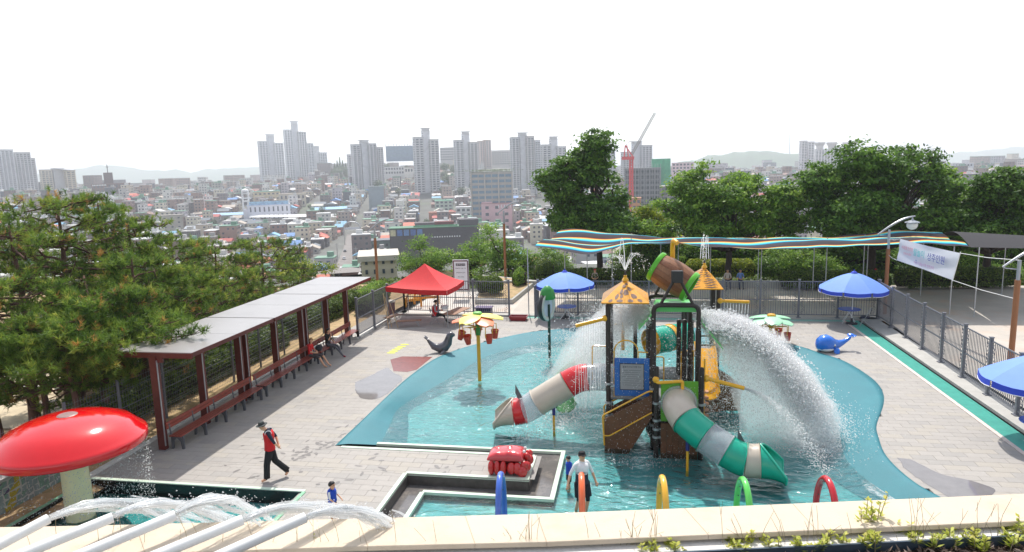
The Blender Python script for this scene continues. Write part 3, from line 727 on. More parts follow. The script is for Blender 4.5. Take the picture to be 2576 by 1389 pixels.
folding_table(tuple(G(990, 812)), 1.2, 0.38, 0.38, 1.2, "low brown folding bench by the tent's left leg, leaning to the kerb")
pb = thing("paper_stack", "stack of white paper on the brown table under the red tent", "paper", tuple(G(1120, 812)+Vector((0, 0, .74))))
m = MB(); c = Vector(pb.location)
for k in range(4): m.box(c+Vector((0, 0, 0.03+.055*k)), (0.34, 0.26, 0.05), rz=0.3+0.1*k)
m.build("sheets", mat("paper", (.75, .75, .75), .7), pb)
c = G(985, 792); bn = thing("litter_bin", "tall dark red litter bin with a white lid behind the red tent", "bin", tuple(c))
m = MB(); m.lathe([(0.20, 0), (0.24, 0.75)], c, 14, caps=True); m.build("body", mat("maroon", S(118, 52, 50), .5), bn)
m = MB(); m.lathe([(0.26, 0.75), (0.26, 0.82), (0.1, 0.88)], c, 14, caps=True); m.build("lid", mat("cream_lid", S(220, 214, 200), .5), bn)
oy = mat("orange_yellow_plastic", S(238, 160, 20), 0.45)
for (u, v, wd, lab) in ((1040, 775, 0.9, "orange plastic barrier with an arched foot behind the red tent, left one"), (1072, 768, 1.5, "yellow plastic barrier rail standing higher behind the red tent")):
    c = G(u, v); b_ = thing("plastic_barrier", lab, "barrier", tuple(c), "plastic barriers behind the tent")
    m = MB(); m.tube([c+Vector((-wd/2, 0, 0.05)), c+Vector((-wd/2, 0, .55)), c+Vector((-wd/2+.18, 0, .85)), c+Vector((wd/2-.18, .2, .95)), c+Vector((wd/2, .2, .6)), c+Vector((wd/2, .2, .05))], 0.06, 8); m.build("frame", oy, b_)
    m = MB(); m.bar(c+Vector((-wd/2, 0, .45)), c+Vector((wd/2, .2, .5)), .05, .16); m.build("rail", oy, b_)
def sign_board():
    c = G(1162, 752); h = 2.55; z0 = 0.55
    s = thing("notice_board", "white upright notice board with a dark red border and printed text behind the red tent", "sign", tuple(c))
    wd = 1.02; r_ = Vector((math.cos(0.05), math.sin(0.05), 0)); n_ = Vector((math.sin(.05), -math.cos(.05), 0)); M = frame_mat(c, r_, (0, 0, 1))
    m = MB(); m.bar(c-r_*wd/2+Vector((0, 0, (z0+h)/2)), c+r_*wd/2+Vector((0, 0, (z0+h)/2)), 0.06, h-z0); m.build("panel", mat("sign_white", (.78, .8, .84), .4, var=.02), s)
    br_ = mat("sign_border", S(88, 40, 52), .4, var=.5, scale=6)
    for z in (z0+.06, h-.08): m = MB(); m.bar(c-r_*(wd/2-.05)+n_*.034+Vector((0, 0, z)), c+r_*(wd/2-.05)+n_*.034+Vector((0, 0, z)), .006, .07); m.build("border", br_, s)
    for e in (-1, 1): m = MB(); p = c+r_*e*(wd/2-.05)+n_*.036; m.bar(p+Vector((0, 0, z0+.06)), p+Vector((0, 0, h-.08)), .006, .06); m.build("border", br_, s)
    m = MB(); p = c+n_*.036+Vector((0, 0, h-.32)); m.bar(p-r_*.3, p+r_*.3, .006, .16); m.build("title_band", DARKTXT, s)
    T = frame_mat(c+n_*.042+Vector((0, 0, h-.32)), r_, (0, 0, 1)); text("title_text", "금지안내", 0.15, T, WHITETXT, s)
    for k, ln in enumerate(("물놀이장 이용 안내", "음식물 반입 금지", "뛰지 마세요", "보호자 동반")):
        T = frame_mat(c+n_*.036+Vector((0, 0, h-.56-.28*k)), r_, (0, 0, 1)); text("notice_text", ln, 0.085, T, DARKTXT, s)
    for e in (-1, 1): m = MB(); p = c+r_*e*.42; m.cyl(p, p+Vector((0, 0, z0)), .03, 6); m.build("leg", STEEL, s)
sign_board()
c = G(1305, 805); tb = thing("plastic_tub", "dark red rectangular plastic tub on the paving at the entrance gap", "tub", tuple(c))
m = MB(); w_, d_, h_ = .5, .32, .24
m.add([c+Vector(p) for p in ((-.4, -.25, 0), (.4, -.25, 0), (.4, .25, 0), (-.4, .25, 0), (-w_, -d_, h_), (w_, -d_, h_), (w_, d_, h_), (-w_, d_, h_), (-w_+.05, -d_+.05, h_), (w_-.05, -d_+.05, h_), (w_-.05, d_-.05, h_), (-w_+.05, d_-.05, h_), (-.36, -.21, .04), (.36, -.21, .04), (.36, .21, .04), (-.36, .21, .04))],
      [(3, 2, 1, 0), (0, 1, 5, 4), (1, 2, 6, 5), (2, 3, 7, 6), (3, 0, 4, 7), (4, 5, 9, 8), (5, 6, 10, 9), (6, 7, 11, 10), (7, 4, 8, 11), (8, 9, 13, 12), (9, 10, 14, 13), (10, 11, 15, 14), (11, 8, 12, 15), (12, 13, 14, 15)])
m.build("tub_body", mat("maroon_plastic", S(140, 40, 46), .4), tb)
c = G(1218, 790); ct = thing("storage_crate", "dark blue plastic crate on the paving by the fence behind the flower pole", "crate", tuple(c))
m = MB(); m.box(c+Vector((0, 0, .2)), (.9, .6, .4)); m.build("body", mat("navy_plastic", S(52, 54, 84), .5), ct, bevel=.03)
m = MB(); m.box(c+Vector((0, 0, .40)), (.98, .68, .05)); m.build("rim", mat("purple_plastic", S(88, 66, 110), .5), ct)
for k, (u0, v0, u1, v1) in enumerate(((978, 828, 950, 722), (986, 824, 955, 730), (1002, 826, 962, 745))):
    a = G(u0, v0); b = a+Vector((-.55-.1*k, .9, 1.75-.25*k)); p_ = thing("wooden_pole", "thin pale wooden pole leaning against the grey railing by the tent, %s" % ("longest of the three" if k == 0 else "middle of the three" if k == 1 else "shortest of the three"), "pole", tuple(a), "poles leaning by the tent")
    m = MB(); m.cyl(a, b, .02, 6); m.build("shaft", mat("pale_wood", S(190, 160, 120), .7), p_)
# ================================================================ umbrellas, tables, chairs
umt = mat("umbrella_blue_top", S(112, 150, 228), 0.7, var=0.05); umv = mat("umbrella_blue_valance", S(40, 70, 196), 0.7, var=0.05)
def umbrella(c, r, zr, za, label, tilt=0):
    u = thing("parasol", label, "umbrella", tuple(c), "blue umbrellas round the pool"); c = Vector(c); n = 8
    m = MB(); m.cyl(c, c+Vector((0, 0, za)), .022, 8); m.build("pole", WHITEPAINT, u)
    m = MB(); m.lathe([(.28, 0), (.28, .06), (.06, .1), (.05, .3)], c, 14, caps=True); m.build("base", mat("umbrella_base", S(60, 60, 64), .6), u)
    for k in range(n):
        a0, a1 = 2*math.pi*(k+.3)/n, 2*math.pi*(k+1.3)/n; V = []; F = []; q = 6
        for i in range(q+1):
            t = i/q; zz = za-(za-zr)*(t**1.45)
            for j in range(5):
                s_ = j/4; a = a0+(a1-a0)*s_; rr = r*t*(1-0.035*math.sin(math.pi*s_)*t); V.append(c+Vector((rr*math.cos(a), rr*math.sin(a), zz-.05*math.sin(math.pi*s_)*t)))
        for i in range(q):
            for j in range(4): x = i*5+j; F.append((x, x+5, x+6, x+1))
        m = MB(); m.add(V, F); pn = m.build("canopy_panel", umt, u, smooth=True)
        V = []
        for j in range(5):
            s_ = j/4; a = a0+(a1-a0)*(.03+.94*s_); rr = r*(1-.035*math.sin(math.pi*s_))*1.002; z1 = zr-.05*math.sin(math.pi*s_)
            V += [c+Vector((rr*math.cos(a), rr*math.sin(a), z1)), c+Vector((rr*1.005*math.cos(a), rr*1.005*math.sin(a), z1-.19))]
        m = MB(); m.add(V, [(2*j, 2*j+1, 2*j+3, 2*j+2) for j in range(4)]); vl = m.build("valance", umv, u)
        m = MB(); m.tube([V[2*j+1] for j in range(5)], .012, 4); m.build("white_trim", WHITEPAINT, vl)
        a = a0; m = MB(); m.cyl(c+Vector((0, 0, zr-.02)).lerp(Vector((0, 0, za)), .12) if False else c+Vector((0, 0, za-.1)), c+Vector((r*.98*math.cos(a), r*.98*math.sin(a), zr-.02)), .008, 4); m.build("rib", STEEL, u)
    m = MB(); m.lathe([(.16, za-.01), (.10, za+.05), (.03, za+.08), (.02, za+.16)], c, 10); m.build("finial", umv, u)
umbrella(tuple(G(1422, 800)), 1.62, 1.92, 2.58, "blue umbrella with white-trimmed valance behind the green round sign pole")
umbrella(tuple(G(2142, 815)), 1.62, 1.86, 2.62, "blue umbrella in the fence corner above the blue round table and chair")
q3 = G(2474, 945, 1.86); umbrella((q3.x+1.50, q3.y-0.1, 0), 1.55, 1.86, 2.55, "blue umbrella nearest the camera beside the drain on the right")
bt = mat("blue_table_top", S(28, 92, 200), .35)
def round_table(c, label, r=.52):
    t = thing("round_table", label, "table", tuple(c), "blue round tables under the umbrellas"); c = Vector(c)
    m = MB(); m.lathe([(0.02, .70), (r, .70), (r+.01, .715), (r, .73), (0.02, .735)], c, 24); m.build("table_top", bt, t)
    for k in range(4):
        a = .5+k*math.pi/2; m = MB(); m.tube([c+Vector((.12*math.cos(a+2.8), .12*math.sin(a+2.8), .70)), c+Vector((.42*math.cos(a), .42*math.sin(a), 0))], .014, 6); m.build("leg", WHITEPAINT, t)
round_table(G(1425, 806)+Vector((0, .3, 0)), "blue round table on white legs under the umbrella behind the green sign pole")
round_table(G(2135, 812), "blue round table on white legs under the corner umbrella")
round_table((q3.x+1.3, q3.y-.6, 0), "blue round table at the right picture edge under the nearest umbrella")
def chair(c, rz, label):
    t = thing("folding_chair", label, "chair", tuple(c), "dark folding chairs by the tables"); c = Vector(c); M = Matrix.Rotation(rz, 3, 'Z'); T = lambda *p: c+M @ Vector(p)
    nv = mat("navy_chair", S(34, 38, 66), .5)
    m = MB(); m.box(T(0, 0, .45), (.44, .42, .04), rz=rz); m.build("seat", nv, t, bevel=.01)
    m = MB(); V = [T(-.22, .22, .66), T(.22, .22, .66), T(.22, .27, .88), T(-.22, .27, .88)]; M2 = [p+M @ Vector((0, .025, 0)) for p in V]; m.add(V+M2, [(0, 1, 2, 3), (7, 6, 5, 4), (0, 4, 5, 1), (1, 5, 6, 2), (2, 6, 7, 3), (3, 7, 4, 0)]); m.build("backrest", nv, t)
    for sx in (-1, 1):
        m = MB(); m.tube([T(sx*.22, -.22, 0), T(sx*.22, .02, .45), T(sx*.22, .26, .9)], .013, 6); m.build("leg", STEEL, t)
        m = MB(); m.tube([T(sx*.20, .28, 0), T(sx*.20, -.14, .45)], .013, 6); m.build("leg", STEEL, t)
chair(G(2175, 820), -1.9, "dark navy folding chair in the fence corner by the blue table")
chair(G(1392, 806)+Vector((-.1, .2, 0)), 1.7, "dark navy folding chair left of the blue table, partly behind the gate post")
chair(G(1095, 815), 2.0, "dark folding chair under the red tent with the attendant on it")
# ================================================================ street lamps, banner
brownp = mat("lamp_brown", S(150, 98, 62), .55, var=.1); lampg = mat("lamp_grey", S(170, 174, 180), .35, metal=.4); globe = mat("lamp_globe", (.72, .73, .70), .25, var=.02)
def lamp(c, z1, z2, label, side=1, s=1.0, globe_on=True, rot=0.0):
    c = Vector(c); l_ = thing("street_lamp", label, "street lamp", tuple(c), "lamps with a brown post and curved arm")
    m = MB(); m.cyl(c-Vector((0, 0, 1.5)), c+Vector((0, 0, z1)), .10*s, 12); m.build("post", brownp, l_)
    m = MB(); m.cyl(c+Vector((0, 0, z1)), c+Vector((0, 0, z2)), .065*s, 10); m.build("upper_post", lampg, l_)
    D = Vector((math.cos(rot), math.sin(rot), 0))*side; pts = []
    for t in np.linspace(0, 1, 12): pts.append(c+D*s*(-.55+1.75*t)+Vector((0, 0, z2+s*(-.25+.95*math.sin(t*1.45)))))
    m = MB(); m.tube(pts, [.035*s+.02*s*math.sin(math.pi*t) for t in np.linspace(0, 1, 12)], 8); m.tube([pts[0], pts[0]+D*.1*s-Vector((0, 0, .05*s)), c+Vector((0, 0, z2-.35*s))], .022*s, 6); m.build("curved_arm", lampg, l_)
    if globe_on:
        e = pts[-1]-D*.12*s
        m = MB(); m.lathe([(.02*s, -.05*s), (.06*s, -.2*s), (.34*s, -.30*s), (.36*s, -.34*s), (.30*s, -.36*s)], e, 18); sh_ = m.build("shade", lampg, l_)
        m = MB(); m.ball(e-Vector((0, 0, .46*s)), (.27*s, .27*s, .25*s), 16, 10); m.build("globe", globe, l_, smooth=True)
    return l_
cA = G(2224, 800)+Vector((.35, 1.0, 0)); zA = ZAT(2238, 578, cA.x, cA.y); lamp(cA, zA-1.0, zA, "brown street lamp with curved arm and white globe holding the banner's left end")
cB = G(2540, 935); zB = ZAT(2570, 655, cB.x, cB.y); lamp(cB, zB-0.75, zB, "brown street lamp at the right picture edge holding the banner's right ropes")
cC = G(1272, 706); zC = ZAT(1272, 530, cC.x, cC.y); lamp(cC, zC-.95, zC, "brown street lamp with white globe among the small trees left of the canopy", s=.95)
cD = G(950, 716); zD = ZAT(945, 575, cD.x, cD.y); lamp(cD, zD-.7, zD, "brown street lamp with curved arm between the shelter roof and red tent", s=1.0, globe_on=False)
def banner():
    # stretched between the two lamp posts on the right
    def at(px, py, t): x = cA.x+(cB.x-cA.x)*t; y = cA.y+(cB.y-cA.y)*t; return Vector((x, y, ZAT(px, py, x, y)))
    def tpar(px):  # parameter along the lamp-to-lamp line for a column
        d = ray(px, 650); a = np.array([cA.x, cA.y]); b = np.array([cB.x, cB.y]); A_ = np.array([[d[0], -(b-a)[0]], [d[1], -(b-a)[1]]]); return np.linalg.solve(A_, a)[1]
    tl, tr_, br_, bl_ = at(2262, 601, tpar(2262)), at(2415, 637, tpar(2415)), at(2400, 705, tpar(2400)), at(2257, 655, tpar(2257))
    b_ = thing("banner", "white cloth banner with blue and red printed lettering strung between two lamp posts", "banner", tuple((tl+br_)/2))
    n, mm = 18, 8; V = []; F = []; nr = (tr_-tl).cross(bl_-tl).normalized()
    for i in range(mm+1):
        for j in range(n+1):
            u, v = j/n, i/mm; p = tl.lerp(tr_, u).lerp(bl_.lerp(br_, u), v); p += nr*(0.05*math.sin(math.pi*u)+.02*math.sin(9*v+6*abs(u-.5)))*1.0-Vector((0, 0, .04*math.sin(math.pi*u)*(1-v))); V.append(p)
    for i in range(mm):
        for j in range(n): a = i*(n+1)+j; F.append((a, a+n+1, a+n+2, a+1))
    m = MB(); m.add(V, F); cm = mat("banner_cloth", (.74, .75, .80), .8, var=.03); m.build("cloth", cm, b_, smooth=True)
    rt_ = (tr_-tl).normalized(); up_ = (tl-bl_).normalized(); face = rt_.cross(up_).normalized(); W_ = (tr_-tl).length; H_ = (tl-bl_).length
    sgn = 1 if face.dot(Vector((0, 0, CAM_H))-(tl+br_)/2) > 0 else -1
    def put(name, body, u, v, size, m_, al='CENTER'):
        p = tl.lerp(tr_, u).lerp(bl_.lerp(br_, u), v)+face*sgn*.11; text(name, body, size, frame_mat(p, rt_, up_), m_, b_, ext=.001, align=al)
    bl2 = mat("print_blue", S(40, 60, 170), .6, var=.02); cy = mat("print_cyan", S(70, 200, 200), .6, var=.02); pk = mat("print_pink", S(232, 150, 160), .6, var=.02)
    put("banner_text", "물놀이", .42, .40, H_*.34, cy); put("banner_text", "상주인원", .71, .42, H_*.36, bl2)
    put("banner_text", "여름철 안전한", .20, .32, H_*.17, pk); put("banner_text", "안전수칙 준수", .22, .56, H_*.12, pk)
    put("banner_text", "어린이 물놀이장 안전관리", .54, .80, H_*.15, mat("print_mauve", S(206, 150, 190), .6)); put("banner_text", "○", .40, .76, H_*.2, bl2)
    for (p, q, lam) in ((tl, cA+Vector((0, 0, zA-.5)), 0), (bl_, cA+Vector((0, 0, ZAT(2235, 640, cA.x, cA.y))), 0), (tr_, cB+Vector((0, 0, zB+.0)), 1), (br_, cB+Vector((0, 0, ZAT(2550, 752, cB.x, cB.y))), 1)):
        m = MB(); m.tube([p, p.lerp(q, .5)-Vector((0, 0, .05)), q], .014, 5); m.build("rope", WHITEPAINT, b_)
    m = MB(); m.cyl(tr_+Vector((0, 0, .05)), br_-Vector((0, 0, .05)), .02, 6); m.build("end_rod", WHITEPAINT, b_)
banner()
# ================================================================ striped shade canopy
def stripe_mat():
    m = bpy.data.materials.new("rainbow_shade_net"); m.use_nodes = True; n = m.node_tree.nodes; l = m.node_tree.links
    p = n["Principled BSDF"]; p.inputs["Roughness"].default_value = .8; p.inputs["Specular IOR Level"].default_value = .0
    a = n.new("ShaderNodeAttribute"); a.attribute_name = "tint"; r_ = n.new("ShaderNodeValToRGB"); r_.color_ramp.interpolation = 'LINEAR'
    ml = n.new("ShaderNodeMath"); ml.operation = 'MULTIPLY'; ml.inputs[1].default_value = 3.8; fr = n.new("ShaderNodeMath"); fr.operation = 'FRACT'
    l.new(a.outputs["Fac"], ml.inputs[0]); l.new(ml.outputs[0], fr.inputs[0]); l.new(fr.outputs[0], r_.inputs[0])
    stops = [(0, S(84, 80, 84)), (.34, S(96, 92, 96)), (.37, S(44, 66, 120)), (.45, S(80, 178, 214)), (.55, S(110, 230, 228)), (.62, S(140, 220, 196)), (.67, S(240, 226, 130)), (.73, S(240, 166, 90)), (.79, S(176, 70, 58)), (.83, S(78, 74, 78)), (1, S(88, 84, 88))]
    e = r_.color_ramp.elements
    while len(e) < len(stops): e.new(.5)
    for i, (t, c) in enumerate(stops): e[i].position = t; e[i].color = c+(1,)
    tr = n.new("ShaderNodeBsdfTranslucent"); mx = n.new("ShaderNodeMixShader"); mx.inputs[0].default_value = .25
    l.new(r_.outputs[0], p.inputs["Base Color"]); l.new(r_.outputs[0], tr.inputs[0]); l.new(p.outputs[0], mx.inputs[1]); l.new(tr.outputs[0], mx.inputs[2]); l.new(mx.outputs[0], n["Material Output"].inputs[0])
    return m
def canopy():
    x0, x1 = -5.6, 17.0; yf, yb = 38.3, 44.2
    c_ = thing("shade_canopy", "long wavy shade net with rainbow stripes on thin poles behind the fence", "canopy", ((x0+x1)/2, 41, 0))
    nxx, nyy = 150, 26; V = []; F = []; T = []
    topf = [(1335, 619), (1480, 640), (1590, 614), (1700, 612), (1800, 622), (1920, 628), (2040, 625), (2100, 622), (2180, 617), (2260, 615), (2330, 612), (2400, 618), (2460, 622)]
    topb = [(1345, 598), (1440, 584), (1560, 596), (1680, 608), (1760, 606), (1860, 607), (1980, 606), (2080, 606), (2170, 596), (2260, 588), (2340, 592), (2420, 604), (2462, 612)]
    def curve(tab, Y, x):
        pts = [(PY(u, v, Y).x, PY(u, v, Y).z) for u, v in tab]
        for (a, za), (b, zb) in zip(pts[:-1], pts[1:]):
            if x <= b: t = max(0, (x-a)/(b-a)); return za+(zb-za)*smooth01(t)
        return pts[-1][1]
    for j in range(nyy+1):
        v = j/nyy; y = yf+(yb-yf)*v
        for i in range(nxx+1):
            u = i/nxx; x = x0+(x1-x0)*u+v*.9
            z = curve(topf, yf, x)*(1-v)+(curve(topb, yb, x)+.22)*v+0.16*math.sin(v*math.pi*2.2+u*7)*math.sin(math.pi*v)+.05*mnoise.noise((x*.7, y, 2))
            V.append((x, y, z)); T.append(v+.05*math.sin(u*9)+.035*math.sin(u*23+2)+.55)
    for j in range(nyy):
        for i in range(nxx): a = j*(nxx+1)+i; F.append((a, a+1, a+nxx+2, a+nxx+1))
    npmesh("net", V, F, stripe_mat(), c_, attr=T, smooth=True)
    gpole = mat("pale_steel_pole", S(186, 188, 190), .4, metal=.3)
    for (u, v) in ((1327, 795), (1478, 740+20), (1588, 758), (1705, 752), (1905, 752), (2075, 752), (2168, 748), (2388, 792), (2450, 796)):
        p = G(u, v); p.y = max(p.y, 37.6); zt = curve(topf, yf, p.x); m = MB(); m.cyl(p, (p.x, p.y, zt), .03, 8); m.build("pole", gpole, c_)
    for x in np.linspace(x0+1.2, x1, 8): m = MB(); m.cyl((x, 44.0, -.1), (x, 44.0, curve(topb, yb, x)-.05), .03, 8); m.build("pole", gpole, c_)
    # plain black extension at the right
    V = []; F = []
    for j in range(9):
        for i in range(13): u, v = i/12, j/8; x = 17.0+4.2*u+v*.9; V.append((x, 38.3+6*v, PY(2470, 622, 38.3).z+.5*math.sin(v*math.pi)*(1-u*.4)-.12*u))
    for j in range(8):
        for i in range(12): a = j*13+i; F.append((a, a+1, a+14, a+13))
    bk = thing("black_shade_net", "plain black shade net joining the right end of the rainbow canopy", "canopy", (19, 41, 0))
    npmesh("net", V, F, mat("black_net", S(46, 45, 50), .85), bk, smooth=True)
    for (x, y) in ((21.0, 38.4), (21.4, 44.0)): m = MB(); m.cyl((x, y, -.1), (x, y, 2.9), .03, 8); m.build("pole", gpole, bk)
canopy()
# ================================================================ flower poles with tipping buckets
def flower(c, zt, petal_cols, pole_m, collar_m, label, rot=0, rad=1.05, cen=None):
    c = Vector(c); f = thing("flower_bucket_pole", label, "water toy", tuple(c), "flower topped poles with tipping buckets")
    m = MB(); m.cyl(c, c+Vector((0, 0, zt+.06)), .075, 14); m.build("pole", pole_m, f, smooth=30.0)
    m = MB(); m.lathe([(.10, zt-.85), (.10, zt-.2), (.085, zt-.1)], c, 14); m.build("collar", collar_m, f)
    n = 6
    for k in range(n):
        a = rot+2*math.pi*k/n; D = Vector((math.cos(a), math.sin(a), 0)); Sd = Vector((-D.y, D.x, 0)); V = []; F = []; q = 7
        for i in range(q+1):
            t = i/q; wd = .40*math.sin(math.pi*min(1, .12+t*.80))**.7*rad; p = c+D*(.08+rad*.95*t)
            for j in range(5):
                s_ = (j-2)/2; V.append(p+Sd*wd*s_+Vector((0, 0, zt+.02-.10*(k % 2)-.18*t*t-.05*s_*s_)))
        for i in range(q):
            for j in range(4): x = i*5+j; F.append((x, x+1, x+6, x+5))
        nv_ = len(V); V2 = [p-Vector((0, 0, .03)) for p in V]; F2 = [tuple(nv_+i for i in reversed(t)) for t in F]
        rim = [i*5 for i in range(q+1)]+[q*5+j for j in range(1, 5)]+[i*5+4 for i in range(q-1, -1, -1)]+[j for j in range(3, 0, -1)]
        m = MB(); m.add(V+V2, F+F2+[(rim[i], rim[(i+1) % len(rim)], nv_+rim[(i+1) % len(rim)], nv_+rim[i]) for i in range(len(rim))]); m.build("petal", petal_cols[k % len(petal_cols)], f, smooth=40.0)
    m = MB(); m.lathe([(.20, zt+.02), (.16, zt+.09), (.02, zt+.12)], c, 12); m.build("flower_centre", cen or mat("flower_green", S(120, 190, 90), .4), f)
    bkm = mat("bucket_red", S(196, 62, 40), .4)
    for k in range(5):
        a = rot+.4+2*math.pi*k/5; D = Vector((math.cos(a), math.sin(a), 0)); Sd = Vector((-D.y, D.x, 0)); e = c+D*.72+Vector((0, 0, zt-.42))
        m = MB(); m.tube([c+Vector((0, 0, zt-.52)), e-D*.1], .028, 8)
        for s_ in (-1, 1): m.tube([e-D*.1, e+Sd*.17*s_, e+Sd*.17*s_-Vector((0, 0, .34))], .018, 6)
        m.build("arm", YELLOW, f)
        m = MB(); tl_ = .35*math.sin(k*2.4); ax = Vector((0, 0, 1))+D*tl_; b0 = e-Vector((0, 0, .46))
        m.lathe([(.02, -.2), (.10, -.2), (.17, .17), (.15, .17), (.085, -.17), (.02, -.17)], b0, 14, axis=ax); m.build("bucket", bkm, f, smooth=40.0)
        m = MB(); m.ball(b0+Sd*.17+Vector((0, 0, .08)), .03, 6, 4); m.ball(b0-Sd*.17+Vector((0, 0, .08)), .03, 6, 4); m.build("pivot", YELLOW, f)
pyel = mat("petal_yellow", S(252, 226, 112), .4, var=.05); por = mat("petal_orange", S(250, 140, 100), .4, var=.05); pgr = mat("petal_mint", S(160, 214, 176), .4, var=.05)
cF = G(1207, 958, -.3); flower(cF, ZAT(1203, 772, cF.x, cF.y), [pyel, por], YELLOW, mat("collar_green", S(60, 140, 60), .4), "yellow pole topped by a yellow and orange flower with red buckets, left in the pool", rot=.15, rad=1.0)
cG = Vector((6.2, 32.0, 0)); flower(cG, ZAT(1942, 795, cG.x, cG.y), [pgr], YELLOW, YELLOW, "yellow pole topped by a mint green flower with red buckets, right of the spray", rot=.5, rad=.95, cen=YELLOW)
# round sign on the green pole
cS = G(1383, 900, -.3); zS = ZAT(1376, 755, cS.x, cS.y)
rs_ = thing("round_spray_target", "dark green pole with a round white target disc and green cap in the pool", "water toy", tuple(cS))
dg_ = mat("dark_green_pole", S(22, 58, 46), .4); m = MB(); m.cyl(cS, cS+Vector((0, 0, zS+.1)), .065, 12); m.build("pole", dg_, rs_)
ax = Vector((1.0, -.35, 0)).normalized(); cc = cS+Vector((-.05, 0, zS))
m = MB(); m.lathe([(.02, -.22), (.60, -.22), (.66, -.12), (.62, 0), (.02, .01)], cc, 28, axis=ax); m.build("drum", BLACKP, rs_, smooth=30.0)
m = MB(); m.lathe([(.44, .012), (.62, .012), (.66, .05), (.60, .07), (.46, .05), (.44, .012)], cc, 28, axis=ax); m.build("rim", mat("pale_rim", S(196, 196, 188), .4), rs_, smooth=True)
m = MB(); m.lathe([(.005, .02), (.44, .02)], cc, 28, axis=ax); m.build("disc", mat("pale_disc", S(196, 200, 214), .35), rs_)
m = MB(); m.lathe([(.60, .45), (.66, .52), (.52, .86), (.2, 1.04), (.02, 1.06)], cc-Vector((0, 0, .10)), 20); o = m.build("cap", mat("cap_green", S(48, 140, 60), .4), rs_, smooth=True)
o.scale = (.55, .55, 1); o.location = Vector(((cc.x-WL[rs_.name][0])*.45, (cc.y-WL[rs_.name][1])*.45, 0))
# ================================================================ spray hoops
hoops = [(1258, 1190, S(62, 102, 196), "blue"), (1463, 1192, S(240, 112, 62), "orange"), (1668, 1198, S(240, 182, 52), "yellow"), (1873, 1203, S(98, 208, 92), "green"), (2083, 1200, S(196, 32, 44), "red")]
for (u, v, c, nm) in hoops:
    a = G(u, v, 1.75); h = thing("spray_hoop", nm+" tubular arch standing in the pool just beyond the terrace wall", "spray hoop", (a.x, a.y, -.45), "coloured arches over the pool")
    m = MB(); D = Vector((-.09, 1, 0)).normalized(); pts = []
    hw, top = .62, 1.75
    for t in np.linspace(0, math.pi, 17): pts.append(Vector((a.x, a.y, 0))+D*(-hw*math.cos(t))+Vector((0, 0, .55+(top-.55-.065)*math.sin(t)**.9)))
    pts = [pts[0]-Vector((0, 0, 1.0))]+pts+[pts[-1]-Vector((0, 0, 1.0))]
    m.tube(pts, .068, 14); m.build("arch_tube", mat("hoop_"+nm, c, .2, var=.04, coat=.5), h, smooth=50.0)
    m = MB()
    for t in np.linspace(.5, 2.6, 7): p = Vector((a.x, a.y, 0))+D*(-(hw-.065)*math.cos(t))+Vector((0, 0, .55+(top-.55-.14)*math.sin(t)**.9)); m.ball(p, .018, 6, 4)
    m.build("nozzle", BLACKP, h)
# ================================================================ red mushroom
cM = Vector((-13.86, 14.05, 0)); zM = ZAT(178, 1112, cM.x, cM.y)
mu = thing("mushroom_fountain", "giant glossy red mushroom fountain on a cream stem in the left pool", "water toy", (cM.x, cM.y, -.95))
m = MB(); m.lathe([(.33, -.95), (.32, .3), (.30, zM-.1)], cM, 28); m.build("stem", mat("cream_stem", S(226, 222, 178), .35, var=.04, coat=.2), mu, smooth=True)
rM = 1.72
pr = [(.31, zM-.06), (1.2, zM-.10), (rM*.97, zM-.12), (rM*.995, zM-.11), (rM, zM-.08), (rM*1.0, zM+.06), (rM*.99, zM+.095), (rM*.965, zM+.13), (rM*.91, zM+.21), (rM*.8, zM+.40), (rM*.6, zM+.55), (rM*.4, zM+.65), (.24, zM+.71), (.22, zM+.71)]
m = MB(); m.lathe(pr, cM, 64); m.build("cap", mat("mushroom_red", S(214, 14, 24), .12, var=.03, coat=.6), mu, smooth=True)
m = MB(); m.lathe([(.24, zM+.705), (.20, zM+.73), (.005, zM+.735)], cM, 20); m.build("hatch", mat("hatch_grey", S(150, 120, 116), .4), mu)
# ================================================================ white water pipes and their jets
pvc = mat("white_pvc", (.84, .83, .80), .5, var=.03, dirt=(.74, .72, .67), dscale=3, spec=.3)
PIPES = []
for i, ((u0, v0), (u1, v1)) in enumerate((((0, 1370), (122, 1305)), ((60, 1393), (283, 1302)), ((205, 1395), (440, 1297)), ((400, 1395), (610, 1308)), ((565, 1393), (768, 1302)))):
    a, b = G(u0, v0, ZW+.16), G(u1, v1, ZW+.20); d = (b-a).normalized(); a = a-d*.9
    p_ = thing("water_pipe", "white plastic pipe spouting water over the terrace wall, %s from the left" % ("first", "second", "third", "fourth", "fifth")[i], "pipe", tuple(a), "white pipes across the terrace wall")
    m = MB(); m.tube([a, b], .027, 14, cap=False); m.tube([b-d*.004, a], .023, 14, cap=False); m.build("tube", pvc, p_, smooth=30.0)
    m = MB(); m.box(a.lerp(b, .55)-Vector((0, 0, .10)), (.04, .03, .16)); m.build("bracket", STEEL, p_)
    PIPES.append((a, b, d))
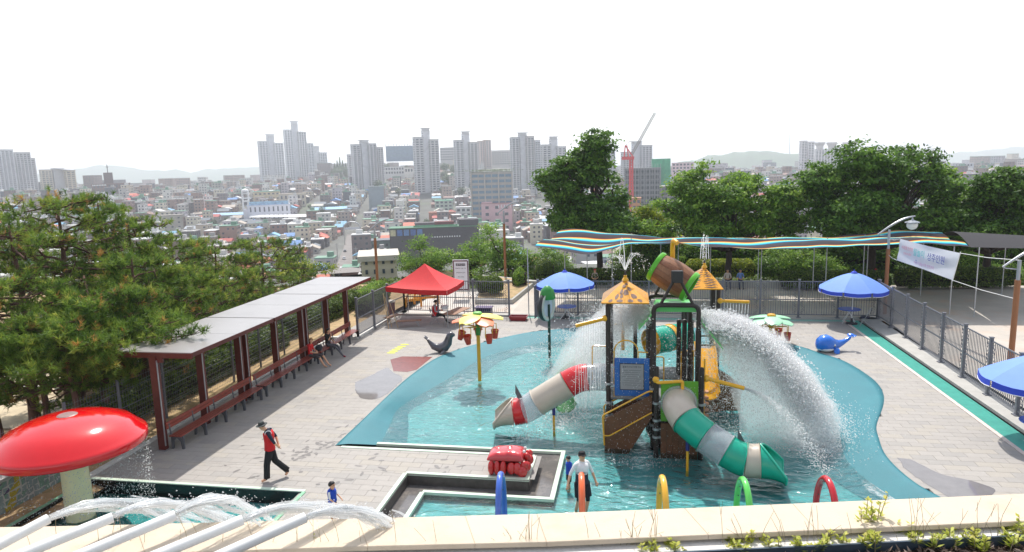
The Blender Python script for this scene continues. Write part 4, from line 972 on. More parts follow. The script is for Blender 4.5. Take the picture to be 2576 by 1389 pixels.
# ================================================================ play structure
P0 = Vector((0.6, 20.5, -.45))
ps = thing("water_play_structure", "large water play structure with barrel, tube slides, patterned roofs and dark posts in the pool", "play structure", tuple(P0))
def post(x, y, z1, r=.075, z0=-.45, name="post", rings=(), cap=True):
    m = MB(); m.cyl((x, y, z0), (x, y, z1), r, 14)
    if cap: m.lathe([(r, z1), (r*.7, z1+.03), (.005, z1+.045)], (x, y, 0), 14)
    o = m.build(name, DARKPOST, ps, smooth=35.0)
    if rings:
        m = MB()
        for z in rings: m.lathe([(r+.002, z-.035), (r+.03, z-.03), (r+.03, z+.03), (r+.002, z+.035)], (x, y, 0), 14); m.box((x+r+.04, y, z), (.06, .05, .05))
        m.build("clamp", STEEL, o)
    return o
def ptube(name, pts, r, m_, seg=10, parent=None):
    m = MB(); m.tube(pts, r, seg); return m.build(name, m_, parent or ps, smooth=40.0)
def fillet(pts, r=.12, n=4):
    P = [Vector(p) for p in pts]; out = [P[0]]
    for a, b, c in zip(P[:-2], P[1:-1], P[2:]):
        u = (a-b).normalized(); v = (c-b).normalized(); p = b+u*r; q = b+v*r
        for k in range(n+1): t = k/n; out.append((p.lerp(b, t)).lerp(b.lerp(q, t), t))
    out.append(P[-1]); return out
XL, XR = PY(1643, 1000, 20.35).x, PY(1756, 900, 20.35).x; YA, YB = 20.35, 21.85
XG = PY(1530, 900, 20.4).x; DECKZ = 1.12
zs = PY(1655, 925, 19.75).z; xs0, xs1 = PY(1651, 1000, 19.75).x, PY(1764, 1000, 19.75).x
post(xs0, 19.75, zs, rings=(.2, .45, .72, 1.25)); post(xs1, 19.75, zs, rings=(1.25, .3))
# barrel frame: two bent arches carrying the barrel pivots
zt = PY(1695, 768, YA).z
for y, dx in ((YA, 0.0), (YB, -.12)):
    x0, x1 = XL+dx, XR+dx
    ptube("arch_frame", fillet([(x0, y, -.45), (x0, y, zt), (x1, y, zt), (x1, y, .9)], .22, 6), .07, DARKPOST, 12)
    px_ = (x0+x1)/2+.02; zp = zt+.86
    for s_ in (-1, 1): ptube("brace", [(px_+s_*.46, y, zt+.04), (px_+s_*.06, y, zp-.05)], .045, DARKPOST)
    m = MB(); m.box((px_, y-(.02 if y == YA else -.02), zp), (.34, .16, .36)); m.build("pivot_bracket", BLACKP, ps, bevel=.02)
for (x, y) in ((XL, YA), (XR, YA)): post(x, y, zt-.75, r=.085, rings=(.35, .7, 1.5), cap=False)
post(XG, 20.4, PY(1527, 768, 20.4).z, rings=(.1, .35, .6, 1.0, 1.6)); post(XL-.08, 21.6, PY(1612, 768, 21.6).z); post(XG+.05, 21.75, PY(1560, 765, 21.75).z, r=.065)
post(PY(1598, 900, 22.0).x, 22.0, PY(1598, 768, 22.0).z, r=.065)
for (u, Y_) in ((1721, 21.9), (1707, 22.3), (1738, 22.2)): p = PY(u, 900, Y_); post(p.x, Y_, PY(u, 806, Y_).z, r=.075)
# barrel
bc = PY(1693, 696, 21.1); ax = (PY(1732, 715, 20.95)-PY(1655, 668, 21.25)).normalized(); BL, BR = 1.20, .50
q = Vector((0, 0, 1)).rotation_difference(ax); NS = 18
stv = [mat("barrel_stave_%d" % i, S(*c), .5, var=.28, scale=9, bump=.2) for i, c in enumerate(((134, 88, 58), (122, 76, 48), (142, 98, 66)))]
for k in range(NS):
    a0, a1 = 2*math.pi*(k+.02)/NS, 2*math.pi*(k+.98)/NS; V = []; F = []; n = 6
    for i in range(n+1):
        t = i/n; z = (t-.5)*BL; r_ = BR*(1-.14*(2*t-1)**2)
        for (a, rr) in ((a0, r_), ((a0+a1)/2, r_*1.012), (a1, r_), (a1, r_-.04), (a0, r_-.04)): V.append(bc+q @ Vector((rr*math.cos(a), rr*math.sin(a), z)))
    for i in range(n):
        for j in range(5): F.append((i*5+j, i*5+(j+1) % 5, (i+1)*5+(j+1) % 5, (i+1)*5+j))
    F += [(4, 3, 2, 1, 0), tuple(n*5+j for j in range(5))]
    m = MB(); m.add(V, F); m.build("barrel_stave", stv[k % 3], ps, smooth=30.0)
hoopg = mat("hoop_lime", S(92, 178, 44), .35, var=.06)
for s_ in (-1, 1):
    z = s_*(BL/2-.02); r_ = BR*.885; m = MB(); m.lathe([(r_-.06, z-.07), (r_+.03, z-.07), (r_+.05, z), (r_+.03, z+.07), (r_-.06, z+.07), (r_-.06, z-.07)], bc, 36, axis=ax); m.build("barrel_hoop", hoopg, ps, smooth=40.0)
m = MB(); m.lathe([(.005, -BL/2+.02), (BR*.84, -BL/2+.02), (BR*.84, -BL/2+.05), (.005, -BL/2+.05)], bc, 28, axis=ax); m.build("barrel_bottom", stv[2], ps)
# yellow spout above
sp = PY(1693, 645, 21.4)
ptube("spout", fillet([PY(1692, 690, 21.5)-Vector((0, 0, .4)), PY(1692, 622, 21.5), PY(1694, 604, 21.35), PY(1704, 612, 21.2)], .08), .075, YELLOW, 12)
# green splash roof below barrel
gr_ = mat("splash_roof_green", S(104, 196, 110), .3, var=.05); zg = PY(1700, 778, 20.7).z
m = MB(); xa, xb = XL-.02, XR+.02
V = [(xa+.05, YA+.12, zg-.04), (xb-.05, YA+.12, zg-.04), (xb-.05, YB-.1, zg-.04), (xa+.05, YB-.1, zg-.04), (xa+.12, YA+.2, zg+.12), (xb-.12, YA+.2, zg+.12), (xb-.12, YB-.2, zg+.12), (xa+.12, YB-.2, zg+.12)]
m.add(V, [(3, 2, 1, 0), (4, 5, 6, 7), (0, 1, 5, 4), (1, 2, 6, 5), (2, 3, 7, 6), (3, 0, 4, 7)]); m.build("splash_roof", gr_, ps, bevel=.02)
m = MB(); a, b = PY(1762, 800, 20.8), PY(1812, 862, 20.8); V = [a+Vector((0, -.6, 0)), a+Vector((0, .7, 0)), b+Vector((0, .8, 0)), b+Vector((0, -.7, 0))]; V += [p-Vector((0, 0, .05)) for p in V]
m.add(V, [(3, 2, 1, 0), (4, 5, 6, 7), (0, 1, 5, 4), (1, 2, 6, 5), (2, 3, 7, 6), (3, 0, 4, 7)]); m.build("splash_roof", gr_, ps)
m = MB(); a, b = PY(1638, 782, 20.8), PY(1606, 818, 20.8); V = [a+Vector((0, -.5, 0)), a+Vector((0, .6, 0)), b+Vector((0, .6, 0)), b+Vector((0, -.5, 0))]; V += [p-Vector((0, 0, .05)) for p in V]
m.add(V, [(0, 1, 2, 3), (7, 6, 5, 4), (0, 4, 5, 1), (1, 5, 6, 2), (2, 6, 7, 3), (3, 7, 4, 0)]); m.build("splash_roof", gr_, ps)
# patterned pyramid roofs
orr = mat("roof_orange", S(240, 166, 44), .35, var=.05); brs = mat("roof_brown_patch", S(122, 92, 76), .45, var=.1); wd_ = mat("roof_side_wood", S(170, 128, 78), .5, var=.25, scale=8)
def pyramid(pl, pr_, pa, Yf, depth, pattern):
    a, b = PY(pl[0], pl[1], Yf), PY(pr_[0], pr_[1], Yf); a.z = b.z = (a.z+b.z)/2; c, d = b+Vector((0, depth, 0)), a+Vector((0, depth, 0)); ap = PY(pa[0], pa[1], Yf+depth/2)
    for i, (p, q_) in enumerate(((a, b), (b, c), (c, d), (d, a))):
        m = MB(); mid = (p+q_+ap)/3; nn = (q_-p).cross(ap-p).normalized()
        m.add([p, q_, ap, p-nn*.05, q_-nn*.05, ap-nn*.05], [(0, 1, 2), (5, 4, 3), (0, 3, 4, 1), (1, 4, 5, 2), (2, 5, 3, 0)]); m.build("roof_face", orr if i in (0, 1) else wd_, ps)
    e1 = (b-a); n_ = e1.cross(ap-a).normalized(); pieces = []
    def fp(u, v): base = a.lerp(b, u); top = ap; return base.lerp(top, v)+n_*.006
    if pattern == 'giraffe':
        for (u, v, ru, rv) in ((.17, .08, .045, .06), (.27, .25, .05, .12), (.38, .08, .075, .06), (.53, .43, .10, .13), (.62, .08, .07, .06), (.84, .09, .055, .06), (.75, .28, .085, .10), (.36, .47, .06, .11), (.70, .58, .10, .08), (.42, .70, .13, .08), (.40, .28, .045, .09), (.63, .8, .15, .06)):
            pieces.append([fp(min(max(u+ru*(1+.35*mnoise.noise((t*1.3, u*9, v*7)))*math.cos(t), .03), .97), v+rv*(1+.35*mnoise.noise((t*1.3, u*5, v*9)))*math.sin(t)) for t in np.linspace(0, 2*math.pi, 10)[:-1]])
    else:
        for k in range(9):
            v0 = .06+k*.095
            for (u0, u1) in ((.06, .46), (.50, .95)):
                u0 += random.uniform(-.04, .06); u1 -= random.uniform(-.03, .08); h_ = .03; sl = random.uniform(-.03, .03); top = [fp(u0+(u1-u0)*t, v0+sl*t+h_*math.sin(math.pi*t)+.015*math.sin(t*9+k)) for t in np.linspace(0, 1, 7)]; bot = [fp(u0+(u1-u0)*t, v0+sl*t-h_*.6*math.sin(math.pi*t)+.015*math.sin(t*9+k)) for t in np.linspace(1, 0, 7)[1:-1]]
                pieces.append(bot[::-1] and (top+bot)[::-1])
    for pc in pieces:
        m = MB(); n2 = len(pc); P2 = [p-n_*.005 for p in pc]; m.add(pc+P2, [tuple(range(n2)), tuple(range(2*n2-1, n2-1, -1))]+[(i_, n2+i_, n2+(i_+1) % n2, (i_+1) % n2) for i_ in range(n2)]); m.build("roof_patch", brs, ps)
    m = MB(); m.lathe([(.11, 0), (.08, .06), (.05, .10), (.05, .16), (.02, .17)], ap-Vector((0, 0, .03)), 12); m.build("finial", YELLOW, ps)
    m = MB(); m.cyl(ap+Vector((0, 0, .12)), ap+Vector((0, 0, .26)), .03, 8); m.tube([ap+Vector((-.17, 0, .32)), ap+Vector((0, 0, .24)), ap+Vector((.17, 0, .32))], .015, 6); m.build("spray_nozzle", DARKPOST, ps)
    return ap
apG = pyramid((1512, 762), (1633, 762), (1573, 703), 20.3, 1.6, 'giraffe')
YZ = 24.6; apZ = pyramid((1716, 727), (1820, 727), (1772, 671), YZ, 1.7, 'zebra')
zx = [PY(u, 800, YZ+.3).x for u in (1725, 1793)]
for (x, y) in ((zx[0], YZ+.25), (zx[1], YZ+.25), (PY(1806, 800, YZ+.2).x, YZ+.15), (zx[0], YZ+1.5), (zx[1]+.1, YZ+1.5)): post(x, y, PY(1780, 727, YZ).z, r=.07)
# decks
pl = mat("platform_grey", S(110, 112, 112), .6, var=.15)
for (x0, x1, y0, y1, z) in ((XG, XL, 20.4, 21.8, DECKZ), (XL, XR, 20.35, 21.85, DECKZ), (xs0, xs1, 19.8, 20.4, DECKZ-.1), (zx[0], zx[1], YZ+.2, YZ+1.6, 1.3), (XL, XR, 21.9, 23.2, DECKZ+.2)):
    m = MB(); m.box(((x0+x1)/2, (y0+y1)/2, z), (x1-x0-.02, y1-y0-.02, .07)); m.build("platform", pl, ps, bevel=.01)
# blue notice panel
a, b = PY(1546, 995, 20.36), PY(1634, 902, 20.36); cx_, cz_ = (a.x+b.x)/2, (a.z+b.z)/2; W_, H_ = b.x-a.x, b.z-a.z
m = MB(); m.box((cx_, 20.36, cz_), (W_, .05, H_)); m.build("blue_panel", BLUEP, ps, bevel=.012)
m = MB(); m.box((cx_, 20.327, cz_+.02), (W_*.70, .012, H_*.70)); m.build("board_frame", BLACKP, ps)
m = MB(); m.box((cx_, 20.322, cz_+.02), (W_*.66, .012, H_*.66)); m.build("board", mat("board_grey", S(150, 150, 152), .35, var=.05), ps)
T = frame_mat((cx_, 20.314, cz_+.02+H_*.26), (1, 0, 0), (0, 0, 1)); text("board_title", "물놀이시설 이용안내", W_*.062, T, DARKTXT, ps)
m = MB()
for k in range(8): m.box((cx_-(.02*W_ if k % 2 else 0), 20.3155, cz_+.02+H_*(.17-.055*k)), (W_*(.54-.05*(k % 3)), .002, .012))
m.build("board_lines", mat("print_grey", S(104, 104, 108), .5), ps, kind="stuff")
m = MB()
for s_ in (-1, 1):
    for z in (-.3, .3): m.box((cx_+s_*(W_/2+.05), 20.37, cz_+z), (.12, .05, .05))
m.build("bracket", STEEL, ps, kind="stuff")
# yellow climbing arches and hoops behind the panel
def hr(name, pts, r=.022): ptube(name, pts, r, YELLOW, 8)
aa = [PY(1543, 885, 20.5), PY(1550, 885, 20.5)]; c0 = PY(1575, 885, 20.5); arc = [Vector((c0.x+.36*math.cos(t), 20.5, c0.z+.36*math.sin(t))) for t in np.linspace(math.pi, 0, 12)]
hr("hand_hoop", [PY(1543, 887, 20.5)]+arc+[PY(1630, 887, 20.5)])
for (x, y0) in ((arc[0].x, 20.5), (arc[-1].x, 20.5)): hr("hand_rail", [(x, y0, c0.z), (x, y0, DECKZ)])
p1, p2 = PY(1490, 918, 21.2), PY(1490, 870, 21.2); hr("hand_rail", fillet([p1-Vector((0, 0, .5)), p2, p2+Vector((.5, 0, 0))], .07))
p1 = PY(1668, 885, 21.6); hr("hand_rail", fillet([(XL+.05, 21.0, p1.z), (p1.x, 21.0, p1.z), (p1.x, 21.0, DECKZ)], .08))
for u in (1714, 1722, 1735, 1745, 1752): p = PY(u, 885, 21.9); hr("hand_rail", [(p.x, 21.9, DECKZ), (p.x, 21.9, p.z)], .018)
p = PY(1714, 883, 21.9); p3 = PY(1752, 883, 21.9); hr("hand_rail", fillet([(p.x, 21.9, DECKZ), (p.x, 21.9, p.z), (p3.x, 21.9, p3.z)], .08))
# T bar of nozzles behind giraffe roof
hr("spray_bar", [PY(1543, 774, 22.2), PY(1602, 772, 22.2)], .03); hr("spray_bar", [PY(1560, 773, 22.2), PY(1567, 818, 22.2), PY(1567, 880, 22.2)], .055); hr("spray_bar", [PY(1545, 816, 22.2), PY(1594, 816, 22.2)], .03)
# nozzle pipes
def nozzle(a, b, r=.06): ptube("spray_pipe", [a, b], r, YELLOW, 12); m = MB(); m.ball(a, r*1.7, 10, 8); m.build("pipe_socket", YELLOW, ps, smooth=True)
NZ = [(PY(1522, 801, 20.4), PY(1448, 820, 20.1)), (PY(1812, 757, YZ), PY(1885, 760, YZ)), (PY(1777, 952, 19.85), PY(1873, 977, 19.5))]
for a, b in NZ: nozzle(a, b)
q_ = PY(1650, 955, 19.7); q2 = PY(1717, 959, 19.65); ptube("spray_pipe", fillet([q_, q_+Vector((.04, -.06, -.08)), q2, q2-Vector((0, 0, .42))], .06), .05, YELLOW, 10)
m = MB(); m.ball(q_, .10, 12, 8); m.build("pipe_socket", YELLOW, ps, smooth=True)
for (u0, v0, u1, v1, Y_) in ((1726, 1000, 1752, 1120, 21.4),): pass
# stairs with brown sides and yellow handrails
brn = mat("stair_side_brown", S(104, 66, 40), .5, var=.25, scale=7)
s0, s1 = PY(1522, 1092, 19.9), PY(1640, 992, 19.9); L0 = PY(1522, 1052, 19.9)
for yy in (19.9, 20.75):
    V = [(s0.x-.02, yy, -.45), (s0.x-.02, yy, L0.z-.04), (s1.x, yy, s1.z-.02), (s1.x, yy, s1.z-.72), (s0.x+.7, yy, -.45)]; V2 = [(x, y+.05, z) for x, y, z in V]; n_ = 5
    m = MB(); m.add(V+V2, [tuple(range(n_)), tuple(range(2*n_-1, n_-1, -1))]+[(i_, n_+i_, n_+(i_+1) % n_, (i_+1) % n_) for i_ in range(n_)]); m.build("stair_side", brn, ps)
    h0, h1 = PY(1516, 1045, 19.84), PY(1642, 985, 19.84); g0, g1 = PY(1520, 1096, 19.84), PY(1640, 1038, 19.84); dy = yy-19.9
    ptube("hand_rail", fillet([g0+Vector((0, dy, 0))-Vector((0, 0, .3)), h0+Vector((0, dy, 0)), h1-Vector((.12, -dy, 0))+Vector((0, 0, .0)), h1+Vector((0, dy, 0))], .08), .026, YELLOW, 8)
    ptube("hand_rail", fillet([g0+Vector((0, dy, 0)), g0+Vector((.16, dy, 0)), g1+Vector((0, dy, 0))], .06), .022, YELLOW, 8)
for k in range(6): t = (k+.5)/6; m = MB(); m.box((s0.x+(s1.x-s0.x)*t, 20.33, -.3+(DECKZ+.25)*t), (.24, .82, .05)); m.build("step", pl, ps)
# green slide panel with round opening, brown base panel
a, b = PY(1662, 1059, 19.72), PY(1757, 960, 19.72); m = MB(); m.box(((a.x+b.x)/2, 19.72, (a.z+b.z)/2), (b.x-a.x, .05, b.z-a.z)); m.build("green_panel", GREENP, ps, bevel=.01)
a2 = PY(1660, 1064, 19.75); m = MB()
for k in range(6): wdk = (b.x-a.x)/6; m.box((a.x+wdk*(k+.5), 19.75, (a2.z-.45)/2), (wdk-.008, .06, a2.z+.45)); m.build("base_board", brn, ps); m = MB()
m = MB(); m.box(((XL+XR)/2, 20.5, .1), (XR-XL-.2, .06, 1.5)); m.build("base_panel", mat("dark_panel", S(40, 28, 24), .6), ps)
# tube slides
def tube_slide(path, r, cols, joints, ring=True):
    P = [Vector(p) for p in path]; D = []
    for i in range(len(P)-1):
        p0, p1, p2, p3 = P[max(i-1, 0)], P[i], P[i+1], P[min(i+2, len(P)-1)]
        for k in range(8): t = k/8; D.append(.5*((2*p1)+(p2-p0)*t+(2*p0-5*p1+4*p2-p3)*t*t+(3*p1-p0-3*p2+p3)*t**3))
    D.append(P[-1]); n = len(D)-1
    for (t0, t1), c in zip(zip(joints[:-1], joints[1:]), cols):
        seg = D[int(t0*n):int(t1*n)+1]
        m = MB(); m.tube(seg, r, 26, cap=False); inner = MB(); inner.tube(seg[::-1], r*.955, 26, cap=False); m.add(inner.v, inner.f); m.build("slide_section", c, ps, smooth=50.0)
        if ring:
            for e, e2 in ((0, 1), (-1, -2)):
                d = (seg[e]-seg[e2]).normalized()*.035; m = MB(); m.tube([seg[e]-d*1.0, seg[e]-d*.25, seg[e]-d*.2, seg[e]-d*.05], [r*1.005, r*1.06, r*1.06, r*1.0], 26, cap=False); m.build("flange", c, ps, smooth=40.0)
    return D
def scoop(c, d, r, c_m, length=.62):
    d = Vector(d); d.z = 0; d.normalize(); sd = Vector((-d.y, d.x, 0)); V = []; F = []; n, k_ = 9, 20
    for i in range(n+1):
        t = i/n; half = math.pi*(1-.50*t**.7); wd = r*(1.02+.30*t*t); p = Vector(c)+d*length*t-Vector((0, 0, .16*t*t))
        for j in range(k_+1):
            a = -math.pi/2-half+2*half*j/k_; V.append(p+sd*wd*math.cos(a)+Vector((0, 0, r*(1.02-.25*t)*math.sin(a))))
    for i in range(n):
        for j in range(k_): a = i*(k_+1)+j; F.append((a, a+1, a+k_+2, a+k_+1))
    nv_ = len(V); V2 = [p+d*.0+(Vector(c)+d*length*.5-p).normalized()*.035 for p in V]
    rim = list(range(k_+1))+[i*(k_+1)+k_ for i in range(1, n+1)]+[n*(k_+1)+j for j in range(k_-1, -1, -1)]+[i*(k_+1) for i in range(n-1, 0, -1)]
    m = MB(); m.add(V+V2, F+[tuple(nv_+i for i in reversed(f)) for f in F]+[(rim[(i+1) % len(rim)], rim[i], nv_+rim[i], nv_+rim[(i+1) % len(rim)]) for i in range(len(rim))])
    edge = [V[i*(k_+1)] for i in range(n+1)]; m.tube(edge, .035, 8); m.tube([V[i*(k_+1)+k_] for i in range(n+1)], .035, 8); m.tube([V[n*(k_+1)+j] for j in range(k_+1)], .035, 8)
    m.build("slide_exit", c_m, ps, smooth=60.0)
CLEAR = clear_mat("clear_tube", (.72, .75, .78), .30)
gpath = [PY(1708, 1012, 19.75), PY(1708, 1026, 19.35), PY(1728, 1058, 18.95), PY(1772, 1096, 18.6), PY(1822, 1130, 18.35), PY(1870, 1152, 18.2), PY(1912, 1160, 18.15)]
gpath[-1].z = gpath[-2].z = max(.02, gpath[-1].z)
tube_slide(gpath, .455, [BEIGEP, TEALP, CLEAR, TEALP, BEIGEP], [0, .34, .53, .70, .87, 1.0])
scoop(gpath[-1], gpath[-1]-gpath[-2], .455, TEALP)
m = MB(); m.lathe([(.47, 0), (.53, .01), (.53, .05), (.47, .06)], gpath[0]+Vector((0, -.06, 0)), 30, axis=(0, -1, 0)); m.build("collar_ring", CLEAR, ps, smooth=True)
rpath = [PY(1545, 950, 21.25), PY(1490, 948, 21.25), PY(1450, 955, 21.2), PY(1405, 980, 21.1), PY(1362, 1006, 21.0), PY(1322, 1030, 20.95), PY(1292, 1036, 20.9)]
rpath[-1].z = max(.06, rpath[-1].z); rpath[-2].z = max(.16, rpath[-2].z)
tube_slide(rpath, .44, [CLEAR, REDP, BEIGEP, CLEAR, REDP], [0, .22, .42, .72, .86, 1.0])
scoop(rpath[-1], rpath[-1]-rpath[-2], .44, BEIGEP)
for (u, v, Y_, zt_) in ((1393, 1035, 20.98, .35), (1730, 1105, 18.6, .35)):
    p = PY(u, v, Y_); ptube("slide_support", [(p.x, Y_, -.45), (p.x, Y_, .45)], .04, YELLOW, 10); ptube("slide_support", [(p.x, Y_, .3), (p.x, Y_, .62)], .055, mat("navy_clamp", S(40, 44, 120), .4), 10)
fin = mat("dark_fin", S(92, 94, 98), .4)
for (u, v, Y_) in ((1306, 985, 20.8), (1868, 1100, 18.3)):
    p = PY(u, v, Y_); V = [p+Vector(t) for t in ((-.12, 0, .22), (.10, 0, -.2), (-.05, 0, -.25), (-.13, 0, -.05))]; m = MB(); V2 = [t+Vector((0, .03, 0)) for t in V]; m.add(V+V2, [(0, 1, 2, 3), (7, 6, 5, 4), (0, 4, 5, 1), (1, 5, 6, 2), (2, 6, 7, 3), (3, 7, 4, 0)]); m.build("fin", fin, ps)
# rear crawl tunnel in teal and yellow
tn1 = [PY(1632, 862, 22.6), PY(1665, 855, 22.9), PY(1690, 848, 23.3), PY(1725, 845, 23.7)]
tube_slide(tn1, .44, [YELLOW, TEALP, YELLOW, TEALP], [0, .16, .46, .64, 1.0])
# open green slide at the rear left, yellow slide and rock panel on the right
def trough(path, wd, m_, h=.16):
    P = [Vector(p) for p in path]; V = []; F = []; k_ = 8
    for i, p in enumerate(P):
        t = (P[min(i+1, len(P)-1)]-P[max(i-1, 0)]).normalized(); sd = t.cross(Vector((0, 0, 1))).normalized()
        for j in range(k_+1): a = math.pi*j/k_; V.append(p+sd*wd*.5*-math.cos(a)+Vector((0, 0, h-h*1.4*math.sin(a))))
    for i in range(len(P)-1):
        for j in range(k_): a = i*(k_+1)+j; F.append((a, a+1, a+k_+2, a+k_+1))
    nv_ = len(V); m = MB(); m.add(V+[p-Vector((0, 0, .03)) for p in V], F+[tuple(nv_+i for i in reversed(f)) for f in F]); m.tube([V[i*(k_+1)] for i in range(len(P))], .03, 8); m.tube([V[i*(k_+1)+k_] for i in range(len(P))], .03, 8); m.build("open_slide", m_, ps, smooth=60.0)
og = mat("slide_green", S(58, 134, 70), .3, var=.05)
cen = PY(1500, 905, 23.2); tr_ = []
for t in np.linspace(0, 1, 18): a = 1.2+t*2.6; tr_.append(Vector((cen.x+1.25*math.cos(a), 23.2+1.3*math.sin(a), 1.5-1.55*t)))
trough(tr_, .75, og)
trough([PY(1772, 872, 22.6), PY(1776, 900, 22.2), PY(1778, 935, 21.8), PY(1781, 975, 21.3), PY(1784, 1000, 21.0)], .62, mat("slide_yellow", S(238, 178, 44), .3, var=.05))
rk = mat("rock_panel", S(112, 84, 62), .9, var=.35, scale=3, bump=.8, bscale=8)
a = PY(1768, 905, 23.2); V = []; F = []
for j in range(9):
    for i in range(13):
        u, v = i/12, j/8; x = a.x+1.35*u; z = -.3+(1.75-.9*u**1.5)*v; V.append((x, 23.2+.5*u+.18*mnoise.noise((x*2, z*2, 1))+.1*math.sin(5*v), z))
for j in range(8):
    for i in range(12): q_ = j*13+i; F.append((q_, q_+1, q_+14, q_+13))
m = MB(); m.add(V, F); nv_ = len(V); m.add([(x, y+.25, z) for x, y, z in V], [f[::-1] for f in F]); m.build("climbing_wall", rk, ps)
for (u0, v0, u1, v1) in ((1757, 845, 1818, 845), (1757, 868, 1852, 868)): ptube("rope_bar", [PY(u0, v0, 22.0), PY(u1, v1, 22.0)], .03, dg_, 8)
for k in range(6):
    p = PY(1772, 985+k*15, 20.9); m = MB(); m.lathe([(.005, -.02), (.13, -.02), (.14, 0), (.13, .02), (.005, .02)], p, 14); m.build("climbing_disc", mat("disc_tan", S(180, 130, 96), .5), ps, smooth=30.0)
p = PY(1772, 950, 20.9); ptube("climbing_pole", [(p.x, 20.9, -.45), (p.x, 20.9, p.z+.6)], .025, YELLOW, 8)
# ================================================================ animal sculptures and the red crab
cC_ = G(2092, 886); c = Vector(cC_); wh = thing("whale_sculpture", "glossy blue whale sculpture with white belly and raised tail on the paving", "sculpture", tuple(c))
wbl = mat("whale_blue", S(28, 112, 214), .18, var=.04, coat=.5); wwh = mat("whale_white", (.75, .77, .78), .25, var=.03)
D = (G(2130, 884)-G(2065, 888)).normalized(); D = Vector((D.x, D.y, 0)).normalized(); Sd = Vector((-D.y, D.x, 0)); b0 = G(2079, 884)
m = MB(); Mx = Matrix((D, Sd, Vector((0, 0, 1)))).transposed()
prw = [(-.46, .28, .02), (-.44, .30, .16), (-.36, .33, .30), (-.2, .36, .385), (0, .37, .40), (.2, .33, .34), (.38, .29, .24), (.56, .30, .18), (.74, .36, .13), (.92, .46, .10), (1.05, .55, .09), (1.12, .6, .03)]
V = []; F = []; k_ = 18
for (x, zc, r_) in prw:
    for j in range(k_): a = 2*math.pi*j/k_; V.append(b0+Mx @ Vector((x, r_*math.cos(a), max(.03, zc+r_*.95*math.sin(a)))))
for i in range(len(prw)-1):
    for j in range(k_): j2 = (j+1) % k_; F.append((i*k_+j, (i+1)*k_+j, (i+1)*k_+j2, i*k_+j2))
m.add(V, F); m.build("body", wbl, wh, smooth=True)
m = MB(); m.ball(b0+Mx @ Vector((-.06, 0, .16)), (.385, .37, .15), 20, 10, M=Mx); m.build("belly", wwh, wh, smooth=True)
for s_ in (-1, 1):
    m = MB(); m.ball(b0+Mx @ Vector((1.18, s_*.13, .64)), (.10, .16, .035), 12, 8, M=Mx @ Matrix.Rotation(s_*.7, 3, 'Z') @ Matrix.Rotation(-.5, 3, 'Y')); m.build("tail_fluke", wbl, wh, smooth=True)
    m = MB(); m.ball(b0+Mx @ Vector((.22, s_*.42, .11)), (.12, .17, .04), 12, 8, M=Mx @ Matrix.Rotation(s_*.5, 3, 'Z') @ Matrix.Rotation(-s_*.9, 3, 'X')); m.build("flipper", wbl, wh, smooth=True)
    m = MB(); m.ball(b0+Mx @ Vector((.16, s_*.335, .33)), (.05, .04, .075), 10, 8, M=Mx); e = m.build("eye", wwh, wh, smooth=True)
    m = MB(); m.ball(b0+Mx @ Vector((.155, s_*.362, .30)), (.025, .02, .04), 8, 6, M=Mx); m.build("pupil", BLACKP, e)
b0 = G(1110, 887); se = thing("seal_sculpture", "glossy dark grey seal sculpture with raised head and tail beside the pool", "sculpture", tuple(b0))
D = (G(1140, 886)-G(1085, 888)).normalized(); D = Vector((D.x, D.y, 0)).normalized(); Sd = Vector((-D.y, D.x, 0)); Mx = Matrix((D, Sd, Vector((0, 0, 1)))).transposed()
sg = mat("seal_grey", S(84, 82, 88), .18, var=.1, coat=.5); skl = [((-.62, 0, .66), .04), ((-.5, 0, .50), .085), ((-.34, 0, .30), .15), ((-.08, 0, .22), .21), ((.18, 0, .27), .24), ((.32, 0, .46), .205), ((.38, 0, .66), .165), ((.43, 0, .80), .165), ((.52, 0, .83), .13), ((.62, 0, .79), .075), ((.66, 0, .785), .03)]
m = MB(); m.tube([b0+Mx @ Vector(p) for p, r_ in skl], [r_ for p, r_ in skl], 18); m.build("body", sg, se, smooth=True)
for s_ in (-1, 1):
    m = MB(); m.ball(b0+Mx @ Vector((.08, s_*.27, .10)), (.10, .20, .035), 12, 8, M=Mx @ Matrix.Rotation(s_*.6, 3, 'Z') @ Matrix.Rotation(-s_*.5, 3, 'X')); m.build("flipper", sg, se, smooth=True)
    m = MB(); m.ball(b0+Mx @ Vector((-.66, s_*.12, .70)), (.13, .08, .03), 10, 6, M=Mx @ Matrix.Rotation(-s_*.5, 3, 'Z') @ Matrix.Rotation(.7, 3, 'Y')); m.build("tail_flipper", sg, se, smooth=True)
    m = MB(); m.ball(b0+Mx @ Vector((.53, s_*.105, .875)), .022, 8, 6); m.build("eye", BLACKP, se)
b0 = G(1276, 1182); cr = thing("crab_sculpture", "glossy red crab-like sculpture with bumpy shell and bulging legs on the wet paving", "sculpture", tuple(b0))
crm = mat("crab_red", S(196, 34, 34), .14, var=.08, coat=.6); crt = mat("crab_shell_pinkish", S(206, 60, 66), .16, var=.08, coat=.6)
Xa = Vector((1, 0.03, 0)).normalized(); Ya = Vector((-.03, 1, 0)); V = []; F = []; n1, n2 = 28, 22
for i in range(n1+1):
    for j in range(n2+1):
        u = -1+2*i/n1; v = -1+2*j/n2; e = max(0, 1-abs(u)**3.2)**.45*max(0, 1-abs(v)**3.2)**.45
        bmp = .035*max(0, math.sin(u*9.5))*max(0, math.sin(v*7.5+1)); V.append(b0+Xa*(.50*u)+Ya*(.36*v)+Vector((0, 0, .44+(.17+.06*(u+1)*.5+bmp)*e)))
top = len(V)
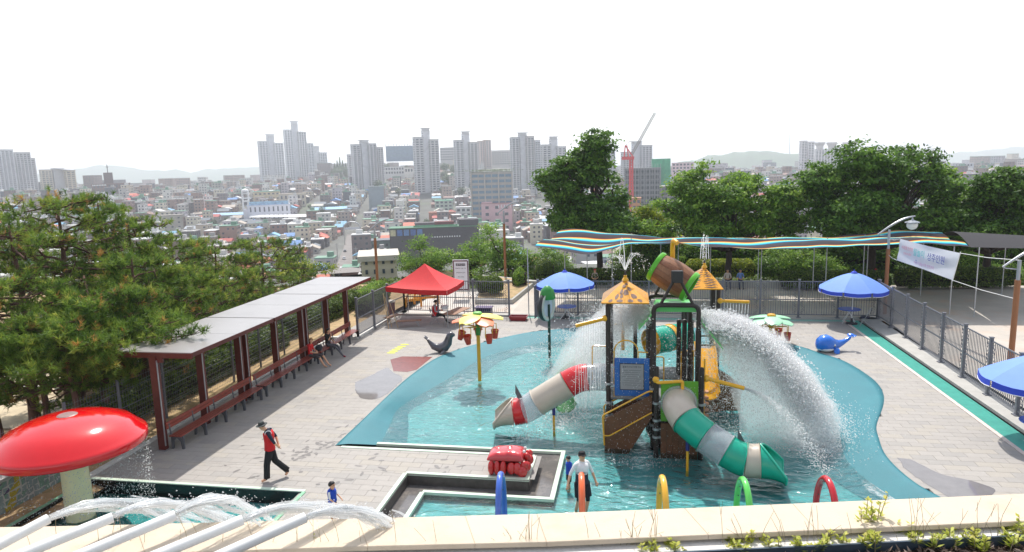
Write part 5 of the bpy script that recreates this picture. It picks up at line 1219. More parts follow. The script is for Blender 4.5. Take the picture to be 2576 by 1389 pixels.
for i in range(n1+1):
    for j in range(n2+1): u = -1+2*i/n1; v = -1+2*j/n2; V.append(b0+Xa*(.47*u)+Ya*(.34*v)+Vector((0, 0, .40-.06*max(0, 1-u*u)*max(0, 1-v*v))))
W2 = n2+1
for i in range(n1):
    for j in range(n2): a = i*W2+j; F.append((a, a+W2, a+W2+1, a+1)); F.append((top+a, top+a+1, top+a+W2+1, top+a+W2))
for i in range(n1): F.append((i*W2, top+i*W2, top+(i+1)*W2, (i+1)*W2)); F.append((i*W2+n2, (i+1)*W2+n2, top+(i+1)*W2+n2, top+i*W2+n2))
for j in range(n2): F.append((j, j+1, top+j+1, top+j)); F.append((n1*W2+j, top+n1*W2+j, top+n1*W2+j+1, n1*W2+j+1))
m = MB(); m.add(V, F); m.build("shell", crt, cr, smooth=60.0)
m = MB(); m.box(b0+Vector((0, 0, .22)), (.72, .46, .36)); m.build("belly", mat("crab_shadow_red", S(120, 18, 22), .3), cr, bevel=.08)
for k in range(5):
    for s_ in (-1, 1):
        x = -.38+.165*k+(.06 if k > 2 else 0); o_ = b0+Xa*x+Ya*(s_*.33)
        m = MB(); m.ball(o_+Vector((0, s_*.02, .21)), (.095 if k < 3 else .125, .13, .205 if k < 3 else .17), 14, 10); m.build("leg", crm, cr, smooth=True)
for (x, y, z, r_) in ((.55, -.16, .20, .14), (.60, .12, .27, .13), (.58, .30, .36, .11), (.46, -.34, .13, .15), (.55, -.02, .42, .10), (.52, -.30, .30, .10)):
    m = MB(); m.ball(b0+Xa*x+Ya*y+Vector((0, 0, z)), (r_, r_, r_*1.1), 14, 10); m.build("claw_segment", crm, cr, smooth=True)
for s_ in (-1, 1): m = MB(); m.ball(b0+Xa*.50+Ya*s_*.12+Vector((0, 0, .60)), .045, 10, 8); m.build("eye", WHITEPAINT, cr, smooth=True)
# ================================================================ vegetation
bark = mat("pine_bark", S(96, 70, 60), .9, var=.35, scale=7, bump=.6, bscale=18); barkd = mat("dark_bark", S(58, 48, 42), .9, var=.3, scale=6, bump=.5)
PINE = foliage_mat("pine_needles", [S(48, 72, 28), S(78, 110, 42), S(110, 138, 54), S(150, 162, 72), S(170, 128, 70)], .42, rough=.55)
LEAFD = foliage_mat("leaves_dark", [S(44, 70, 28), S(70, 106, 38), S(98, 138, 50), S(130, 166, 70)], .38)
LEAFM = foliage_mat("leaves_mid", [S(58, 88, 34), S(90, 128, 46), S(124, 160, 60), S(158, 182, 84)], .42)
LEAFY = foliage_mat("leaves_yellow", [S(74, 96, 28), S(110, 134, 38), S(150, 164, 48), S(190, 190, 70)], .40)
HEDGE = foliage_mat("leaves_hedge", [S(40, 58, 24), S(64, 90, 32), S(98, 122, 42), S(140, 156, 56)], .3)
CITYG = foliage_mat("leaves_far", [S(44, 66, 34), S(62, 88, 44), S(84, 108, 56)], .3)
def rand_unit(n, rng):
    v = rng.normal(size=(n, 3)); return v/np.linalg.norm(v, axis=1, keepdims=True)
def tufts(centers, dirs, rng, n=22, L=.19, w=.011, tint=None):
    """pine tufts: bursts of thin needle triangles round each shoot"""
    C = np.repeat(centers, n, 0); D = np.repeat(dirs, n, 0); N = len(C)
    d = rand_unit(N, rng)*.95+D*.75; d /= np.linalg.norm(d, axis=1, keepdims=True)
    s = np.cross(d, rand_unit(N, rng)); s /= np.linalg.norm(s, axis=1, keepdims=True)+1e-9
    l = L*rng.uniform(.7, 1.25, (N, 1)); o = C+D*rng.uniform(-.10, .12, (N, 1))
    V = np.stack([o-s*w, o+s*w, o+d*l], 1).reshape(-1, 3); F = np.arange(len(V)).reshape(-1, 3)
    t = np.repeat(tint, n)+rng.uniform(-.08, .08, N); return V, F, np.repeat(np.clip(t, 0, 1), 3)
def leaves(C, nrm, rng, L=.15, w=.075, tint=None):
    N = len(C); a = rand_unit(N, rng); a = a-nrm*np.sum(a*nrm, 1, keepdims=True)*.8; a[:, 2] -= .25; a /= np.linalg.norm(a, axis=1, keepdims=True)
    s = np.cross(a, nrm+rand_unit(N, rng)*.7); s /= np.linalg.norm(s, axis=1, keepdims=True)+1e-9
    l = L*rng.uniform(.7, 1.3, (N, 1)); ww = w*rng.uniform(.7, 1.3, (N, 1))
    V = np.stack([C-a*l*.5, C+s*ww*.5, C+a*l*.5, C-s*ww*.5], 1).reshape(-1, 3); F = np.arange(len(V)).reshape(-1, 4)
    return V, F, np.repeat(np.clip(tint, 0, 1), 4)
def limb(m, a, b, r0, r1, rng, wob=.12, n=5, seg=6):
    a = np.array(a, float); b = np.array(b, float); pts = []; L = np.linalg.norm(b-a)
    for i in range(n+1):
        t = i/n; pts.append(a+(b-a)*t+(rng.normal(size=3)*wob*L*.35*math.sin(math.pi*t) if 0 < i < n else 0))
    m.tube(pts, list(np.linspace(r0, r1, n+1)), seg); return pts
def pine(label, base, h, spread, seed, ntuft=900, group="pine trees on the left slope", lean=(0, 0), bare=.35, layers=9, dens=1.0):
    rng = np.random.default_rng(seed); t_ = thing("pine_tree", label, "pine tree", tuple(base), group); base = np.array(base, float)
    tr = MB(); top = base+np.array([lean[0], lean[1], h]); n = 9; pts = []
    for i in range(n+1):
        t = i/n; pts.append(base+(top-base)*t+np.array([.18*math.sin(3*t+seed), .15*math.sin(4*t+seed*2), 0])*(t*(1-t)*4)*.6)
    r0 = .022*h+.05; tr.tube(pts, list(np.linspace(r0, .03, n+1)), 9)
    C = []; Dr = []
    for k in range(layers):
        t = bare+(1-bare)*(k+.3)/layers; i = min(n-1, int(t*n)); o = pts[i]+(pts[i+1]-pts[i])*(t*n-i)
        nb = rng.integers(3, 5)
        for q in range(nb):
            a = 2*math.pi*(q/nb)+k*1.9+rng.uniform(-.4, .4); L = spread*(1.05-.62*((t-bare)/(1-bare))**1.4)*rng.uniform(.75, 1.15)
            e = o+np.array([math.cos(a)*L, math.sin(a)*L, L*rng.uniform(-.02, .30)]); bp = limb(tr, o, e, r0*.34*(1.1-t*.6), .018, rng, .28, 6, 6)
            for s_ in np.linspace(.35, 1, 7):
                j = min(5, int(s_*6)); p = bp[j]+(bp[j+1]-bp[j])*(s_*6-j) if j < 6 else bp[6]
                for _ in range(2):
                    b = a+rng.normal()*1.0; l2 = L*.34*rng.uniform(.5, 1.2)*(1.15-.5*s_); e2 = p+np.array([math.cos(b)*l2, math.sin(b)*l2, l2*rng.uniform(.0, .5)])
                    tr.tube([p, (p+e2)/2+np.array([0, 0, -.03]), e2], [.018, .012, .007], 4, cap=False)
                    m_ = max(2, int(ntuft/(layers*nb*14)*rng.uniform(.7, 1.4)*dens))
                    f = rng.uniform(.25, 1.05, (m_, 1)); c = p+(e2-p)*f+rng.normal(size=(m_, 3))*np.array([.14, .14, .07])
                    C.append(c); dd = np.tile((e2-p)/max(1e-6, np.linalg.norm(e2-p)), (m_, 1))*.5+np.array([0, 0, .75])+rng.normal(size=(m_, 3))*.35; Dr.append(dd)
    c = top+rng.normal(size=(14, 3))*np.array([.25, .25, .2]); C.append(c); Dr.append(np.tile([0, 0, 1.], (14, 1)))
    C = np.concatenate(C); Dr = np.concatenate(Dr); Dr /= np.linalg.norm(Dr, axis=1, keepdims=True)
    tint = .38+.25*rng.normal(size=len(C))*.6+np.array([.28*mnoise.noise((c[0]*.7, c[1]*.7, c[2]*.9+seed)) for c in C]); tint = np.where(rng.uniform(size=len(C)) < .035, .97, np.clip(tint, 0, .8))
    tr.build("trunk", bark, t_, smooth=True); V, F, T = tufts(C, Dr, rng, n=24, L=.20, w=.0125, tint=tint); npmesh("crown", V, F, PINE, t_, attr=T); return t_
def gz(x, y): return (0.0 if x > -16.9 else -1.15*smooth01((-16.9-x)/3.4))-0.04-max(0, -x-24)*0.03
def pine_at(px, py_top, dist, spread, seed, label, **k):
    d = ray(px, py_top); s = dist/math.hypot(d[0], d[1]); x, y = d[0]*s, d[1]*s; z = gz(x, y) if y < 54 else terrain(x, y); h = CAM_H+d[2]*s-z
    return pine(label, (x, y, z-.1), h, spread, seed, **k)
pine_at(138, 492, 31.5, 3.6, 11, "tallest pine with bare winding branches rising above the others at the far left", ntuft=1500, bare=.30, layers=12)
pine_at(20, 560, 30, 3.2, 12, "pine at the left picture edge with drooping dark branches", ntuft=1300, bare=.22, layers=10)
pine_at(245, 505, 35, 2.4, 13, "slim pine just right of the tallest pine, its top in open tufts", ntuft=900, bare=.30, layers=9, dens=.8)
pine_at(322, 560, 33.5, 2.9, 14, "pine with a lopsided open crown right of the slim pine", ntuft=1100, bare=.28)
pine_at(430, 600, 36, 3.0, 15, "broad pine behind the middle of the shelter roof, first of the low row", ntuft=1200, bare=.22)
pine_at(540, 612, 40, 3.2, 16, "broad pine with brownish tufts behind the shelter roof's middle", ntuft=1200, bare=.2)
pine_at(655, 605, 44, 3.3, 17, "pine with a twig poking up, nearest the pale street trees", ntuft=1200, bare=.2)
pine_at(235, 745, 25.5, 2.7, 18, "low pine spreading over the shelter's near end", ntuft=1700, bare=.52, layers=7)
pine_at(75, 820, 25.5, 2.5, 19, "low pine with forked trunks above the sand lot", ntuft=1500, bare=.50, layers=6)
pine_at(330, 640, 29, 2.7, 20, "dense pine between the shelter and the slim pine", ntuft=1500, bare=.25)
pine_at(560, 675, 36, 2.6, 21, "short pine touching the shelter roof's rear edge", ntuft=1200, bare=.15)
pine_at(450, 690, 32, 2.5, 22, "short dense pine beside the shelter roof's seam", ntuft=1300, bare=.2)
pine_at(-60, 700, 27, 3.2, 23, "pine cut off by the left picture edge, lowest branches over the sand", ntuft=1100, bare=.35)
pine_at(130, 660, 34, 3.4, 24, "wide pine filling the gap behind the tallest pine's trunk", ntuft=1500, bare=.15)
pine_at(228, 775, 26, 1.9, 25, "low pine whose foliage hides the shelter roof's near left corner", ntuft=1500, bare=.55, layers=6)
pine("small pine whose foliage droops over the shelter roof's near left corner", (-16.95, 17.5, gz(-16.95, 17.5)-.1), 4.0, 2.25, 26, ntuft=1600, bare=.68, layers=5)
def tree(label, base, h, lobes, seed, mt, nleaf=14000, L=.15, w=.08, group=None, trunk_r=.16, fork=.35, name="leafy_tree", cat="tree", barkm=None, clump=.58):
    """trunk, limbs reaching into the lobes, and leaves set in many small sprays over each lobe"""
    rng = np.random.default_rng(seed); t_ = thing(name, label, cat, tuple(base), group); base = np.array(base, float); tr = MB(); big_ = max(q[3] for q in lobes)
    if big_ > 1.5:
        L2 = []
        for (lx, ly, lz, rx, ry, rz) in lobes:
            for q in range(5): u = rng.normal(size=3)*np.array([.52, .52, .50]); f_ = rng.uniform(.42, .62); L2.append((lx+u[0]*rx, ly+u[1]*ry, lz+u[2]*rz, rx*f_, ry*f_, rz*f_))
        lobes = L2
    fk = base+np.array([0, 0, h*fork]); limb(tr, base-np.array([0, 0, .2]), fk, trunk_r, trunk_r*.8, rng, .04, 4, 10)
    C = []; Nn = []; T = []; tot = sum(r[3]*r[4]*r[5] for r in lobes)**1.0
    for (lx, ly, lz, rx, ry, rz) in lobes:
        c = base+np.array([lx, ly, lz]); lp = limb(tr, fk, c-np.array([0, 0, rz*.3]), trunk_r*.55, trunk_r*.2, rng, .14, 5, 7)
        frac = (rx*ry*rz)/tot; n = int(nleaf*frac); ns = max(8, int(n/34)); u = rand_unit(ns, rng); rad = rng.uniform(.45, 1.08, (ns, 1))**.6; R_ = np.array([rx, ry, rz])
        bump = np.array([1+.22*mnoise.noise((q[0]*2.2+seed, q[1]*2.2, q[2]*2.2)) for q in u])[:, None]; sc_ = c+u*R_*rad*bump
        for k in range(0, ns, 5): limb(tr, lp[-1], sc_[k], trunk_r*.14, .008, rng, .12, 3, 4)
        k = 34; cl = clump*rng.uniform(.6, 1.25, (ns, 1)); P = np.repeat(sc_, k, 0)+rng.normal(size=(ns*k, 3))*np.repeat(cl, k, 0)*np.array([.50, .50, .17])
        nn = np.repeat(u, k, 0)*.5+np.array([0, 0, .8])+rng.normal(size=(ns*k, 3))*.45; nn /= np.linalg.norm(nn, axis=1, keepdims=True)
        C.append(P); Nn.append(nn); T.append(np.clip(np.repeat(.45+.2*rng.normal(size=ns), k)+rng.normal(size=ns*k)*.10, 0, 1))
    tr.build("trunk", barkm or barkd, t_, smooth=True); V, F, T = leaves(np.concatenate(C), np.concatenate(Nn), rng, L, w, np.concatenate(T)); npmesh("crown", V, F, mt, t_, attr=T); return t_
def tree_px(label, trunk_px, Y, lobes_px, seed, mt, **k):
    """lobes given as (u, v, half-width, half-height) in view columns/rows at depth Y"""
    b = PY(trunk_px[0], trunk_px[1], Y); z = terrain(b.x, Y) if Y > 49 else -.05; b.z = z; lob = []
    for (u, v, hw, hh, dy) in lobes_px:
        c = PY(u, v, Y); e = PY(u+hw, v, Y); f = PY(u, v-hh, Y); rx = abs(e.x-c.x); rz = abs(f.z-c.z); lob.append((c.x-b.x, dy, c.z-z, rx, max(rx*.9, 1.0), rz))
    h = max(q[2]+q[5] for q in lob); return tree(label, tuple(b), h, lob, seed, mt, **k)
tree_px("tall dark green zelkova standing alone behind the left end of the rainbow canopy", (1508, 690), 50, [(1470, 420, 62, 62, 0), (1420, 500, 55, 60, .4), (1500, 500, 75, 70, -.5), (1545, 535, 48, 65, .5), (1400, 545, 42, 38, 0), (1480, 572, 85, 38, 0), (1440, 455, 60, 55, .8), (1495, 400, 38, 40, .2)], 31, LEAFD, nleaf=42000, L=.26, w=.14, trunk_r=.26, fork=.30)
tree_px("cherry tree with a loose crown, first one right of the tall zelkova", (1832, 690), 48.5, [(1700, 560, 60, 50, 0), (1960, 570, 60, 50, 0), (1760, 520, 82, 62, 0), (1850, 470, 85, 58, .5), (1920, 520, 78, 60, 0), (1840, 555, 110, 48, -1), (1735, 470, 40, 36, 0)], 32, LEAFM, nleaf=40000, L=.25, w=.13, trunk_r=.24, fork=.28, group="cherry trees behind the canopy")
tree_px("cherry tree with the highest and widest crown, behind the banner's lamp", (2190, 690), 47.5, [(2040, 560, 70, 55, 0), (2340, 560, 60, 60, 0), (2110, 470, 95, 70, 0), (2200, 430, 100, 55, 0), (2290, 470, 90, 80, .5), (2170, 545, 120, 55, -1), (2280, 550, 90, 45, 0), (2060, 450, 50, 40, 0), (2320, 420, 42, 34, 0)], 33, LEAFD, nleaf=52000, L=.25, w=.13, trunk_r=.28, fork=.28, group="cherry trees behind the canopy")
tree_px("cherry tree at the right picture edge with its crown cut off", (2480, 700), 47, [(2400, 590, 70, 40, 0), (2430, 500, 85, 74, 0), (2510, 470, 80, 62, 0), (2570, 500, 80, 85, 0), (2480, 570, 120, 50, 0), (2640, 480, 80, 70, 0), (2390, 560, 60, 40, .5)], 34, LEAFD, nleaf=46000, L=.25, w=.13, trunk_r=.26, fork=.28, group="cherry trees behind the canopy")
tree_px("small light green tree wedged between the widest cherry tree and the right-edge one", (2370, 690), 52, [(2365, 470, 48, 50, 0), (2390, 520, 50, 55, 0)], 35, LEAFM, nleaf=9000, L=.25, w=.13, trunk_r=.14)
tree_px("yellow-green young tree between the zelkova and the first cherry tree", (1640, 690), 52, [(1635, 560, 48, 42, 0), (1660, 590, 60, 30, 0), (1610, 590, 36, 30, 0)], 36, LEAFY, nleaf=9000, L=.25, w=.13, trunk_r=.10)
tree_px("light green small tree above the red tent, left of the notice board", (1062, 690), 54, [(1060, 630, 50, 42, 0), (1030, 655, 38, 30, 0), (1095, 650, 36, 34, 0)], 37, LEAFM, nleaf=9000, L=.17, w=.085, trunk_r=.10)
tree_px("spreading light green tree between the red tent and the middle street lamp", (1185, 690), 55, [(1180, 650, 52, 36, 0), (1215, 640, 45, 45, 0), (1165, 668, 40, 26, 0)], 38, LEAFM, nleaf=9000, L=.17, w=.085, trunk_r=.10)
tree_px("upright light green tree behind the middle street lamp", (1280, 690), 53, [(1270, 630, 45, 50, 0), (1300, 650, 50, 45, 0), (1250, 665, 42, 34, 0), (1330, 665, 40, 36, 0)], 39, LEAFM, nleaf=12000, L=.17, w=.085, trunk_r=.12)
tree_px("pale green street tree at the right end of the row of pines", (760, 690), 62, [(745, 665, 40, 40, 0), (780, 680, 45, 36, 0), (715, 660, 30, 34, 0)], 40, LEAFY, nleaf=8000, L=.2, w=.1, trunk_r=.12)
for i, (u, v, hw, hh, Yt, lab) in enumerate(((1385, 660, 45, 40, 53, "bushy small tree under the canopy's left end"), (1700, 650, 60, 40, 52, "shady small tree under the canopy beside the barrel"), (1960, 660, 55, 36, 51, "thin young tree in the shade right of the zebra roof"), (2060, 668, 60, 34, 51, "thin young tree in the shade left of the corner umbrella"), (1590, 650, 50, 42, 52, "small tree behind the giraffe roof"), (2330, 670, 70, 34, 51, "dark small tree behind the banner"), (2480, 670, 80, 40, 51, "dark small tree at the right behind the lamp rope"))):
    tree_px(lab, (u, 700), Yt, [(u, v, hw, hh, 0), (u-20, v+15, hw*.8, hh*.7, 0), (u+22, v+14, hw*.8, hh*.7, .4)], 50+i, LEAFM if i != 5 else LEAFD, nleaf=7500, L=.16, w=.08, trunk_r=.09)
def hedge(label, poly_px, z0, h, seed, mt, n=5000, L=.10, w=.05, name="hedge", bz=None):
    P = [G(u, v, z0) for u, v in poly_px]; a, b = P[0], P[1]; rng = np.random.default_rng(seed); d = (b-a); wd = (P[2].x if len(P) > 2 else 0)
    hd = thing(name, label, "hedge", tuple((a+b)/2)); dp = .55 if bz is None else bz; dn = np.array(d.normalized()); sd = np.array([-dn[1], dn[0], 0]); Lh = d.length
    u = rng.uniform(0, Lh, n); ph = rng.uniform(-.15*math.pi, 1.15*math.pi, n); rr = 1+.16*np.array([mnoise.noise((x*1.3, p*1.1, seed)) for x, p in zip(u, ph)])+rng.normal(size=n)*.05
    e = np.clip(np.minimum(u, Lh-u)/.45, 0, 1)**.5
    C = np.array(a)+np.outer(u, dn)+np.outer(np.cos(ph)*dp*rr*e, sd); C[:, 2] = z0+np.clip(h*.48+np.sign(np.sin(ph))*np.abs(np.sin(ph))**.6*h*.52*rr*e, 0, 9)
    nn = np.outer(np.cos(ph), sd)+np.outer(np.sin(ph), [0, 0, 1.])+rng.normal(size=(n, 3))*.5; nn /= np.linalg.norm(nn, axis=1, keepdims=True)
    V, F, T = leaves(C, nn, rng, L, w, np.clip(.4+.22*rng.normal(size=n)+.1*np.sin(ph), 0, 1)); npmesh("leaves", V, F, mt, hd, attr=T, kind="stuff")
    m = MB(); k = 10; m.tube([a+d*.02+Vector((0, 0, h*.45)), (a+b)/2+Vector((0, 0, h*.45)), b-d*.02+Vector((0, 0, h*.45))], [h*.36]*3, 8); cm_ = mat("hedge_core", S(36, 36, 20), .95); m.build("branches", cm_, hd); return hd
def hedge_w(label, a, b, *r, **k):
    global G
    g0 = G; it = iter((Vector(a), Vector(b))); G = lambda u, v, z=0: next(it); o = hedge(label, [(0, 0), (1, 1)], *r, **k); G = g0; return o
hedge_w("long clipped hedge just beyond the wire fence behind the shelter", (-17.3, 16.5, -.1), (-17.2, 30.5, -.1), -.15, 1.15, 69, HEDGE, 22000, L=.12, w=.06, bz=.7)
hedge_w("clipped hedge beyond the wire fence behind the shelter's far end", (-17.4, 31.0, -.1), (-17.3, 39.5, -.1), -.15, 1.2, 70, HEDGE, 13000, L=.12, w=.06, bz=.7)
hedge("clipped green hedge on the bank behind the near bench", [(330, 1010), (560, 915)], -.15, .95, 71, HEDGE, 7000)
hedge("clipped green hedge low beside the red mushroom", [(210, 1050), (350, 1010)], -.3, .7, 72, HEDGE, 5000)
hedge("clipped green hedge on the bank behind the shelter's middle posts", [(600, 885), (745, 830)], -.1, .9, 73, HEDGE, 6000)
hedge("clipped green hedge on the bank behind the shelter's far posts", [(770, 815), (900, 765)], -.1, .9, 74, HEDGE, 6000)
hedge("dark clipped hedge along the plaza's back edge, left stretch", [(1400, 716), (1650, 722)], 0, 1.15, 75, HEDGE, 9000, L=.13, w=.07, bz=.8)
hedge("yellow-green clipped hedge between the barrel and the zebra roof's trees", [(1720, 700), (1900, 700)], 0, 1.35, 76, LEAFY, 9000, L=.13, w=.07, bz=.8)
hedge("dark clipped hedge along the plaza's back edge, behind the corner umbrella", [(1960, 726), (2240, 728)], 0, 1.15, 77, HEDGE, 10000, L=.13, w=.07, bz=.8)
hedge("dark clipped hedge along the plaza's back edge, behind the banner", [(2250, 726), (2560, 722)], 0, 1.25, 78, HEDGE, 11000, L=.13, w=.07, bz=.8)
hedge("clipped yew bush in the stone bed right of the notice board", [(1205, 742), (1262, 735)], .3, 1.1, 79, HEDGE, 5000, L=.12, w=.06, bz=.9, name="bush")
hedge("round clipped bush left of the canopy's first pole", [(1290, 722), (1325, 722)], .1, 1.3, 80, LEAFM, 4000, L=.12, w=.06, bz=.9, name="bush")
hedge("rounded clipped bush behind the gate and umbrella", [(1345, 712), (1395, 712)], 0, 1.6, 81, HEDGE, 6000, L=.12, w=.06, bz=1.1, name="bush")
hedge("clipped bush beyond the railing by the leaning poles", [(910, 800), (968, 760)], -.1, 1.0, 82, HEDGE, 5000)
hedge("low flowering hedge beyond the railing left of the brown lamp", [(905, 770), (960, 735)], -.3, .9, 83, LEAFM, 5000)
hedge("sunlit clipped hedge beyond the yellow one, far behind the zebra roof", [(1905, 690), (2050, 690)], 0, 1.2, 84, LEAFY, 7000, L=.13, w=.07, bz=.8)
hedge("tall dark shrubs closing the view under the cherry trees, left stretch", [(1560, 700), (1960, 695)], -.3, 2.5, 85, LEAFD, 16000, L=.24, w=.13, bz=1.2, name="shrub_row")
hedge("tall dark shrubs closing the view under the cherry trees, middle stretch", [(1960, 695), (2300, 695)], -.3, 2.6, 86, LEAFD, 15000, L=.24, w=.13, bz=1.2, name="shrub_row")
hedge("tall dark shrubs closing the view under the cherry trees, right stretch", [(2300, 695), (2720, 690)], -.3, 2.7, 87, LEAFD, 16000, L=.24, w=.13, bz=1.2, name="shrub_row")
# stone-edged planting bed beside the entrance
m = MB(); pb_ = [G(*q) for q in ((1195, 765), (1290, 765), (1350, 715), (1215, 700))]; m.prism([(p.x, p.y) for p in pb_], -.05, .28); struct(m.build("planting_bed", conc)); m = MB(); cxy = sum((p for p in pb_), Vector())/4; m.sheet([(cxy.x+(p.x-cxy.x)*.92, cxy.y+(p.y-cxy.y)*.92) for p in pb_], .284); struct(m.build("planting_soil", soil))
# undergrowth on the back slope
rng = np.random.default_rng(5); n = 26000; X = rng.uniform(-24, 30, n); Yv = rng.uniform(49.4, 60, n); C = np.stack([X, Yv, np.array([terrain(x, y) for x, y in zip(X, Yv)])+rng.uniform(0, .55, n)*(.6+.5*np.sin(X*1.1)*np.sin(Yv*.9))+.05], 1)
nn = np.array([0, 0, 1.])+rng.normal(size=(n, 3))*.6; nn /= np.linalg.norm(nn, axis=1, keepdims=True); V, F, T = leaves(C, nn, rng, .26, .13, np.clip(.5+.25*rng.normal(size=n), 0, 1)); o = npmesh("undergrowth", V, F, HEDGE, attr=T, kind="stuff"); tag(o, "leafy undergrowth on the slope behind the canopy", "undergrowth")
n = 26000; X = rng.uniform(-44, -17.2, n); Yv = rng.uniform(31, 60, n); C = np.stack([X, Yv, np.array([(gz(x, y) if y < 53 else terrain(x, y)) for x, y in zip(X, Yv)])+rng.uniform(0, .35, n)*(.6+.5*np.sin(X*1.1)*np.sin(Yv*.9))+.03], 1)
nn = np.array([0, 0, 1.])+rng.normal(size=(n, 3))*.6; nn /= np.linalg.norm(nn, axis=1, keepdims=True); V, F, T = leaves(C, nn, rng, .24, .12, np.clip(.4+.25*rng.normal(size=n), 0, 1)); o = npmesh("undergrowth", V, F, HEDGE, attr=T, kind="stuff"); tag(o, "leafy undergrowth below the pine trees", "undergrowth")
# plants and dry stalks in the foreground bed
PLANT = foliage_mat("sedum_leaves", [S(96, 118, 36), S(140, 158, 52), S(184, 190, 84), S(206, 196, 112)], .35)
stalk = mat("dry_stalk", S(150, 138, 108), .8, var=.25)
def sprout(px, py, hgt, seed, lab):
    z = ZW-.088; c = G(px, py, z); rng = np.random.default_rng(seed); t_ = thing("sedum_plant", lab, "plant", tuple(c), "yellow-green plants in the foreground bed")
    V = []; F = []; T = []; m = MB()
    for s_ in range(rng.integers(4, 8)):
        b = np.array(c)+np.array([rng.normal()*.03, rng.normal()*.02, 0]); hh = hgt*rng.uniform(.45, 1.05); lean = rng.normal(size=2)*.12*hh; m.tube([b, b+np.array([lean[0], lean[1], hh])], [.003, .0015], 4)
        for k in range(int(12+hh*70)):
            t = rng.uniform(.15, 1.02); p = b+np.array([lean[0]*t, lean[1]*t, hh*t]); a = rng.uniform(0, 6.28); l = .048*rng.uniform(.6, 1.2)*(1.15-.6*t); d = np.array([math.cos(a), math.sin(a), .55]); d /= np.linalg.norm(d); s = np.array([-math.sin(a), math.cos(a), 0])*.008
            o = len(V); V += [p-s*.5, p+d*l*.5-s, p+d*l, p+d*l*.5+s]; F.append((o, o+1, o+2, o+3)); T += [float(np.clip(.35+.35*t+.12*rng.normal(), 0, 1))]*4
    m.build("stem", stalk, t_); npmesh("leaves", V, F, PLANT, t_, attr=T, kind="stuff")
SPX = [(2572, 1358, .13), (2540, 1372, .10), (2440, 1364, .09), (2380, 1368, .09), (2460, 1380, .10), (2330, 1380, .10), (2270, 1362, .11), (2215, 1376, .10), (2185, 1340, .22), (2180, 1378, .12), (2100, 1378, .11), (2060, 1383, .10), (2020, 1387, .09), (1945, 1387, .10), (1890, 1384, .10), (1845, 1388, .09), (2000, 1352, .07), (1700, 1392, .10), (1640, 1392, .09), (800, 1389, .09), (880, 1392, .08), (650, 1392, .07), (2140, 1350, .06), (2400, 1340, .06), (2295, 1352, .07), (2510, 1345, .06)]
ORD = {k: "%s from the right end" % ("first second third fourth fifth sixth seventh eighth ninth tenth eleventh twelfth thirteenth fourteenth fifteenth sixteenth seventeenth eighteenth nineteenth twentieth twenty-first twenty-second twenty-third twenty-fourth twenty-fifth twenty-sixth".split()[r]) for r, k in enumerate(sorted(range(len(SPX)), key=lambda q: -SPX[q][0]))}
for i, (u, v, h) in enumerate(SPX): sprout(u, v+4, h*.95, 200+i, "tall upright yellow-green plant sticking up in front of the coping" if i == 8 else "yellow-green leafy plant in the bark bed, %s" % ORD[i])
m = MB(); rr = random.Random(4)
for i in range(95):
    u = rr.uniform(100, 2570) if i > 50 else rr.choice([700, 820, 960, 1310, 1330, 1580, 1640, 1890, 1960, 2050, 2320, 2480])+rr.gauss(0, 22); c = G(u, 1392-(u-1200)*.02 if u > 1200 else 1396, ZW-.075); h = rr.uniform(.06, .26); lx = rr.gauss(0, .04)
    m.tube([c, c+Vector((lx*.4, 0, h*.6)), c+Vector((lx, rr.gauss(0, .02), h))], [.0016, .0013, .0009], 3, cap=False)
    if rr.random() < .3: m.tube([c+Vector((lx*.6, 0, h*.7)), c+Vector((lx+rr.gauss(0, .03), 0, h*1.02))], [.0012, .0008], 3, cap=False)
o = m.build("dry_grass", stalk, kind="stuff"); tag(o, "thin dry grass stalks along the front of the terrace wall", "grass")
n = 9000; rng = np.random.default_rng(9); X = rng.uniform(-.5, 5.5, n); T_ = rng.uniform(0, 1, n); ye = np.interp(X, [q.x for q in E_], [q.y for q in E_]); Yv = ye-.03-T_*.7
C = np.stack([X, Yv, np.full(n, ZW-.083)+rng.uniform(0, .02, n)], 1); nn = np.array([0, 0, 1.])+rng.normal(size=(n, 3))*.5; nn /= np.linalg.norm(nn, axis=1, keepdims=True)
V, F, T = leaves(C, nn, rng, .045, .014, rng.uniform(0, 1, n)); o = npmesh("bark_mulch", V, F, foliage_mat("bark_chips", [S(56, 42, 36), S(98, 80, 70), S(150, 132, 118), S(70, 56, 50)], .05), attr=T, kind="stuff"); tag(o, "bark chips covering the foreground planting bed", "mulch")
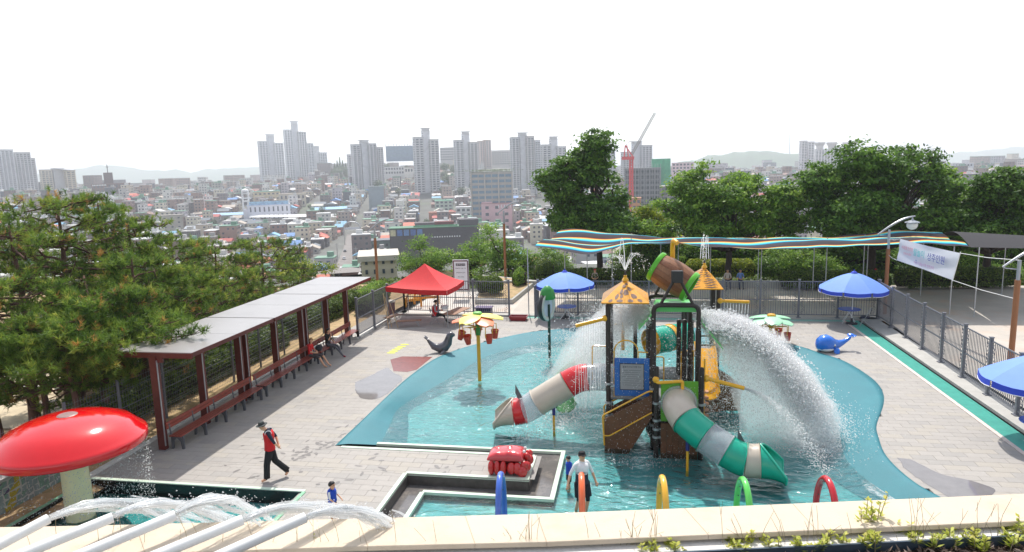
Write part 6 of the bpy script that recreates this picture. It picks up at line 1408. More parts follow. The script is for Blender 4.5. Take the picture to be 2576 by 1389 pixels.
# rubble, boards and parked vehicles seen under the pines
rub_ = [mat("rubble_%d" % i, S(*c), .85, var=.15) for i, c in enumerate(((206, 196, 180), (176, 150, 124), (224, 220, 214)))]
rr = random.Random(8)
for i in range(42):
    c = G(rr.uniform(60, 300), rr.uniform(965, 1018), -1.1) if i < 30 else G(rr.uniform(230, 300), rr.uniform(950, 1000), -1.1)
    m = MB(); Mx = Matrix.Rotation(rr.uniform(0, 3), 3, 'Z') @ Matrix.Rotation(rr.gauss(0, .25), 3, 'X'); m.box(c+Vector((0, 0, .08)), (rr.uniform(.3, .95), rr.uniform(.15, .4), rr.uniform(.04, .16)), M=Mx)
    o = m.build("stone_slab", rub_[i % 3]); tag(o, "broken %s slab lying on the sand lot under the pines" % ("grey stone", "tan wood", "white stone")[i % 3], "rubble", "broken slabs on the sand lot")
def car(c, rz, col, label, s=1.0, van=False):
    c = Vector(c); t_ = thing("parked_car", label, "car", tuple(c)); M = Matrix.Rotation(rz, 3, 'Z'); pm = mat("car_"+label[:14], col, .25, var=.03, coat=.6); gl = mat("car_glass", (.03, .035, .04), .08); ty = mat("tyre", (.02, .02, .02), .7)
    pr = [(-2.2, .35), (-2.2, .85), (-1.9, 1.0 if not van else 1.9), (-.2 if not van else 1.2, 1.0 if not van else 1.95), (1.1 if not van else 1.5, 1.0), (2.15, .85), (2.2, .35)] if van else [(-2.2, .35), (-2.15, .8), (-1.5, .95), (1.0, .98), (2.1, .8), (2.2, .35)]
    def ext(pr, w0, m): V = [c+M @ Vector((x*s, -w0*s, z*s)) for x, z in pr]+[c+M @ Vector((x*s, w0*s, z*s)) for x, z in pr]; n_ = len(pr); m.add(V, [tuple(range(n_-1, -1, -1)), tuple(range(n_, 2*n_))]+[(i_, (i_+1) % n_, n_+(i_+1) % n_, n_+i_) for i_ in range(n_)])
    m = MB(); ext(pr, .85, m); m.build("body", pm, t_, bevel=.06*s)
    if not van: m = MB(); ext([(-1.7, .94), (-1.15, 1.42), (.25, 1.45), (.95, .96)], .74, m); m.build("cabin", gl, t_, bevel=.05*s); m = MB(); ext([(-1.12, 1.40), (-1.05, 1.46), (.18, 1.49), (.24, 1.42)], .70, m); m.build("roof", pm, t_)
    else: m = MB(); ext([(1.22, 1.85), (1.52, 1.05), (1.56, 1.05), (1.26, 1.86)], .78, m); m.build("windscreen", gl, t_)
    for sx in (-1.35, 1.35):
        for sy in (-1, 1): m = MB(); p = c+M @ Vector((sx*s, sy*.80*s, .32*s)); q_ = c+M @ Vector((sx*s, sy*.88*s, .32*s)); m.cyl(p, q_, .32*s, 14); m.build("wheel", ty, t_)
    for sy in (-1, 1): m = MB(); m.box(c+M @ Vector((2.18*s, sy*.6*s, .72*s)), (.06*s, .3*s, .14*s), rz=rz); m.build("headlight", WHITEPAINT, t_)
    return t_
car((-19.8, 25.2, -1.2), 1.3, S(40, 44, 48), "black van with pale top parked behind the near hedge under the pines", van=True)
car((-19.0, 41.5, -1.1), .9, S(226, 226, 226), "white car parked below the shelter's far posts")
car((-21.0, 33.5, -1.2), 1.2, S(120, 124, 130), "grey car parked behind the shelter's middle posts")
# ================================================================ distant hills
hillm = mat("wooded_hill", S(66, 92, 58), .95, var=.3, scale=.01)
def hills(tab, dist, depth, name="hills"):
    V = []; F = []; n = 90; us = np.linspace(tab[0][0], tab[-1][0], n+1)
    for i, u in enumerate(us):
        v = float(np.interp(u, [t[0] for t in tab], [t[1] for t in tab])); p = PD(u, v, dist); d = np.array([p.x, p.y])/math.hypot(p.x, p.y); b = 9*mnoise.noise((u*.03, dist, 0))+4*mnoise.noise((u*.13, 3, dist))
        top = max(p.z+b*dist/4000, -50); zb = -66
        for k in range(7):
            t = k/6; r_ = -depth*(1-t); z = zb+(top-zb)*smooth01(t)*(1+.05*mnoise.noise((u*.02, t*4, 1))); V.append((p.x+d[0]*r_, p.y+d[1]*r_, z))
        V.append((p.x+d[0]*depth, p.y+d[1]*depth, zb))
    for i in range(n):
        for k in range(7): a = i*8+k; F.append((a, a+8, a+9, a+1))
    struct(npmesh(name, V, F, hillm, smooth=True))
hills([(60, 440), (120, 436), (185, 428), (225, 418), (262, 415), (300, 418), (380, 430), (430, 427), (480, 432), (560, 424), (640, 420), (760, 428), (900, 432)], 4200, 700)
hills([(300, 446), (400, 438), (520, 436), (600, 424), (700, 416), (820, 424), (1000, 436)], 5600, 700)
hills([(1690, 412), (1750, 402), (1800, 390), (1850, 383), (1900, 380), (1950, 383), (2010, 388), (2080, 402), (2200, 410)], 2600, 500)
hills([(2240, 400), (2320, 392), (2420, 384), (2500, 376), (2560, 370), (2640, 372), (2760, 385)], 4600, 800)
p = PD(1987, 384, 2580); an = thing("antenna_mast", "thin tall antenna mast standing on the hazy hill at the right", "mast", tuple(p)); q_ = PD(1986, 331, 2580)
m = MB(); m.tube([p-Vector((0, 0, 12)), q_], [2.2, .7], 6); m.build("mast", STEEL, an); m = MB()
for t in (.3, .55, .8): c = p.lerp(q_, t); m.box(c, (5-3*t, 5-3*t, 1.2))
m.build("antenna_ring", STEEL, an)
# ================================================================ city
GLASSD = mat("window_dark", S(74, 82, 92), .2, var=.3, scale=.3); GLASSB = mat("window_blue", S(104, 132, 152), .2, var=.2, scale=.3)
def bmat(c): return mat("wall_%d_%d_%d" % c, S(*c), .85, var=.10, scale=.25, dirt=S(*[max(0, x-26) for x in c]), dscale=.12)
def rmat(c): return mat("roof_%d_%d_%d" % c, S(*c), .7, var=.15, scale=.4)
def cam_axes(P):
    f = Vector((P.x, P.y, 0)).normalized(); return f, Vector((f.y, -f.x, 0))
def facade(m, o, r, nrm, W, z0, z1, nf, nc, ww=.6, wh=.55, depth=.12, skip=0.0, rr=random):
    """a grid of window boxes on a wall: o = wall's lower middle"""
    fh = (z1-z0)/nf; cw = W/nc
    for i in range(nf):
        for j in range(nc):
            if skip and rr.random() < skip: continue
            c = o+r*(-W/2+cw*(j+.5))+Vector((0, 0, z0-o.z+fh*(i+.5))); hw, hh = r*cw*ww/2, Vector((0, 0, fh*wh/2)); d = nrm*depth
            V = [c-hw-hh+d, c+hw-hh+d, c+hw+hh+d, c-hw+hh+d, c-hw-hh, c+hw-hh, c+hw+hh, c-hw+hh]
            m.add(V, [(0, 1, 2, 3), (4, 5, 1, 0), (5, 6, 2, 1), (6, 7, 3, 2), (7, 4, 0, 3)])
def block(m, c, r, f, W, D, z0, z1):
    V = [c+r*a*W/2+f*b*D/2 for a, b in ((-1, -1), (1, -1), (1, 1), (-1, 1))]; m.prism([(p.x, p.y) for p in V], z0, z1)
OCC = []
def tower(label, u0, u1, vt, vb, dist, cols, yaw=.5, wings=((0, .45, 1.0), (.4, .62, 1.0), (.6, 1.0, .92)), floors=24, cap=True, name="apartment_tower", cat="building", group=None, glass=None, ratio=.55):
    c0 = PD((u0+u1)/2, vb, dist); f, r = cam_axes(c0); Wt = (u1-u0)/FPX*dist; ztop = PD((u0+u1)/2, vt, dist).z; zb = c0.z
    t_ = thing(name, label, cat, (c0.x, c0.y, zb-14), group); OCC.append((c0.x, c0.y, Wt*.6)); H_ = ztop-zb; win = MB(); bal = MB()
    ca, sa = math.cos(yaw), math.sin(yaw); r2 = r*ca+f*sa; f2 = f*ca-r*sa
    for i, (a, b, hh) in enumerate(wings):
        c = c0+r*Wt*((a+b)/2-.5)+f*(i % 2)*Wt*.12; wd = Wt*(b-a)*.86; dp = max(wd*ratio, 9); z1 = zb+H_*hh
        m = MB(); block(m, c, r2, f2, wd, dp, zb-14, z1); m.mi = 0; o_ = m.build("wing", bmat(cols[i % len(cols)]), t_)
        pm = MB(); block(pm, c, r2, f2, wd+.5, dp+.5, z1, z1+1.0); pm.build("parapet", bmat(tuple(max(0, x-24) for x in cols[i % len(cols)])), o_)
        nc = max(2, int(wd/4.2))
        if i != 1 or len(wings) < 3: facade(win, c-f2*dp/2, r2, -f2, wd*.94, zb+2, z1-1, max(3, int(floors*hh)), nc, .62, .50, .15)
        facade(win, c-r2*wd/2, f2, -r2, dp*.9, zb+2, z1-1, max(3, int(floors*hh)), max(1, int(dp/5)), .4, .45, .15)
        facade(win, c+r2*wd/2, f2, r2, dp*.9, zb+2, z1-1, max(3, int(floors*hh)), max(1, int(dp/5)), .4, .45, .15)
        if i != 1:
            for q in range(nc+1): p = c-f2*(dp/2+.35)+r2*(wd*.94*(q/nc-.5)); bal.box((p.x, p.y, (zb+z1)/2), (.5, .5, z1-zb-2))
    if cap:
        i = min(1, len(wings)-1); a, b, hh = wings[i]; c = c0+r*Wt*((a+b)/2-.5)+f*Wt*.05; z1 = zb+H_*hh; wd = Wt*(b-a)*.8
        m = MB(); block(m, c, r2, f2, wd, wd, z1, z1+H_*.045); block(m, c, r2, f2, wd*1.6, wd*1.1, z1+H_*.045, z1+H_*.056); m.build("roof_crown", bmat(cols[0]), t_)
    win.build("window", glass or GLASSD, t_, kind="stuff"); bal.build("fin", bmat(tuple(min(255, x+14) for x in cols[0])), t_, kind="stuff"); return t_
LG, MG, DG, PKG, BG = (212, 213, 216), (196, 196, 197), (160, 160, 162), (206, 188, 180), (204, 196, 178)
W3 = ((0, .42, .90), (.36, .66, 1.0), (.60, 1.0, .86)); W4 = ((0, .30, .96), (.28, .56, 1.0), (.52, .80, .97), (.78, 1.0, .9))
tower("pale stepped apartment tower, left one of the pair on the left skyline", 657, 719, 345, 462, 1250, [LG, (206, 208, 212)], .35, W3, 26)
tower("tallest pale apartment tower on the skyline, left of centre", 722, 778, 314, 456, 1300, [LG, (206, 208, 212), MG], .3, W3, 32)
tower("pale stepped apartment tower joined to the right of the tallest tower", 778, 826, 362, 452, 1310, [(204, 206, 210), LG], .3, ((0, .35, 1.0), (.3, .62, .88), (.58, 1.0, .74)), 22)
tower("grey apartment tower with flat crown above the green slope, left of the stadium", 890, 968, 360, 486, 900, [MG, LG, (186, 186, 188)], .35, W4, 24)
tower("small grey apartment block peeking out left of the crowned grey tower", 876, 896, 390, 450, 1050, [MG], .2, ((0, 1, 1.0),), 12, cap=False)
tower("slim grey apartment tower with crown right of the stadium", 1045, 1108, 332, 488, 860, [MG, LG, (188, 186, 184)], .35, W3, 26)
tower("slim grey apartment tower with crown left of the pinkish block", 1146, 1205, 340, 488, 870, [MG, LG, (188, 186, 184)], .35, W3, 26)
tower("pinkish brick apartment block with stepped top behind the slim towers", 1204, 1236, 354, 430, 1080, [PKG, (200, 184, 176)], .5, ((0, .5, .97), (.45, 1, 1.0)), 14, cap=False)
tower("long low white slab building on the hill right of the pinkish block", 1232, 1292, 380, 418, 1120, [(206, 204, 200)], .08, ((0, 1, 1.0),), 6, cap=False, ratio=.2)
tower("broad grey apartment tower left of the big zelkova's crown", 1286, 1360, 342, 482, 830, [MG, LG, (188, 186, 184), LG], .35, W4, 25)
tower("grey apartment tower partly behind the big zelkova", 1362, 1425, 352, 490, 860, [MG, LG], .35, W3, 25)
tower("grey apartment tower right of the zelkova, next to the crane", 1510, 1546, 360, 480, 880, [MG, LG], .35, W3, 24)
tower("grey apartment tower directly behind the red crane", 1562, 1640, 362, 470, 900, [MG, LG, (186, 186, 188)], .35, ((0, .36, .80), (.34, .66, 1.0), (.60, 1.0, .94)), 22)
tower("white apartment tower beyond the right cherry trees, the taller of two", 2010, 2043, 356, 450, 1050, [(214, 212, 212)], .4, ((0, .5, 1.0), (.45, 1.0, .97)), 22, cap=False)
t_ = tower("long white apartment slab with three round roof tanks beyond the cherry trees", 2043, 2150, 376, 450, 1080, [(216, 214, 214)], .06, ((0, 1, 1.0),), 20, cap=False, ratio=.18)
for u in (2062, 2092, 2132): p = PD(u, 376, 1080); m = MB(); m.lathe([(5, -2), (5.5, 5), (8, 9), (8, 11), (.1, 11)], p, 14); m.build("roof_tank", bmat((200, 196, 194)), t_)
t_ = tower("huge grey-white apartment slab cluster at the left picture edge", -70, 78, 372, 505, 880, [LG, (204, 206, 206), LG, MG], .25, ((0, .24, .96), (.22, .5, 1.0), (.48, .76, .95), (.74, 1.0, .90)), 26, cap=False)
for u in (): p = PD(u, 370, 880); m = MB(); m.box(p+Vector((0, 0, 3)), (14, 6, 3), rz=.4); m.build("roof_frame", bmat(MG), t_)
tower("narrow grey apartment slab right behind the left-edge cluster", 72, 98, 400, 500, 930, [MG], .4, ((0, 1, 1.0),), 20, cap=False)
t_ = tower("beige and grey mid-rise with winged roof canopy at the left", 114, 190, 425, 496, 960, [BG, MG, (204, 192, 164)], .3, ((0, .36, .96), (.33, .7, 1.0), (.68, 1.0, .93)), 13, cap=False)
p = PD(160, 431, 955); m = MB(); m.bar(p+Vector((-10, 0, 4)), p+Vector((12, 0, 1)), 10, .8); m.build("roof_wing", bmat(DG), t_)
# ---- landmark buildings with individual features
def lowrise(label, u0, u1, vt, vb, col, roof=None, nf=3, nc=6, name="building", depth=None, yaw=0.0, wins=True, dist=None, gl=None, cat="building", ww=.6, wh=.5, stuffwin=False):
    if dist is None: g, s = TG((u0+u1)/2, vb); dist = float(np.array(g-Vector((0, 0, CAM_H))) @ FW)
    c0 = PD((u0+u1)/2, vb, dist); f, r = cam_axes(c0); Wt = (u1-u0)/FPX*dist; z1 = PD((u0+u1)/2, vt, dist).z; zb = c0.z; D = depth or Wt*.6
    r2 = r*math.cos(yaw)+f*math.sin(yaw); f2 = f*math.cos(yaw)-r*math.sin(yaw); c = c0+f*D/2; OCC.append((c.x, c.y, max(Wt, D)*.62))
    t_ = thing(name, label, cat, (c.x, c.y, zb-6)); m = MB(); block(m, c, r2, f2, Wt, D, zb-6, z1); wl = m.build("wall", bmat(col), t_)
    m = MB(); block(m, c, r2, f2, Wt+.6, D+.6, z1, z1+.5); m.build("roof", rmat(roof or tuple(max(0, x-30) for x in col)), t_)
    if wins:
        fh = (z1-zb)/nf; cw = Wt/nc
        if stuffwin or Wt/nc*FPX/dist < 4:
            m = MB(); facade(m, c-f2*D/2, r2, -f2, Wt*.95, zb+.5, z1-.4, nf, nc, ww, wh); m.build("window", gl or GLASSD, t_, kind="stuff")
        else:
            for i in range(nf):
                for j in range(nc): m = MB(); facade(m, c-f2*D/2+r2*(-Wt*.475+Wt*.95*(j+.5)/nc)+Vector((0, 0, zb+.4+fh*.97*i-c.z)), r2, -f2, Wt*.95/nc, zb+.4+fh*.97*i, zb+.4+fh*.97*(i+1), 1, 1, ww, wh); m.build("window", gl or GLASSD, t_)
        m = MB(); facade(m, c-r2*Wt/2, f2, -r2, D*.9, zb+.5, z1-.4, nf, max(2, int(D/5)), .4, .4); facade(m, c+r2*Wt/2, f2, r2, D*.9, zb+.5, z1-.4, nf, max(2, int(D/5)), .4, .4); m.build("side_window", gl or GLASSD, t_, kind="stuff")
    return t_, c, r2, f2, Wt, D, zb, z1, dist
# stadium of blue glass
t_, c, r2, f2, W_, D_, zb, z1, ds = lowrise("long blue glass hall with a row of roof masts on the green hill", 972, 1046, 368, 396, (96, 124, 150), (150, 160, 168), 3, 16, "sports_hall", 30, dist=1130, gl=GLASSB, ww=.9, wh=.8)
for k in range(12): m = MB(); p = c-f2*D_/2+r2*W_*(k/11-.5); m.cyl((p.x, p.y, z1), (p.x, p.y, z1+5), .6, 5); m.build("roof_mast", STEEL, t_)
lowrise("pale slab building between the stadium and the second crowned tower", 1108, 1146, 372, 405, (186, 184, 184), None, 5, 8, dist=1140, depth=14)
lowrise("white low campus building below the stadium on the green slope", 962, 1018, 420, 440, (206, 208, 206), None, 2, 8, dist=1000, depth=14)
lowrise("small white house with flat roof on the slope right of the campus building", 1018, 1040, 422, 436, (216, 214, 208), None, 1, 3, dist=990, depth=12)
# office block with glass bands
t_, c, r2, f2, W_, D_, zb, z1, ds = lowrise("grey office block with wide glass window bands in front of the towers", 1187, 1292, 433, 545, (172, 166, 158), (120, 126, 110), 8, 6, "office_building", 26, gl=GLASSB, ww=.86, wh=.5, dist=560)
for k in range(4): m = MB(); p = c-f2*(D_/2+.5)+r2*W_*(k/3-.5)*.98; m.box((p.x, p.y, (zb+z1)/2), (1.0, 1.0, z1-zb)); m.build("pilaster", bmat((186, 180, 172)), t_)
m = MB(); rng = np.random.default_rng(3); C = np.array(c)+rng.normal(size=(500, 3))*np.array([10, 5, .5]); C[:, 2] = z1+1+rng.uniform(0, 1.2, 500); V, F, T = leaves(C, np.tile([0, 0, 1.], (500, 1)), rng, 1.2, .8, rng.uniform(0, 1, 500)); npmesh("roof_garden", V, F, CITYG, t_, attr=T, kind="stuff")
t_, c, r2, f2, W_, D_, zb, z1, ds = lowrise("pink stuccoed building with dark paired windows left of the zelkova", 1213, 1290, 512, 582, (216, 178, 182), (170, 120, 120), 4, 3, "pink_building", 14, ww=.34, wh=.42)
m = MB(); block(m, c-r2*W_*.32-f2*.3, r2, f2, W_*.34, D_*.9, zb-4, z1+1.5); m.build("stair_tower", bmat((220, 184, 188)), t_)
for k in range(5): m = MB(); p = c-f2*(D_/2+.25)+r2*W_*(.06+.095*k); m.box((p.x, p.y, z1-2.2), (.5, .5, 2.4)); m.build("balustrade_column", WHITEPAINT, t_)
# black building with signboard
t_, c, r2, f2, W_, D_, zb, z1, ds = lowrise("big black-clad building with a row of posters and green roof behind the red tent", 985, 1205, 572, 655, (62, 60, 66), (70, 120, 90), 3, 8, "black_building", 13, wins=False)
for k, cc in enumerate(((196, 190, 150), (70, 110, 170), (90, 130, 180), (60, 96, 160), (80, 120, 176))):
    m = MB(); p = c-f2*(D_/2+.2)+r2*W_*(-.46+.075*k); m.box((p.x, p.y, z1-2.2), (2.9, .3, 3.4), M=Matrix((r2, f2, Vector((0, 0, 1)))).transposed()); m.build("poster", mat("poster_%d" % k, S(*cc), .5, var=.35, scale=.6), t_)
for k in range(12): m = MB(); p = c-f2*(D_/2+.2)+r2*W_*(-.02+.028*k); m.box((p.x, p.y, z1-5.2), (.7, .3, .7)); m.build("sign_letter", WHITEPAINT, t_)
m = MB(); block(m, c+r2*W_*.40, r2, f2, W_*.22, D_*.9, zb, z1+4); m.build("wing", bmat((70, 68, 74)), t_)
m = MB(); block(m, c+r2*W_*.12, r2, f2, W_*.22, D_*.5, z1, z1+3); m.build("penthouse", bmat((116, 66, 66)), t_)
m = MB(); block(m, c+r2*W_*.02-f2*D_*.3, r2, f2, W_*.5, .4, z1, z1+1.4); m.build("green_railing", mat("green_rail", S(80, 150, 110), .6), t_)
# church with bell tower
t_, c, r2, f2, W_, D_, zb, z1, ds = lowrise("white church hall with a blue-lettered roof parapet and a tall open bell tower", 628, 730, 516, 556, (226, 226, 234), (196, 206, 226), 2, 9, "white_church", 24, ww=.3, wh=.62)
bt_ = c-r2*W_*.52-f2*D_*.3; zt_ = PD(624, 480, ds).z
m = MB(); block(m, bt_, r2, f2, 6, 6, zb-4, z1-3); m.build("tower_base", bmat((230, 230, 236)), t_)
for a in (-1, 1):
    for b in (-1, 1): m = MB(); p = bt_+r2*a*2.6+f2*b*2.6; m.box((p.x, p.y, (z1-3+zt_)/2), (1.1, 1.1, zt_-z1+3)); m.build("tower_column", WHITEPAINT, t_)
for z in (z1+4, zt_-3): m = MB(); block(m, bt_, r2, f2, 6.4, 6.4, z, z+1); m.build("tower_band", WHITEPAINT, t_)
m = MB(); m.ball(bt_+Vector((0, 0, zt_-bt_.z)), (3.4, 3.4, 2.2), 12, 8); m.build("tower_arch", WHITEPAINT, t_)
m = MB(); p = c-f2*D_*.42; m.bar((p-r2*W_*.46)+Vector((0, 0, z1+2-c.z)), (p+r2*W_*.46)+Vector((0, 0, z1+2-c.z)), .5, 3.6); m.build("roof_sign", mat("sign_skyblue", S(150, 190, 240), .5, var=.5, scale=.4), t_)
for a in (-1, 1): m = MB(); p = c+r2*W_*.49*a-f2*D_*.4; V = [p+Vector((0, 0, z1-c.z)), p-r2*a*5+Vector((0, 0, z1-c.z)), p+Vector((0, 0, z1+6-c.z))]; V += [q+f2*.8 for q in V]; m.add(V, [(0, 1, 2), (5, 4, 3), (0, 3, 4, 1), (1, 4, 5, 2), (2, 5, 3, 0)]); m.build("gable_corner", WHITEPAINT, t_)
# brown church
t_, c, r2, f2, W_, D_, zb, z1, ds = lowrise("dark brown brick church with a square tower and a thin cross at the left", 241, 326, 462, 500, (104, 82, 76), (120, 98, 90), 3, 10, "brown_church", 24, dist=860, ww=.3, wh=.55)
p = c+r2*W_*-.05; zt_ = PD(283, 434, ds).z; m = MB(); block(m, p, r2, f2, W_*.24, W_*.24, z1, zt_); m.build("tower", bmat((92, 74, 70)), t_); m = MB(); m.box((p.x, p.y, zt_+5), (.7, .7, 10)); m.box((p.x, p.y, zt_+7), (3.2, .7, .7)); m.build("cross", DARKPOST, t_)
m = MB()
for k in range(9): q_ = c-f2*(D_/2+.3)+r2*W_*(-.46+.04*k); m.box((q_.x, q_.y, z1-1.6), (1.2, .5, 1.6))
m.build("sign_letter", WHITEPAINT, t_, kind="stuff")
# building under construction, crane
t_, c, r2, f2, W_, D_, zb, z1, ds = lowrise("unfinished concrete building wrapped in green and grey safety netting", 1572, 1660, 424, 545, (128, 134, 138), (150, 154, 156), 9, 7, "construction_building", 30, dist=470, gl=mat("opening_dark", S(66, 80, 84), .8), ww=.7, wh=.6)
ng = mat("green_net", S(92, 176, 138), .8, var=.2, scale=.5); ngr = mat("grey_net", S(150, 160, 162), .8, var=.15, scale=.5)
for (u0, u1, v0, v1, mm_, off_) in ((1572, 1592, 424, 480, ng, .6), (1616, 1662, 424, 478, ngr, .7), (1640, 1686, 400, 470, ng, -6.0), (1572, 1640, 478, 490, mat("teal_net", S(60, 150, 140), .8), .9)):
    a, b = PD(u0, v0, ds), PD(u1, v1, ds); cc = (a+b)/2; p = Vector((cc.x, cc.y, 0))-f2*off_; wdt = (u1-u0)/FPX*ds
    m = MB(); m.box((p.x, p.y, (a.z+b.z)/2), (wdt, .3 if off_ > 0 else 14, abs(a.z-b.z)), M=Matrix((r2, f2, Vector((0, 0, 1)))).transposed()); m.build("safety_net", mm_, t_)
m = MB()
for k in range(14): p = c-f2*(D_/2+1.2)+r2*W_*(k/13-.5); m.cyl((p.x, p.y, zb), (p.x, p.y, z1+3), .12, 4)
for k in range(12): z = zb+(z1-zb)*k/11; p = c-f2*(D_/2+1.2); m.bar(p-r2*W_/2+Vector((0, 0, z-p.z)), p+r2*W_/2+Vector((0, 0, z-p.z)), .1, .1)
m.build("scaffold", STEEL, t_, kind="stuff")
crd = mat("crane_red", S(214, 62, 66), .5); crg = mat("crane_grey", S(150, 146, 144), .5)
base = PD(1589, 545, 450); ck = thing("tower_crane", "red luffing tower crane with its long jib raised over the construction site", "crane", tuple(base))
def lattice(m, a, b, w_, n, r_):
    a = Vector(a); b = Vector(b); t = (b-a).normalized(); s = t.cross(Vector((.3, .9, .1))).normalized(); u = t.cross(s); cs = [s*w_+u*w_, s*w_-u*w_, -s*w_-u*w_, -s*w_+u*w_]
    for c_ in cs: m.tube([a+c_, b+c_], r_, 4)
    for k in range(n):
        p, q = a.lerp(b, k/n), a.lerp(b, (k+1)/n)
        for j in range(4): m.tube([p+cs[j], q+cs[(j+1) % 4]], r_*.6, 3, cap=False)
m = MB(); lattice(m, base, PD(1588, 468, 450), 1.0, 14, .35); m.build("mast", crd, ck); pm = PD(1588, 468, 450); m = MB(); lattice(m, pm, PD(1577, 430, 450)+Vector((3, 0, 0)), .8, 6, .3); m.build("upper_mast", crd, ck)
top = PD(1588, 396, 450); m = MB(); lattice(m, pm, top, .9, 10, .3); m.build("mast", crd, ck)
m = MB(); m.box(PD(1580, 398, 450), (8, 3.5, 2.0)); m.build("counterweight", crd, ck); ap = PD(1573, 366, 450); m = MB()
for u in (1570, 1592): m.tube([PD(u, 394, 450), ap], .4, 5)
m.tube([PD(1581, 394, 450), ap+Vector((1, 0, 0))], .4, 5); m.build("a_frame", crd, ck)
ja, jb = PD(1590, 388, 450), PD(1648, 284, 450); m = MB(); lattice(m, ja, jb, .6, 26, .16); m.build("jib", crg, ck); m = MB(); m.tube([ap, ja.lerp(jb, .62)], .10, 3); m.tube([ap, ja.lerp(jb, .95)], .08, 3); m.build("stay_cable", crg, ck)
# other readable buildings
for a in (("low grey warehouse with long window strips right of the construction site", 1660, 1725, 470, 528, (128, 124, 122), (150, 144, 140), 5, 3, "warehouse", 20, 0, True, 430), ("brown brick block below the crane", 1590, 1612, 500, 545, (186, 130, 90), None, 3, 2, "building", 12, 0, True, 410)):
    lowrise(*a)
lowrise("beige two-storey house with three windows above the pines at the left", 325, 412, 577, 606, (206, 202, 180), (214, 212, 198), 2, 3, "house", 12, ww=.4, wh=.4)
lowrise("tall grey slab block with white stripe right of the beige house", 412, 462, 542, 600, (166, 160, 150), None, 5, 3, "building", 10, ww=.3, wh=.3)
lowrise("long low dark workshop left of the grey slab block", 330, 414, 562, 596, (88, 94, 104), (160, 158, 150), 1, 8, "workshop", 14)
lowrise("cream civic building with arched windows left of the centre towers", 705, 770, 488, 520, (196, 186, 168), None, 2, 6, "building", 14, ww=.4)
lowrise("long cream building with stepped roof behind the white church", 640, 705, 482, 506, (204, 190, 158), (90, 160, 140), 2, 6, "building", 14, ww=.5, wh=.3)
lowrise("grey cube building with blank front wall below the crowned towers", 930, 968, 470, 530, (136, 148, 154), None, 5, 3, "building", 14, wins=False)
lowrise("brick-orange building in the middle distance left of the office block", 1080, 1142, 535, 560, (178, 116, 92), None, 2, 4, "building", 14, ww=.3, wh=.3)
lowrise("pale green flat block behind the brick-orange building", 1095, 1140, 505, 532, (176, 190, 176), (90, 160, 130), 3, 4, "building", 14)
lowrise("white block with red shop sign left of the office block", 1148, 1186, 522, 560, (204, 204, 206), None, 3, 3, "building", 14)
lowrise("dark maroon building with a flat roof above the black building", 1045, 1098, 562, 592, (78, 66, 74), None, 2, 4, "building", 12)
lowrise("pinkish house with two windows beside the street, left of the black building", 938, 998, 556, 588, (192, 160, 156), (90, 150, 130), 2, 4, "house", 12, ww=.35, wh=.35)
lowrise("cream town house with a flat roof beside the brown lamp post", 912, 1000, 655, 705, (206, 196, 172), (186, 180, 168), 2, 4, "house", 5, ww=.3, wh=.45)
lowrise("dark grey house with mint side wall left of the black building", 930, 985, 606, 650, (108, 130, 126), (96, 100, 108), 2, 3, "house", 12, ww=.3, wh=.3)
lowrise("white mint-trimmed block standing on the right of the black building's roof", 1165, 1200, 550, 592, (206, 222, 220), None, 3, 2, "building", 12)
lowrise("pink terraced houses on the slope beyond the construction site", 1690, 1745, 410, 436, (214, 190, 194), None, 3, 6, "building", 14, dist=800)
lowrise("long white low building right of the widest cherry tree's top", 2362, 2440, 412, 438, (208, 208, 212), None, 3, 12, "building", 20, dist=900)
# ---- covered market roofs: long pale strips
def hall(label, u0, v0, u1, v1, wpx, col, hgt=7):
    a, s = TG(u0, v0); b, s2 = TG(u1, v1); d = Vector((b.x-a.x, b.y-a.y, 0)); L = d.length; d.normalize(); n = Vector((-d.y, d.x, 0)); wd = wpx
    t_ = thing("market_hall", label, "building", tuple((a+b)/2), "long roofs of the old market"); OCC.append((((a+b)/2).x, ((a+b)/2).y, L*.35)); z0 = min(a.z, b.z)-3; V = []
    for p in (a, b):
        for t, z in ((-1, hgt*.7), (0, hgt), (1, hgt*.7)): V.append(Vector((p.x, p.y, p.z))+n*wd*t+Vector((0, 0, z)))
    m = MB(); m.add(V, [(0, 3, 4, 1), (1, 4, 5, 2)]); m.build("roof", rmat(col), t_)
    m = MB(); m.prism([(a+n*wd*.95).to_tuple()[:2], (b+n*wd*.95).to_tuple()[:2], (b-n*wd*.95).to_tuple()[:2], (a-n*wd*.95).to_tuple()[:2]], z0, z0+3+hgt*.68); m.build("wall", bmat((150, 146, 140)), t_); return t_
hall("long thin white market roof running across below the white church", 632, 560, 890, 556, 5, (222, 222, 222))
hall("pale blue market roof left of the white church", 520, 556, 625, 552, 7, (150, 186, 214))
hall("light blue hall roof behind the street tree in the centre", 790, 540, 886, 536, 9, (140, 186, 220))
hall("grey ribbed factory roof at the left below the churches", 470, 590, 610, 586, 8, (150, 158, 166))
